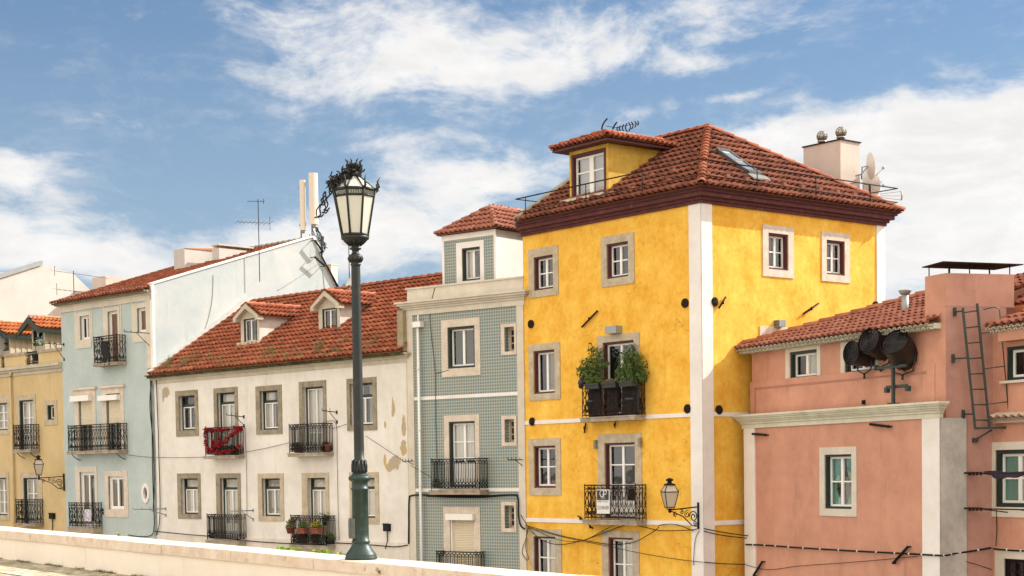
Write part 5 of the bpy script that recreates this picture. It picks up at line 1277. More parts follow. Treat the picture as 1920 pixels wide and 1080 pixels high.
    q = MB(fr)
    for k in range(8):
        j = (k+1) % 8; q.quad(b0[k], b0[j], b1[j], b1[k]); q.quad(b1[k], b1[j], b2[j], b2[k]); q.quad(b2[k], b2[j], b3[j], b3[k])
    q.build('lantern_glass', M['opal'], root)
    # access plate
    a = R(205); ca, sa = math.cos(a), math.sin(a); r = 15.9*sc_
    pf = Frame(P+Vector((ca*r, sa*r, 0)), R(205-90+0)); 
    d = Vector((-sa, ca, 0)); q = MB(fr); w_, h0, h1 = .055, Z(1008), Z(970)
    o = Vector((ca, sa, 0))
    for (e0, e1, ww, m0, m1) in ((-.03, .035, w_, h0, h1), (.035, .045, w_*.7, h0+.03, h1-.03)):
        c = [o*(r+e)+d*s*ww+Vector((0, 0, z)) for e in (e0, e1) for s in (-1, 1) for z in (m0, m1)]; i = [q.v(*p) for p in c]
        for fc in ((0, 1, 3, 2), (4, 5, 7, 6), (0, 1, 5, 4), (2, 3, 7, 6), (0, 2, 6, 4), (1, 3, 7, 5)): q.f([i[k] for k in fc])
    q.build('access_plate', simple('grey_green_plate', (.10, .115, .095), .6, var=.5, scale=30), root)
    # tangle of dark strips over the lantern
    rnd = random.Random(11); q = MB(fr)
    def strip(c, L, spread, down=0):
        p = Vector(c); d = Vector((rnd.uniform(-1, 1), rnd.uniform(-1, 1), rnd.uniform(-.5, .6))).normalized(); pts = [p.copy()]; w_ = rnd.uniform(.007, .014)
        for i in range(6):
            d = (d+Vector((rnd.uniform(-1, 1), rnd.uniform(-1, 1), rnd.uniform(-1, 1)-down))*spread).normalized(); p = p+d*L/6; pts.append(p.copy())
        q.tube(pts, w_, 4, rs=[w_*.5, w_, w_, w_*1.2, w_, w_, w_*.4])
    zt = Z(316)
    for i in range(150): a = rnd.uniform(0, 6.28); r_ = rnd.uniform(.02, .105); strip((r_*math.cos(a), r_*math.sin(a), rnd.uniform(Z(334), Z(311))), rnd.uniform(.05, .11), .7)
    for i in range(210):
        t = rnd.random()**.8; x = -.05-.25*t; y = rnd.uniform(-.22, .12)*(.35+.65*t); z = Z(334)-(Z(334)-Z(352))*t+rnd.uniform(.0, .10)*(1-.2*t)
        strip((x, y, z+.02), rnd.uniform(.05, .14), .7, .1)
    for (x0, x1, y1) in ((-.32, -.40, 395), (-.35, -.46, 402), (-.30, -.38, 390), (-.37, -.50, 404), (-.36, -.43, 380)):
        z0_ = Z(358); z1_ = Z(y1); pts = [(x0+(x1-x0)*t+.02*math.sin(t*9+x0*40), -.06+.03*math.sin(5*t+x1*9), z0_+(z1_-z0_)*t) for t in [i/8 for i in range(9)]]; pts += [(x1-.02, -.06, z1_-.02), (x1+.03, -.06, z1_-.025), (x1+.06, -.06, z1_+.01)]
        q.tube(pts, .010, 4)
    tag(q.build('tangled_strips', simple('dark_dry_strips', (.014, .013, .013), .7, var=.5)), 'tangle of black dried strips draped over the top of the street lamp lantern', 'debris')
street_lamp()

# ================= wall lanterns =================
def wall_lantern(fr, uw, zw, p, zl, size, label, group='wall lanterns on iron brackets', mat='iron'):
    """uw, zw: wall plate; p: reach; zl: bottom of lantern"""
    root = thing('wall_lantern', fr, uw, 0, zw, label, 'wall lantern', group)
    q = MB(fr); q.box(uw-.035, uw+.035, -.05, 0, zw-.62, zw+.12); q.tube([(uw, -.02, zw), (uw, -p*.5, zw-.035), (uw, -p, zw-.06)], .02, 6)
    q.tube([(uw, -.03, zw-.55), (uw, -p*.25, zw-.52), (uw, -p*.55, zw-.26), (uw, -p*.85, zw-.14), (uw, -p, zw-.08)], .016, 6)
    def sp(cy, cz, r, t0, tn, fl, rad=.012): q.tube([(uw, -(cy+r*(1-.78*i/16)*math.cos(t0+fl*tn*6.283*i/16)), cz+r*(1-.78*i/16)*math.sin(t0+fl*tn*6.283*i/16)) for i in range(17)], rad, 5)
    sp(p*.20, zw-.27, .17, 0, 1.6, 1, .016); sp(p*.42, zw-.2, .11, 2, 1.4, -1); sp(p*.60, zw-.13, .07, 1, 1.4, 1); sp(p*.82, zw-.19, .075, 2, 1.5, -1); sp(p*.14, zw-.45, .08, 3, 1.4, 1)
    q.build('bracket', M[mat], root)
    s = size; c = (uw, -p); z0 = zl
    def rg(r, z): return [(c[0]+r*s*math.cos(a), c[1]+r*s*math.sin(a), z) for a in [R(18)+k*math.pi/2 for k in range(4)]]
    A, B, T = rg(.16, z0), rg(.285, z0+.44*s), rg(.16, z0+.64*s)
    q = MB(fr)
    for k in range(4):
        j = (k+1) % 4
        for a, b in ((A, B), (B, T)): q.tube([a[k], b[k]], .013, 5)
        for a in (A, B, T): q.tube([a[k], a[j]], .014, 5)
        q.tube([B[k], (B[k][0], B[k][1], B[k][2]+.05)], .012, 4)
        m_ = [(A[k][i]+A[j][i])/2 for i in range(3)]
    q.lathe((c[0], c[1], z0+.64*s), [(0, .18*s), (.03, .15*s), (.05, .07*s), (.10, .06*s), (.12, .11*s), (.15, .11*s), (.19, .03*s)], 14)
    q.lathe((c[0], c[1], zw-.14), [(0, .03), (.05, .05), (max(.06, z0-zw+.11), .03)], 10)
    for k in range(4): q.tube([(c[0], c[1], z0-.09), ((c[0]+A[k][0])/2, (c[1]+A[k][1])/2, z0-.07), A[k]], .009, 4)
    q.build('lantern_frame', M[mat], root)
    q = MB(fr)
    for k in range(4): j = (k+1) % 4; q.quad(A[k], A[j], B[j], B[k]); q.quad(B[k], B[j], T[j], T[k])
    q.build('lantern_glass', M['clearlamp'], root)
def solve_off(fr, px, py, u):
    lo, hi = 0.0, 2.5
    for _ in range(40):
        m_ = (lo+hi)/2
        if fr.pix(px, py, -m_)[0] < u: lo = m_
        else: hi = m_
    return (lo+hi)/2
u, z = FY.pix(1311, 950); p = solve_off(FY, 1256, 960, u); wall_lantern(FY, u, z, min(p, 1.35), zat(FY, 1256, 951, -p), .95, 'black wall lantern with frosted glass on the white corner strip of the yellow house')
u, z = FO.pix(120.5, 893); p = solve_off(FO, 73, 895, u); wall_lantern(FO, u, z, min(p, 1.6), zat(FO, 73, 889, -p), .95, 'dark wall lantern with smoky glass on the ochre house near the pale blue one')

# ================= iron clothes-line arms =================
def arm(fr, pw, pl, zstrut, label, off=0, r=.016, parent_off=0, name='clothes_line_arm', mat='iron', hooks=3):
    u, z = fr.pix(pw[0], pw[1], off); p = solve_off(fr, pl[0], pl[1], u); z2 = zat(fr, pl[0], pl[1], -p); zs = zat(fr, pw[0], zstrut, off)
    q = MB(fr); q.tube([(u, off, z), (u, -p, z2)], r, 5); q.tube([(u, off, zs), (u, -p*.55, (z+z2)/2)], r*.8, 5)
    q.box(u-.03, u+.03, off-.03, off, z-.06, z+.06); q.box(u-.03, u+.03, off-.03, off, zs-.06, zs+.05)
    for k in range(hooks): y = -p*(1-k*.26); q.tube([(u, y, z2+.0), (u, y, z2+.085)], r*.8, 4)
    tag(q.build(name, M[mat]), label, 'clothes bracket', 'iron brackets for clothes lines')
    return u, p, z2
arm(FB, (281.5, 625), (233, 622), 650, 'thin iron clothes-line arm right of the top balcony on the pale blue house')
arm(FO, (120, 646), (83, 643.5), 674, 'iron clothes-line arm in front of the ochre attic parapet')
arm(FW, (457.7, 781.5), (425, 778), 798, 'iron clothes-line arm above the balcony with the red garland')
arm(FW, (632, 773), (604, 769.7), 791, 'iron clothes-line arm at the upper right balcony of the white house')
arm(FW, (311, 954), (250, 955), 966, 'grey clothes-line arm crossing the corner between blue and white houses', mat='galv', r=.022)
arm(FW, (475, 957), (431, 958.6), 974, 'grey clothes-line arm above the lower left balcony of the white house', mat='galv', r=.022)
arm(FT, (776, 864), (755, 865), 872, 'small iron hook rail on the left white pilaster of the tiled house', hooks=4)
arm(FT, (981, 862), (952, 862), 874, 'small iron hook rail on the right pilaster of the tiled house', hooks=4)
arm(FB, (193.5, 956), (183, 957), 962, 'short iron arm beside the lowest balcony of the pale blue house', hooks=1)

M['dishwhite'] = simple('dish_paint', (.66, .64, .60), .5, var=.12); M['orange'] = simple('orange_plastic', (.55, .14, .07), .5)
# ================= roof aerials, dishes, mobile masts =================
def aerial(fr, px, pytop, pybase, els, label, y=0, mat='rustiron', r=.018, extra=None):
    f = fr.off(0, y); u, z0 = f.pix(px, pybase); z1 = zat(f, px, pytop)
    root = thing('roof_aerial', f, u, 0, z0, label, 'aerial', 'television aerials on the roofs')
    q = MB(f); q.tube([(u, 0, z0), (u, 0, z1)], r, 6); q.build('mast', M[mat], root)
    for (za, L, ang, ne, el) in els:
        zc = z1-(z1-z0)*za; b = MB(f); ca, sa = math.cos(ang), math.sin(ang); x0, x1 = -L*.35, L*.65
        b.tube([(u+x0*ca, x0*sa, zc), (u+x1*ca, x1*sa, zc-.05)], .010, 4)
        for i in range(ne):
            t = i/(ne-1); x = x0+(x1-x0)*t; e = el*(1-.45*t); b.tube([(u+x*ca+sa*e*.5, x*sa-ca*e*.5, zc-.05*t-e*.1), (u+x*ca-sa*e*.5, x*sa+ca*e*.5, zc-.05*t+e*.1)], .006, 4)
        b.tube([(u+x0*ca, x0*sa, zc-el*.45), (u+x0*ca, x0*sa, zc+el*.45)], .012, 4)
        b.build('antenna', M[extra or mat], root)
    return f, u, z0, z1
aerial(FF, 139, 508, 560, [(.08, 3.2, .2, 12, .5), (.72, 2.8, .15, 10, .6)], 'dark twin television aerial in front of the white gable', y=-2, mat='iron')
aerial(FG, 487, 374, 528, [(.02, .7, 2.9, 6, .25), (.28, 1.5, 2.95, 9, .6)], 'tall thin television mast standing before the whitewashed gable', y=-.3)
aerial(FW, 655.5, 445, 548, [(.09, .8, 2.6, 5, .7)], 'television mast with a small orange antenna seen beside the lamp post', y=Wrb+.1, extra='orange')
def dish(fr, c, r, nrm, label, text=None, mat='dishwhite'):
    """parabolic reflector with feed arm"""
    root = thing('satellite_dish', fr, c[0], c[1], c[2], label, 'satellite dish', 'satellite dishes on the roofs'); nrm = Vector(nrm).normalized(); a = nrm.orthogonal().normalized(); b = nrm.cross(a); q = MB(fr); C0 = Vector(c); q.sm = True; rings = []
    for i in range(6):
        t = i/5; rr = r*t; d = .22*r*t*t; rings.append([q.v(*(C0+nrm*d+a*rr*math.cos(2*math.pi*k/24)+b*rr*math.sin(2*math.pi*k/24))) for k in range(24)])
    for A, B in zip(rings, rings[1:]):
        for k in range(24): q.f([A[k], A[(k+1) % 24], B[(k+1) % 24], B[k]])
    q.build('reflector', M[mat], root)
    q = MB(fr); lo = a if a.z < 0 else -a
    lo = Vector((0, 0, -1)); lo = (lo-nrm*lo.dot(nrm)).normalized()
    q.tube([C0+lo*r*.95+nrm*.2*r, C0+nrm*r*1.15+lo*r*.25], .014, 5); q.ball(tuple(C0+nrm*r*1.15+lo*r*.2), .05, 8, 6); q.tube([C0, C0-nrm*.18, C0-nrm*.2+Vector((0, 0, -r*.9))], .025, 6); q.build('feed_arm', M['galv'], root)
    return root
f_ = FW.off(0, Wrb-.05); u, z = f_.pix(657, 533); dish(f_, (u, 0, z), .24, (-.25, -1, .15), 'small white satellite dish half hidden by the lamp post')
# mobile phone mast panels on the gable peak
def panel(fr, r, w, d, label, y=0):
    f = fr.off(0, y); u0, u1, z0, z1 = f.rect(r); u = (u0+u1)/2
    root = thing('mobile_antenna', f, u, 0, z0, label, 'mobile antenna', 'mobile phone antennas at the gable peak')
    q = MB(f); n = 10; P = [(u+w/2*math.cos(math.pi*k/n), -d*math.sin(math.pi*k/n)) for k in range(n+1)]+[(u-w/2, d*.4), (u+w/2, d*.4)]
    a = [q.v(x, y_, z0) for x, y_ in P]; b = [q.v(x, y_, z1) for x, y_ in P]; q.f(a[::-1]); q.f(b)
    for i in range(len(P)): q.f([a[i], a[(i+1) % len(P)], b[(i+1) % len(P)], b[i]])
    q.build('radome', M['radome'], root)
    q = MB(f); zp = Bpk[1]-.5; q.tube([(u+.05, .22, zp), (u+.05, .22, z1-.15)], .035, 8)
    for zz in (z0+.25, z1-.25): q.box(u-.04, u+.09, 0, .24, zz-.04, zz+.04)
    q.lathe((u, .02, z0-.12), [(0, .06), (.12, .08)], 8); q.build('pole', M['galv'], root)
    return f, u, z0
M['radome'] = simple('cream_radome', (.64, .57, .47), .45, var=.06)
f1, u1, z1_ = panel(FG, (563, 573, 338, 432), .26, .12, 'narrower left cream mobile antenna panel at the gable peak', y=.5)
f2, u2, z2_ = panel(FG, (580, 596.5, 325, 421), .42, .16, 'wider right cream mobile antenna panel at the gable peak', y=.1)
f3 = FG.off(0, .6); u0_, u1_, z0_, z3_ = f3.rect((621, 633, 497, 545)); q = MB(f3); q.box(u0_, u1_, 0, .4, z0_-.6, z3_); q.box(u0_-.02, u1_+.02, -.02, .42, z3_, z3_+.04); tag(q.build('equipment_cabinet', M['radome']), 'cream equipment cabinet behind the steep side of the gable', 'cabinet')
rnd = random.Random(3)
q = MB(FG)
for k in range(7):
    pts = [(u2+.1+rnd.uniform(-.15, .15), .1, z2_-.1)]
    for i in range(5): pts.append((u2+.1+.12*i+rnd.uniform(-.12, .12), rnd.uniform(-.05, .3), z2_-.25-.2*i+rnd.uniform(-.05, .1)))
    q.tube(pts, .018, 5)
q.tube([(u1+.1, .2, z1_-.2), ((u1+u2)/2, .3, z1_-.55), (u2, .1, z2_-.35)], .02, 5)
a_ = FG.pix(600, 480); b_ = FG.pix(631, 542)
for k in range(4): q.tube([(u2+.2+.04*k, -.12, z2_-.5), (a_[0]+.03*k, -.12+.03*k, a_[1]), (b_[0]+.03*k, -.1, b_[1])], .03, 5)
tag(q.build('cable_bundle', M['iron']), 'black cables running from the mobile antennas down the steep gable edge', 'cables')
# two slim rods fixed on the gable near the peak
for (a, b, lab) in (((582, 452), (598, 474), 'upper short dark bar fixed near the gable peak'), ((582, 483), (601, 500), 'lower short dark bar fixed near the gable peak')):
    ua, za = FG.pix(*a); ub, zb_ = FG.pix(*b); q = MB(FG); q.tube([(ua, -.30, za), (ub, -.30, zb_)], .045, 6); q.tube([(ua, -.3, za), (ua, 0, za)], .02, 5); q.tube([(ub, -.3, zb_), (ub, 0, zb_)], .02, 5); tag(q.build('wall_bar', M['iron']), lab, 'metal bar', 'dark bars near the gable peak')
# comb shaped aerial behind the yellow dormer
def comb():
    f = Frame(FY.w(-3.9, 4.2, 0), R(90)); root = thing('roof_aerial', f, 0, 0, Yapex, 'black curved-element aerial above the yellow house dormer roof', 'aerial', 'television aerials on the roofs')
    q = MB(f)
    for (x, y0, y1, c) in ((1134, 243, 222, .10), (1153, 247, 229, .08), (1158.5, 246, 238, -.05), (1163, 246, 236, -.05), (1169, 247, 233.5, -.06), (1175, 247, 231, -.06), (1180, 246, 229.5, .06), (1185, 242, 228.5, .06), (1191, 238.5, 227, .05), (1196, 235, 226.5, .04)):
        ua, za = f.pix(x, y0); ub, zb_ = f.pix(x, y1); h = zb_-za; m_ = [(ua-c*.9+(c*1.8)*(t**2 if x < 1156 else 4*t*(1-t)*.5+.3), 0, za+h*t) for t in [i/6 for i in range(7)]]; q.tube(m_, .026 if x < 1156 else .020, 5)
    a = f.pix(1153, 239); b = f.pix(1197, 231); q.tube([(a[0], .03, a[1]), (b[0], .03, b[1])], .010, 4); a2 = f.pix(1136, 236); q.tube([(a2[0], .03, a2[1]), (a[0], .03, a[1])], .010, 4)
    q.build('antenna', M['iron'], root); m_ = f.pix(1163, 242); q = MB(f); q.tube([(m_[0], .05, m_[1]), (m_[0], .05, m_[1]-1.2)], .02, 6); q.build('mast', M['iron'], root)
comb()
# aerial and two dishes at the far right corner of the yellow roof
def corner_gear():
    f = Frame(FR.w(uR1+.05, .6, 0), R(90))
    def P(x, y, d=0): u, z = f.pix(x, y, d); return (u, d, z)
    root = thing('roof_aerial', f, *P(1630, 367), 'orange and grey aerial with a long conical front at the yellow roof corner', 'aerial', 'television aerials on the roofs')
    q = MB(f); q.tube([P(1630, 345), P(1630, 398)], .022, 6); q.build('mast', M['rustiron'], root)
    q = MB(f)
    q.tube([P(1630, 366), P(1650, 367)], .022, 5)
    for a, b in (((1650, 364, .2), (1690, 359)), ((1650, 367, 0), (1690, 367.5)), ((1650, 370, -.2), (1690, 375))): q.tube([P(*a), P(*b)], .010, 4)
    q.tube([P(1690, 359), P(1691.5, 367), P(1690, 375.5)], .025, 5)
    q.build('antenna', M['orangewire'], root)
    q = MB(f)
    for (a, b) in (((1634, 360), (1648, 338)), ((1641, 360), (1653, 339.5)), ((1637, 369), (1646, 389)), ((1645, 371), (1654, 387)), ((1628, 372), (1634, 386)), ((1633, 357), (1641, 342))): q.tube([P(*a), P(*b)], .014, 4)
    q.build('reflector_rods', M['galv'], root)
    for (x, y, r, n_, lab, d) in ((1628, 345, .48, (.85, .35, .15), 'lower grey satellite dish partly behind the chimney of the yellow house', .9), (1627, 312, .42, (.985, .10, .10), 'upper white satellite dish seen edge-on beside the yellow house chimney', .2)):
        p = P(x, y, d); dish(f, p, r, n_, lab)
    q = MB(f); q.tube([P(1604, 330), P(1616, 326), P(1622, 318), P(1628, 312)], .03, 6); q.tube([P(1584, 347), P(1610, 341)], .02, 5); tag(q.build('dish_bracket', M['galv']), 'bent metal bracket carrying the dish beside the yellow house chimney', 'bracket')
M['orangewire'] = simple('orange_grey_wire', (.42, .30, .2), .5, .2, var=.3)
corner_gear()

# ================= floodlights on the pink house =================
def floodlights():
    y = -.35; f = FU.off(0, y); u, zb = f.pix(1675, 753); _, zt = f.pix(1672, 680)
    root = thing('floodlight_mast', f, u, 0, zb, 'dark green post with two crossbars in front of the pink upper wall', 'mast')
    q = MB(f); q.box(u-.035, u+.035, -.035, .035, zb-.06, zt); q.box(u-.12, u+.12, -.1, .1, zb-.08, zb-.03)
    a = f.pix(1643, 693)[0]; b = f.pix(1699, 685)[0]; zz = zt-.10; q.box(a, b, -.03, .03, zz-.035, zz+.035)
    a2 = f.pix(1658, 727)[0]; b2 = f.pix(1697, 722)[0]; z2 = f.pix(1675, 725)[1]; q.box(a2, b2, .04, .09, z2-.04, z2+.04)
    for x in (a2, b2): q.box(x-.05, x+.05, .03, .14, z2-.13, z2-.0)
    q.box(a-.03, a+.03, -.05, .2, zz-.05, zz+.05)
    q.build('post', M['dgreen2'], root)
    def head(cx, cy, ax, r, L, label, off):
        """drum lamp: (cx, cy) pixel of the front rim, axis in camera-ish world terms"""
        ff = FU.off(0, off); w_ = Frame(ff.w(ff.pix(cx, cy)[0], 0, 0), R(90)); zc = ff.pix(cx, cy)[1]; ax = Vector(ax).normalized(); C0 = Vector((0, 0, zc))
        rt = thing('floodlight', w_, 0, 0, zc, label, 'floodlight', 'drum floodlights above the pink house')
        a = ax.orthogonal().normalized(); b = ax.cross(a)
        q = MB(w_); prof = [(0, 1.0), (.02, 1.03), (.04, 1.0), (.60, .98), (.62, 1.02), (.65, .98), (.90, .80), (1.0, .45), (1.0, .0)]; rings = []; q.sm = True
        for t, rr in prof: rings.append([q.v(*(C0-ax*L*t+a*r*rr*math.cos(2*math.pi*k/24)+b*r*rr*math.sin(2*math.pi*k/24))) for k in range(24)])
        for A, B in zip(rings, rings[1:]):
            for k in range(24): q.f([A[k], A[(k+1) % 24], B[(k+1) % 24], B[k]])
        for k in range(10):
            an = 2*math.pi*k/10; q.tube([C0-ax*L*.68+a*r*1.0*math.cos(an)+b*r*1.0*math.sin(an), C0-ax*L*.95+a*r*.8*math.cos(an)+b*r*.8*math.sin(an)], .012, 4)
        q.build('housing', M['flood'], rt)
        q = MB(w_)       # louvre rings inside the mouth and the reflector behind
        for rr in (.84, .62, .40, .2):
            for dd in (.03,): q.tube([C0-ax*(.03)+a*r*rr*math.cos(2*math.pi*k/20)+b*r*rr*math.sin(2*math.pi*k/20) for k in range(21)], .014, 4, cap=False)
        q.tube([C0-ax*.03+a*r*.95, C0-ax*.03-a*r*.95], .010, 4); q.tube([C0-ax*.03+b*r*.95, C0-ax*.03-b*r*.95], .010, 4)
        c = [q.v(*(C0-ax*.10+a*r*.97*math.cos(2*math.pi*k/20)+b*r*.97*math.sin(2*math.pi*k/20))) for k in range(20)]; q.f(c)
        q.build('louvre', M['floodin'], rt)
        q = MB(w_); up = Vector((0, 0, 1)); s = ax.cross(up).normalized()
        m_ = C0-ax*L*.5; pts = [m_+s*(r+.02), m_+s*(r*.8)-up*(r+.10), m_-up*(r+.18), m_-s*(r*.8)-up*(r+.10), m_-s*(r+.02)]; q.tube(pts, .022, 5); q.tube([m_-up*(r+.18), m_-up*(r+.30)], .03, 6)
        e = C0-ax*L*1.0; q.box(e.x-.05, e.x+.09, e.y-.05, e.y+.05, e.z-.16, e.z+.10) if False else q.tube([e, e-ax*.12, e-ax*.14-up*.12], .05, 6)
        q.build('yoke', M['flood'], rt)
    head(1595, 662, (-.85, -.45, -.02-.10+.18), .30, .86, 'lowest left drum floodlight of the three on the pink house', -.62)
    head(1628, 638, (-.80, -.55, .30), .33, .90, 'middle drum floodlight of the three on the pink house', -.55)
    head(1677, 640, (-.62, -.62, .62), .36, .86, 'right drum floodlight of the three, tilted highest', -.55)
M['dgreen2'] = simple('dark_green_steel', (.03, .045, .038), .55, var=.3); M['flood'] = simple('black_brown_lamp_housing', (.018, .014, .012), .38, .35, var=.4, spec=.6); M['floodin'] = simple('lamp_inside', (.007, .0045, .004), .4, var=.5)
floodlights()

# ================= ladder on the pink house =================
def ladder():
    f = FM.off(0, -.28)
    A0, A1 = f.pix(1805, 577), f.pix(1828.5, 803); B0, B1 = f.pix(1832, 573), f.pix(1855.5, 804)
    root = thing('wall_ladder', f, A1[0], 0, A1[1], 'dark green iron ladder with a side hoop rail on the pink chimney wall', 'ladder')
    q = MB(f); q.tube([(A0[0], 0, A0[1]), (A1[0], 0, A1[1])], .035, 4); q.tube([(B0[0], 0, B0[1]+.05), (B1[0], 0, B1[1])], .035, 4); q.build('stile', M['dgreen2'], root)
    q = MB(f); n = 8
    for i in range(n): t = .04+i*.89/(n-1); q.tube([(A0[0]+(A1[0]-A0[0])*t, 0, A0[1]+(A1[1]-A0[1])*t), (B0[0]+(B1[0]-B0[0])*t, 0, B0[1]+(B1[1]-B0[1])*t)], .016, 5)
    q.build('rungs', M['dgreen2'], root)
    q = MB(f); p = [f.pix(*c) for c in ((1833, 582), (1852, 578), (1861, 579), (1863, 584), (1882, 800))]; q.tube([(a, -.25, b) for a, b in p], .014, 5)
    for (a, b) in (((1842, 692), (1871, 688)), ((1850, 758), (1878, 754)), ((1840, 625), (1866, 623))): a, b = f.pix(*a), f.pix(*b); q.tube([(a[0], 0, a[1]), (b[0], -.25, b[1])], .012, 5)
    q.build('side_rail', M['dgreen2'], root)
    q = MB(f); a, b, c = f.pix(1828, 803), f.pix(1887, 802), f.pix(1838, 825); q.tube([(a[0], 0, a[1]), (b[0], -.2, b[1])], .04, 4); q.tube([(f.pix(1860, 806)[0], 0, f.pix(1860, 806)[1]), (c[0], .26, c[1])], .02, 5); q.box(c[0]-.06, c[0]+.06, .18, .28, c[1]-.05, c[1]+.05)
    for (x0, y0, x1) in ((1797, 671, 1815), (1800, 583, 1806), (1816, 776, 1826)):
        q.build('wall_bracket', M['dgreen2'], root); q = MB(f)
        a = f.pix(x0, y0); b = f.pix(x1, y0); q.tube([(a[0], .2, a[1]), (b[0], 0, b[1])], .02, 5); q.box(a[0]-.03, a[0]+.03, .2, .26, a[1]-.1, a[1]+.1)
    q.build('wall_bracket', M['dgreen2'], root)
ladder()

# ================= plants, pots, laundry, sign =================
M['leaf'] = leafm('shrub_leaves', (.020, .05, .010), (.12, .18, .035)); M['leafy'] = leafm('bright_leaves', (.12, .24, .02), (.30, .42, .06)); M['terracotta'] = simple('terracotta_pot', (.20, .06, .035), .8, var=.25)
M['darkpot'] = simple('dark_planter', (.025, .026, .028), .5, var=.3); M['reed'] = simple('dark_screen', (.018, .018, .02), .85, var=.4, scale=20); M['stem'] = simple('plant_stem', (.09, .06, .03), .8)
M['red'] = simple('red_tinsel', (.26, .004, .009), .5, var=.5, scale=20); M['yellowflower'] = simple('yellow_flowers', (.55, .42, .04), .7, var=.3); M['weed'] = leafm('dry_weeds', (.10, .095, .03), (.22, .20, .07)); M['potgreen'] = simple('green_plastic_trough', (.02, .055, .045), .5)
M['blackcloth'] = simple('black_trousers_cloth', (.008, .008, .009), .9); M['purple'] = simple('dark_purple_cloth', (.03, .02, .035), .9, var=.4)
def leafcloud(q, centers, n, size, rnd, squash=1.0):
    """many small pointed leaves spread through several clumps: centers (x, y, z, r)"""
    wts = [c[3]**2 for c in centers]
    for i in range(n):
        c = rnd.choices(centers, wts)[0]; d = Vector((rnd.gauss(0, 1), rnd.gauss(0, 1), rnd.gauss(0, 1))).normalized()*c[3]*(rnd.random()**.45)
        p = Vector((c[0]+d.x, c[1]+d.y, c[2]+d.z*squash)); a = Vector((rnd.gauss(0, 1), rnd.gauss(0, 1), rnd.gauss(.3, 1))).normalized(); b = a.orthogonal().normalized(); b = (b*math.cos(i)+a.cross(b)*math.sin(i)); s = size*rnd.uniform(.6, 1.4)
        q.poly([tuple(p-a*s), tuple(p+b*s*.42), tuple(p+a*s), tuple(p-b*s*.42)])
def plant(name, fr, base, clumps, n, size, label, cat='plant', group=None, pot=None, leaf='leaf', seed=1, flowers=None, stems=True):
    root = thing(name, fr, *base, label, cat, group); rnd = random.Random(seed)
    if pot:
        kind, w_, h_, mat = pot; q = MB(fr)
        if kind == 'round': q.lathe(base, [(0, w_*.34), (h_*.85, w_*.5), (h_*.86, w_*.55), (h_, w_*.55), (h_*.98, w_*.45)], 16)
        else: q.prismx([(base[1]-.09, base[2]), (base[1]+.09, base[2]), (base[1]+.12, base[2]+h_), (base[1]-.12, base[2]+h_)], base[0]-w_/2, base[0]+w_/2); q.box(base[0]-w_/2-.02, base[0]+w_/2+.02, base[1]-.14, base[1]+.14, base[2]+h_-.03, base[2]+h_+.005)
        q.build('pot', M[mat], root)
    q = MB(fr); leafcloud(q, clumps, n, size, rnd); q.build('foliage', M[leaf], root)
    if stems:
        q = MB(fr)
        for c in clumps[:9]: q.tube([(base[0], base[1], base[2]+.05), ((base[0]+c[0])/2+rnd.uniform(-.03, .03), (base[1]+c[1])/2, (base[2]+c[2])/2+.05), (c[0], c[1], c[2])], .01, 4)
        q.build('stem', M['stem'], root)
    if flowers:
        q = MB(fr); leafcloud(q, [(c[0], c[1]-.03, c[2]+.04, c[3]) for c in clumps], flowers[1], size*.9, rnd); q.build('flowers', M[flowers[0]], root)
    return root
# big bushes on the upper yellow balcony
u0, u1, zb, zt, _ = Yb1; p = -.22
def C_(px, py, r, off=-.22): u, z = FY.pix(px, py, off); return (u, off+random.uniform(-.08, .08), z, r)
L1 = [C_(*c) for c in ((1110, 655, .12), (1112, 672, .20), (1121, 662, .20), (1104, 685, .26), (1118, 690, .32), (1096, 697, .24), (1112, 705, .32), (1090, 692, .12), (1128, 680, .2), (1101, 712, .2), (1122, 710, .26), (1109, 645, .06), (1136, 684, .12))]
L2 = [C_(*c) for c in ((1184, 652, .14), (1181, 663, .24), (1190, 668, .24), (1176, 680, .30), (1192, 684, .34), (1184, 698, .36), (1170, 700, .26), (1200, 700, .26), (1207, 706, .16), (1163, 692, .14), (1192, 712, .26), (1206, 683, .1), (1162, 706, .14))]
um = (u0+u1)/2
plant('potted_bush', FY, (FY.pix(1112, 760, -.25)[0], -.22, zb+.0), L1, 1900, .042, 'bushy green shrub at the left end of the upper balcony on the yellow house', 'shrub', 'bushes on the yellow house balcony', ('round', .42, .50, 'darkpot'), seed=5)
plant('potted_bush', FY, (FY.pix(1186, 760, -.25)[0], -.22, zb+.0), L2, 2300, .042, 'denser green shrub at the right end of the upper balcony on the yellow house', 'shrub', 'bushes on the yellow house balcony', ('round', .46, .50, 'darkpot'), seed=6)
for i, (xa, xb, lab) in enumerate(((1100, 1128, 'dark trough hung at the left of the upper yellow balcony rail'), (1132, 1160, 'dark trough hung at the middle of the upper yellow balcony rail'), (1164, 1192, 'dark trough hung at the right of the upper yellow balcony rail'))):
    a = FY.pix(xa, 728, -.5)[0]; b = FY.pix(xb, 726, -.5)[0]; m_ = (a+b)/2
    plant('planter_box', FY, (m_, -.50, zt-.15), [(a+(b-a)*t, -.50, zt+.03, .10) for t in (.15, .4, .65, .9)], 260, .035, lab, 'planter', 'troughs on the upper yellow balcony', ('box', b-a-.06, .15, 'darkpot'), leaf='weed' if i == 1 else 'leaf', seed=20+i, stems=False)
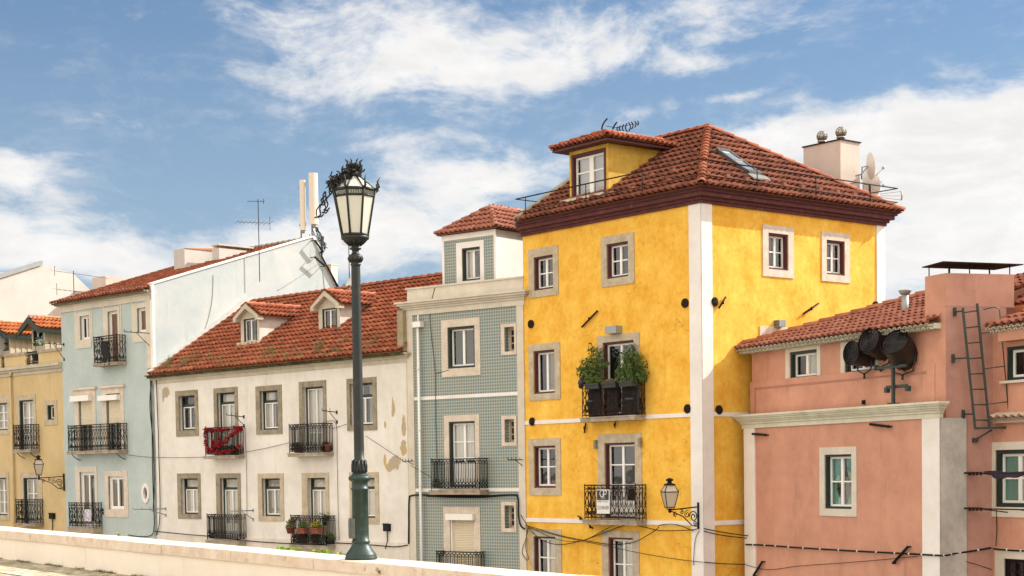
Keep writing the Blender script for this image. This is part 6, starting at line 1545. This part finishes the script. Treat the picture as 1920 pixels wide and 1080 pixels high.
for i, (xa, xb, lab) in enumerate(((1104, 1127, 'dark screen panel behind the left of the upper balcony rail'), (1138, 1158, 'dark screen panel behind the middle of the upper balcony rail'), (1166, 1198, 'dark screen panel behind the right of the upper balcony rail'))):
    a = FY.pix(xa, 755, -.36)[0]; b = FY.pix(xb, 752, -.36)[0]; q = MB(FY)
    n = int((b-a)/.03)
    for k in range(n): q.box(a+k*(b-a)/n, a+(k+.9)*(b-a)/n, -.355+.006*(k % 2), -.335, zb+.06, zt-.12-.01*(k % 3))
    tag(q.build('screen_panel', M['reed']), lab, 'screen', 'dark screens on the upper yellow balcony')
q = MB(FY); a = FY.pix(1093, 720, -.42); q.ball((u0+.0, -.42, zt+.07), .12, 9, 7); q.ball((u0+.06, -.44, zt+.2), .06, 8, 6); q.ball((u0-.06, -.40, zt-.03), .08, 8, 6); tag(q.build('rail_ornament', M['darkpot']), 'dark lumpy ornament on the left corner of the bushy balcony', 'ornament')
# for-sale board tied to the lower yellow balcony
def sign():
    u0, u1, zb, zt, _ = Yb2; off = -.46; f = FY.off(0, off)
    a = f.pix(1119.3, 945)[0]; b = f.pix(1143.5, 945)[0]; z1 = f.pix(1131, 918)[1]; z0 = f.pix(1131, 963)[1]; zm = z0+(z1-z0)*.565
    root = thing('sale_board', f, (a+b)/2, 0, z0, 'black and white property sale board with phone number on the lower yellow balcony', 'sign')
    q = MB(f); q.box(a, b, -.012, 0, z0, z1); q.build('board', M['signwhite'], root)
    q = MB(f); q.box(a+.02, b-.03, -.016, -.0125, zm, z1-.02); q.build('black_field', M['signblack'], root)
    def text(s, cx, cz, h, mat, name='lettering', wmax=None):
        cu = bpy.data.curves.new('t', 'FONT'); cu.body = s; cu.size = 1; cu.align_x = 'CENTER'; cu.extrude = 0; to = bpy.data.objects.new('t', cu); me = bpy.data.meshes.new_from_object(to)
        xs = [v.co.x for v in me.vertices]; ys = [v.co.y for v in me.vertices]; sx = h/(max(ys)-min(ys)); kx = sx
        if wmax: kx = wmax/(max(xs)-min(xs))
        q = MB(f)
        idx = [q.v(cx+(v.co.x-(max(xs)+min(xs))/2)*kx, -.019, cz+(v.co.y-min(ys))*sx) for v in me.vertices]
        for p_ in me.polygons: q.f([idx[i] for i in p_.vertices])
        bpy.data.objects.remove(to); bpy.data.curves.remove(cu); bpy.data.meshes.remove(me)
        q.build(name, M[mat], root)
    c = (a+b)/2; W_ = b-a; H_ = z1-z0
    # emblem: interlocking round Q and P
    q = MB(f); r = W_*.16
    for (dx, dz, rr) in ((-.05, 0, 1.0), (.16, .045, .66)): q.tube([(c+dx*W_*1.1+r*rr*math.cos(k*math.pi/8), -.02, z1-.16*H_+dz*W_+r*rr*math.sin(k*math.pi/8)*1.05) for k in range(17)], .013, 4, cap=False)
    q.tube([(c+.065*W_, -.02, z1-.16*H_+.04), (c+.065*W_, -.02, z1-.16*H_-r*1.1)], .012, 4); q.tube([(c-.02*W_, -.02, z1-.19*H_), (c+.06*W_, -.02, z1-.255*H_)], .012, 4); q.build('emblem', M['signwhite'], root)
    for k, s in enumerate((.30, .26)): q = MB(f); q.box(c-W_*s/1.6, c+W_*s/1.6, -.0175, -.0165, z1-.33*H_-.05*H_*k, z1-.305*H_-.05*H_*k); q.build('small_print', M['galv'], root)
    text('FOR SALE', c+W_*.19, zm-.095*H_, .05, 'signgrey', wmax=W_*.42); text('VENDA', c-W_*.25, zm-.095*H_, .05, 'signblack', wmax=W_*.34)
    text('212 454 059', c, z0+.175*H_, .105, 'signblack', wmax=W_*.86)
M['signwhite'] = simple('board_white', (.66, .64, .62), .5, var=.04); M['signblack'] = simple('board_black', (.012, .012, .014), .4); M['signgrey'] = simple('board_grey', (.25, .2, .2), .5)
sign()
# red garland and trough on the white house
def garland():
    u0, u1, zb, zt, _ = Wbal[0]; f = FW; off = -.44; rnd = random.Random(9); q = MB(f)
    def run(pts, n):
        P = [f.pix(x, y, off) for x, y in pts]; seg = []
        for i in range(n):
            t = i/(n-1)*(len(P)-1); k = min(int(t), len(P)-2); s = t-k; seg.append((P[k][0]*(1-s)+P[k+1][0]*s, P[k][1]*(1-s)+P[k+1][1]*s))
        for x, z in seg:
            if rnd.random() < .22: continue
            for _ in range(9):
                d = Vector((rnd.gauss(0, 1), rnd.gauss(0, 1), rnd.gauss(0, 1)))*.045; q.tube([(x, off, z), (x+d.x, off+d.y, z+d.z)], .017, 3, cap=False)
    run([(385, 805), (392, 808), (402, 806), (414, 806), (426, 806), (438, 803), (450, 802)], 55); run([(385, 806), (384.5, 820), (386, 834), (392, 845)], 26); run([(451, 801), (452, 806), (440, 812), (430, 818), (424, 828), (416, 836), (404, 838), (396, 842)], 60)
    run([(392, 845), (402, 846), (414, 848), (428, 847), (440, 843)], 36); run([(399, 826), (400, 840)], 14); run([(411, 820), (412, 838)], 16); run([(445, 840), (451, 834)], 8)
    tag(q.build('red_garland', M['red']), 'red tinsel garland looped over a balcony rail of the white house', 'garland')
    a, b = f.pix(402, 855, -.4)[0], f.pix(430, 855, -.4)[0]
    plant('planter_box', f, ((a+b)/2, -.22, zb), [(a+(b-a)*t, -.25, zb+.28, .12) for t in (0, .25, .5, .75, 1, 1.3)], 700, .04, 'green trough with leafy plants behind the red garland balcony rail', 'planter', None, ('box', b-a, .2, 'potgreen'), seed=31, stems=False)
garland()
def pot(f, off, px, py, w_, label, leaf='leaf', flowers=None, kind='round', mat='terracotta', h=.24, r=.14, seed=1, name='flower_pot', grp='flower pots on the white house balconies', n=300, up=.0):
    u, z = f.pix(px, py, off); plant(name, f, (u, off, z), [(u-w_*.25, off, z+h+r*.5+up, r), (u+w_*.25, off, z+h+r*.6+up, r), (u, off, z+h+r*.9+up, r)], n, .035, label, 'flower pot', grp, (kind, w_, h, mat), leaf, seed, flowers)
o_ = Wbal[3]; zb4 = o_[2]
pot(FW, -.55, 545, 1000.5, .34, 'terracotta pot with dark foliage hanging off the left corner of the lower right balcony', seed=2, r=.15)
pot(FW, -.55, 568, 1000.5, .40, 'terracotta trough hung on the rail left of the yellow flowers', kind='box', seed=3, h=.19)
pot(FW, -.55, 594, 1000.5, .40, 'terracotta trough with yellow flowers hung on the balcony rail', kind='box', seed=4, h=.19, flowers=('yellowflower', 110))
pot(FW, -.20, 566, 1018, .42, 'large terracotta pot standing on the lower right balcony floor at left', seed=5, h=.38, r=.12)
pot(FW, -.20, 592, 1018.5, .34, 'smaller terracotta pot standing on the lower right balcony floor at middle', seed=6, h=.3, r=.1)
pot(FW, -.22, 618, 1019, .30, 'pot with round green plant at the right of the lower right balcony', seed=7, h=.12, r=.16, mat='darkpot')
pot(FW, -.20, 609, 985, .16, 'leafy plant in a small pot raised behind the lower right balcony rail', seed=8, h=.1, r=.22, mat='darkpot', n=260)
pot(FW, -.50, 549, 982, .20, 'small terracotta pot near the top left of the lower right balcony rail', seed=10, h=.14, r=.06, n=60)
pot(FW, -.22, 558, 849, .32, 'terracotta pot at the left of the upper right balcony', seed=11, h=.2, r=.1, n=160); pot(FW, -.22, 611, 849, .36, 'brown pot at the right of the upper right balcony', seed=12, h=.28, r=.07, n=90)
# potted palm behind the ochre parapet gap
u, z = FO.pix(60, 676, .3); rnd = random.Random(5); root = thing('potted_plant', FO, u, .5, z, 'small potted plant with spreading leaves in the ochre attic terrace gap', 'plant'); q = MB(FO); q.lathe((u, .5, z), [(0, .12), (.28, .18), (.3, .2)], 12); q.build('pot', M['darkpot'], root); q = MB(FO)
q.tube([(u, .5, z+.2), (u, .5, z+.75)], .02, 5)
for k in range(16):
    a = rnd.uniform(0, 6.28); l = rnd.uniform(.25, .42); e = rnd.uniform(.0, .35); c, s = math.cos(a), math.sin(a)
    for t in range(5): t0, t1 = t/5, (t+1)/5; w_ = .05*(1-abs(t0-.4)); q.poly([(u+c*l*t0-s*w_, .5+s*l*t0+c*w_, z+.75+e*t0*(2-2.2*t0)), (u+c*l*t1-s*w_*.7, .5+s*l*t1+c*w_*.7, z+.75+e*t1*(2-2.2*t1)), (u+c*l*t1+s*w_*.7, .5+s*l*t1-c*w_*.7, z+.75+e*t1*(2-2.2*t1)), (u+c*l*t0+s*w_, .5+s*l*t0-c*w_, z+.75+e*t0*(2-2.2*t0))])
q.build('foliage', M['leaf'], root)
# laundry
def hanging(f, off, poly, label, mat, name, cat, th=.03):
    P = [f.pix(x, y, off) for x, y in poly]; q = MB(f); n = len(P); a = [q.v(u, off-.012*math.sin(i*1.7), z) for i, (u, z) in enumerate(P)]; b = [q.v(u, off+th+.012*math.sin(i*2.1), z) for i, (u, z) in enumerate(P)]; q.f(a); q.f(b[::-1])
    for i in range(n): q.f([a[i], a[(i+1) % n], b[(i+1) % n], b[i]])
    return tag(q.build(name, M[mat]), label, cat)
hanging(FB, -.47, ((191, 639.5), (201.5, 640), (202, 650), (204.5, 663), (206.5, 683), (203.5, 685), (200, 670), (198, 684), (195.5, 685), (194, 672), (189, 660), (189.5, 652)), 'black trousers hung over the top balcony rail of the pale blue house', 'blackcloth', 'trousers', 'trousers')
m_, nt_, b_ = nmat('patterned_cloth'); g_ = NB(nt_); co_ = g_.n('ShaderNodeTexCoord').outputs['Object']; v_ = g_.n('ShaderNodeTexVoronoi'); v_.inputs['Scale'].default_value = 16; nt_.links.new(co_, v_.inputs['Vector']); nt_.links.new(g_.ramp(v_.outputs['Distance'], [(.35, (.09, .07, .14)), (.5, (.60, .56, .62))]), b_.inputs['Base Color']); M['pattern'] = m_
hanging(FB, -.47, ((158.5, 954.5), (171, 955), (171, 976), (165, 978), (158.5, 976.5)), 'white patterned cloth drying on the lowest balcony rail of the pale blue house', 'pattern', 'cloth', 'cloth')
def pegline(y0, n, label):
    f = FS.off(0, -.55); a = f.pix(1816, y0)[0]; b = f.pix(1935, y0)[0]; z = f.pix(1840, y0)[1]; q = MB(f); q.tube([(a, 0, z), (b, 0, z)], .012, 5); q.tube([(a, -.25, z), (b, -.25, z)], .012, 5); 
    for k in range(n): x = a+.03+k*.13; q.tube([(x, 0, z), (x, -.25, z+.02)], .014, 5); q.box(x-.02, x+.04, -.12, -.08, z-.05, z+.03)
    for x in (a+.75, b-.1): q.tube([(x, -.25, z), (x, .55, z-.1)], .014, 5)
    tag(q.build('drying_rack', M['rustiron']), label, 'drying rack', 'drying racks on the pink house'); return f, z
pegline(887, 5, 'upper drying rack with dark laundry across the green curtained window'); pegline(953.5, 5, 'lower empty drying rack under the green curtained window')
f = FS.off(0, -.62); P = [(1843, 884), (1856, 882.5), (1866, 884), (1890, 885), (1915, 884), (1935, 884), (1935, 891), (1915, 890), (1900, 896), (1884, 894), (1870, 899), (1862, 896), (1858, 889), (1848, 887.5)]
hanging(f, 0, P, 'dark purple laundry bundled on the upper drying rack of the pink house', 'purple', 'laundry', 'laundry', .12)

# weeds: along the white roof eave, on the parapet and behind it
def tuft(q, x, y, z, h, n, rnd, sp=.06):
    for i in range(n):
        a = rnd.uniform(0, 6.28); l = h*rnd.uniform(.5, 1.1); dx, dy = math.cos(a)*sp*rnd.random(), math.sin(a)*sp*rnd.random(); w_ = .010; b = rnd.uniform(.3, 1.2)
        q.poly([(x+dx-w_, y+dy, z), (x+dx+w_, y+dy, z), (x+dx*(1+b*2)+w_*.3, y+dy*(1+b), z+l), (x+dx*(1+b*2)-w_*.3, y+dy*(1+b), z+l)])
rnd = random.Random(21); q = MB(FW)
for i in range(150):
    x = uW0+.3+(0-uW0-.4)*rnd.random()
    dens = noise.noise(Vector((x*.9, 3.1, 0))); 
    if dens < -.12: continue
    y = -WOV+.03+rnd.random()**2*.9; tuft(q, x, y, wroofz(y)+.02, rnd.uniform(.10, .26)*(1+max(0, dens)), 9, rnd)
for x in (uat(FW, 497, 695), uat(FW, 350, 705), uat(FW, 312, 708), uat(FW, 588, 685)):
    for k in range(8): y = -.1+rnd.random()*.5; tuft(q, x+rnd.uniform(-.2, .2), y, wroofz(y), rnd.uniform(.25, .45), 12, rnd, .1)
tag(q.build('roof_weeds', M['weed']), 'dry weeds and tufts growing along the eave of the white house roof', 'weeds', kind='stuff')
def bush_px(px, py, r, n, seed, label, f=None, leaf='leafy', size=.02, off=.75, grp='bright plants behind the parapet', name='parapet_plant'):
    f = f or PW; u, z = f.pix(px, py, off); rnd = random.Random(seed); 
    root = thing(name, f, u, off, z-.3, label, 'plant', grp); q = MB(f); leafcloud(q, [(u+rnd.uniform(-r, r)*1.2, off+rnd.uniform(-.05, .05), z+rnd.uniform(-.03, .02), r*rnd.uniform(.5, .8)) for _ in range(6)], n, size, rnd, .6); q.build('foliage', M[leaf], root)
    q = MB(f)
    for k in range(5): q.tube([(u+rnd.uniform(-.05, .05), off, z-.3), (u+rnd.uniform(-r, r), off, z)], .006, 4)
    q.build('stem', M['stem'], root)
for i, (px, py, r, lab) in enumerate(((527, 1028, .085, 'leftmost lime green plant peeping over the parapet'), (542, 1029.5, .07, 'lime green plant just right of the leftmost one over the parapet'), (556, 1031.5, .06, 'low green plant in the middle of those over the parapet'), (590, 1034.5, .05, 'small green plant right of the gap over the parapet'), (618, 1037, .09, 'wide green plant left of the lamp base'), (638, 1039.5, .09, 'green plant touching the left side of the lamp base'))): bush_px(px, py, r, 260, 40+i, lab)
bush_px(222, 1000.5, .035, 50, 60, 'tiny yellow-green weed on the parapet below the pale blue house', grp=None, name='weed', leaf='leafy', size=.015)
rnd = random.Random(8); q = MB(PW); ug = [PW.pix(x, y, -.03)[0] for x, y in ((712, 1066), (726, 1068), (742, 1071))]
for x in ug[:1]: z = ztop(x)-.12; [q.tube([(x+rnd.uniform(-.03, .03), -.04, z), (x+rnd.uniform(-.07, .07), -.06, z+rnd.uniform(.03, .1))], .004, 4) for _ in range(5)]
tag(q.build('dry_weed', M['weed']), 'dry brown weed sprouting from the coping right of the lamp', 'weed')
rnd = random.Random(77); q = MB(PW)
for i in range(420):
    x = rnd.uniform(u_l-1, PW.pix(330, 1078)[0]+2); y = -.02-abs(rnd.gauss(0, .035)); zb = ztop(x)-hb
    if noise.noise(Vector((x*1.3, 0, 5))) < -.05: continue
    tuft(q, x, y, zb, rnd.uniform(.015, .05), 4, rnd, .03)
tag(q.build('grass_tufts', M['weed']), 'grass and moss growing where the parapet meets the cobbles', 'grass', kind='stuff')
f = FK.off(0, 0); u, z = f.pix(1409, 688, .1); rnd = random.Random(2); q = MB(f); leafcloud(q, [(u-.02, .4, z, .1), (u-.02, .4, z+.12, .06)], 140, .03, rnd); tag(q.build('wall_weed', M['leaf']), 'small dark green weed at the left edge of the pink upper storey', 'weed')

# ================= cables =================
def cable(name, label, parts, r=.02, mat='iron', cat='cable', group=None, clips=None):
    """parts: lists of (frame, px, py, off) points; off in metres in front of the plane"""
    q = MB(); sag_pts = []
    for pts in parts:
        P = [f.w(f.pix(x, y, -o)[0], -o, f.pix(x, y, -o)[1]) for (f, x, y, o) in pts]
        S = []
        for i in range(len(P)-1):      # Catmull-Rom through the points
            p0, p1, p2, p3 = P[max(i-1, 0)], P[i], P[i+1], P[min(i+2, len(P)-1)]
            for k in range(6):
                t = k/6; S.append(.5*((2*p1)+(p2-p0)*t+(2*p0-5*p1+4*p2-p3)*t*t+(3*p1-p0-3*p2+p3)*t**3))
        S.append(P[-1]); q.tube(S, r, 5, world=True)
        if clips:
            tot = 0
            for a, b in zip(S, S[1:]):
                tot += (b-a).length
                if tot > clips: tot = 0; q.mi = 1; q.tube([a.lerp(b, .4), a.lerp(b, .4)+(b-a).normalized()*.035], r*1.35, 6, world=True); q.mi = 0
    return tag(q.build(name, [M[mat], M['pvc']]), label, cat, group)
g1 = 'cables strung along the houses'
def w_(f, L, o=.06): return [(f, x, y, o) for x, y in L]
cable('cable_bundle', 'bundle of dark cables running down the joint of the blue and white houses', [w_(FW, ((293, 708), (294, 740), (296, 790), (298, 860), (300, 930), (299, 980), (293, 1004))), w_(FB, ((282, 708), (283, 750), (285, 810), (286, 880), (288, 945), (289, 985), (284, 1003), (262, 1006), (240, 1003))), w_(FB, ((285, 706), (281, 760), (287, 830), (289, 900), (287, 960)))], .018, cat='cables', group=g1)
cable('wall_cable', 'thick dark cable stepping across the tiled house below its balcony', [w_(FT, ((766, 1020), (766.5, 985), (767, 938), (772, 929), (800, 928), (850, 929), (900, 930), (945, 928), (970, 928)), .07), w_(FT, ((800, 930), (850, 932), (905, 932), (960, 928), (971, 935), (972, 965), (976, 985), (984, 992)), .09)], .028, group=g1)
cable('wall_cable', 'dark cable along the base of the white house to the tiled house', [w_(FW, ((290, 996), (350, 1002), (400, 1006), (465, 1014), (540, 1019), (600, 1021), (630, 1018), (700, 1022), (740, 1025), (764, 1022)), .08)], .018, group=g1)
cable('wall_cable', 'loose black cables swagged across the bottom of the yellow house front', [
    w_(FY, ((976, 965), (985, 980), (1000, 1000), (1022, 1015), (1050, 1021), (1090, 1014), (1130, 1000), (1170, 985), (1190, 984), (1215, 990), (1240, 995), (1290, 994), (1311, 991)), .12),
    w_(FY, ((985, 985), (1010, 992), (1050, 1004), (1100, 1014), (1150, 1021), (1190, 1016), (1215, 1003), (1232, 992), (1240, 984), (1270, 984), (1300, 996)), .14)], .0125, group=g1)
cable('wall_cable', 'thin black wires sagging low across the yellow house front', [
    w_(FY, ((985, 988), (1060, 1008), (1140, 1024), (1205, 1038), (1280, 1050), (1318, 1054)), .10), w_(FY, ((1100, 1012), (1125, 998), (1150, 985)), .1), w_(FY, ((985, 984), (1040, 1010), (1090, 1014), (1140, 990)), .12), w_(FY, ((1311, 995), (1303, 1015), (1300, 1060)), .06)], .009, group=g1)
cable('hanging_cable', 'thin looping black cable ends dangling at the left edge of the yellow house', [w_(FY, ((991, 990), (986, 1010), (979, 1035), (988, 1050), (991, 1045), (986, 1030), (987, 1005), (989, 990)), .08)], .010, group=g1)
cable('wall_cable', 'pair of wires passing from the yellow corner to the pink house', [[(FR, 1320, 991, .12), (FR, 1345, 996, .10), (FR, 1375, 1001, .10), (FK, 1399, 1004, .10), (FK, 1402, 1004, .05)], [(FR, 1320, 996, .12), (FR, 1350, 1003, .1), (FR, 1380, 1007, .1), (FK, 1400, 1009, .05)], [(FR, 1320, 1054, .1), (FR, 1360, 1057, .1), (FK, 1398, 1058, .1)]], .014, group=g1)
cable('clipped_cable', 'thick black cable with pale clips running across the whole pink house', [[(FK, 1398, 1021, .08), (FK, 1430, 1022, .08), (FK, 1500, 1027, .08), (FK, 1600, 1033, .08), (FK, 1700, 1038, .08), (FK, 1735, 1040, .09), (FK, 1762, 1041.5, .12), (FM, 1776, 1041, .62), (FM, 1790, 1038, .10), (FM, 1830, 1032, .08), (FM, 1858, 1027, .06)], [(FS, 1863, 1029, .08), (FS, 1900, 1032, .08), (FS, 1960, 1034, .08)]], .024, group=g1, clips=.42)
cable('wall_cable', 'thin wire sagging across the lower pink wall below the clipped cable', [w_(FK, ((1398, 1059), (1440, 1068), (1500, 1061), (1600, 1054), (1680, 1047), (1720, 1043)), .05), w_(FK, ((1770, 1044), (1764, 1042)), .05), w_(FM, ((1790, 1047), (1830, 1058), (1860, 1068)), .05)], .008, group=g1)
cable('wall_cable', 'thin wire dropping between the two drying racks on the pink house', [w_(FS, ((1868, 955), (1869, 990), (1867, 1024)), .04)], .010, group=g1)
cable('wall_cable', 'faint wire crossing from the pale blue house over the white house windows', [w_(FB, ((240, 853), (265, 856), (289, 858)), .05), w_(FW, ((292, 857.5), (340, 858), (384, 857)), .05), w_(FW, ((458, 848), (500, 840), (542, 830)), .05), w_(FW, ((623, 804), (650, 795)), .05)], .008, group=g1)
cable('wall_cable', 'thin wire slanting down past the flaking plaster to the tiled house', [w_(FW, ((685, 817), (720, 840), (762, 868)), .15), w_(FT, ((770, 873), (800, 890), (810, 896)), .15)], .009, group=g1)
cable('wall_cable', 'thin vertical wires on the tiled wall left of its windows', [w_(FT, ((815, 540), (806, 585), (810, 640), (816, 700), (817, 790), (819, 860)), .03), w_(FT, ((818, 700), (842, 694)), .03)], .010, group=g1)
cable('wall_cable', 'thin wires running down the white house right of its upper balconies', [w_(FW, ((613, 790), (630, 795), (632, 860), (634, 960), (636, 1018)), .03), w_(FW, ((459, 800), (462, 880), (463, 965)), .03)], .008, group=g1)
cable('wall_cable', 'thin looping wire across the whitewashed gable', [w_(FG, ((400, 515), (398, 560), (390, 600), (375, 640)), .03), w_(FG, ((600, 492), (560, 520), (520, 545)), .03), w_(FG, ((605, 505), (607, 525), (609, 545)), .03)], .012, mat='galv', group=g1)
# meter boxes on the walls
def meter(f, r, label, p=.12):
    a = f.rect(r); q = MB(f); q.box(a[0], a[1], -p, 0, a[2], a[3]); q.box(a[0]-.015, a[1]+.015, -p-.012, -p+.02, a[3]-.03, a[3]+.015); m_ = (a[0]+a[1])/2; q.tube([(m_, -.05, a[2]), (m_, -.05, a[2]-.35), (m_-.1, -.05, a[2]-.6)], .02, 5); tag(q.build('junction_box', M['iron']), label, 'junction box', 'black junction boxes on the walls')
meter(FW, (723, 733, 982, 996), 'black junction box low on the white house right of the lamp'); meter(FO, (96, 104, 962, 973), 'black junction box low on the ochre house beside its balcony')
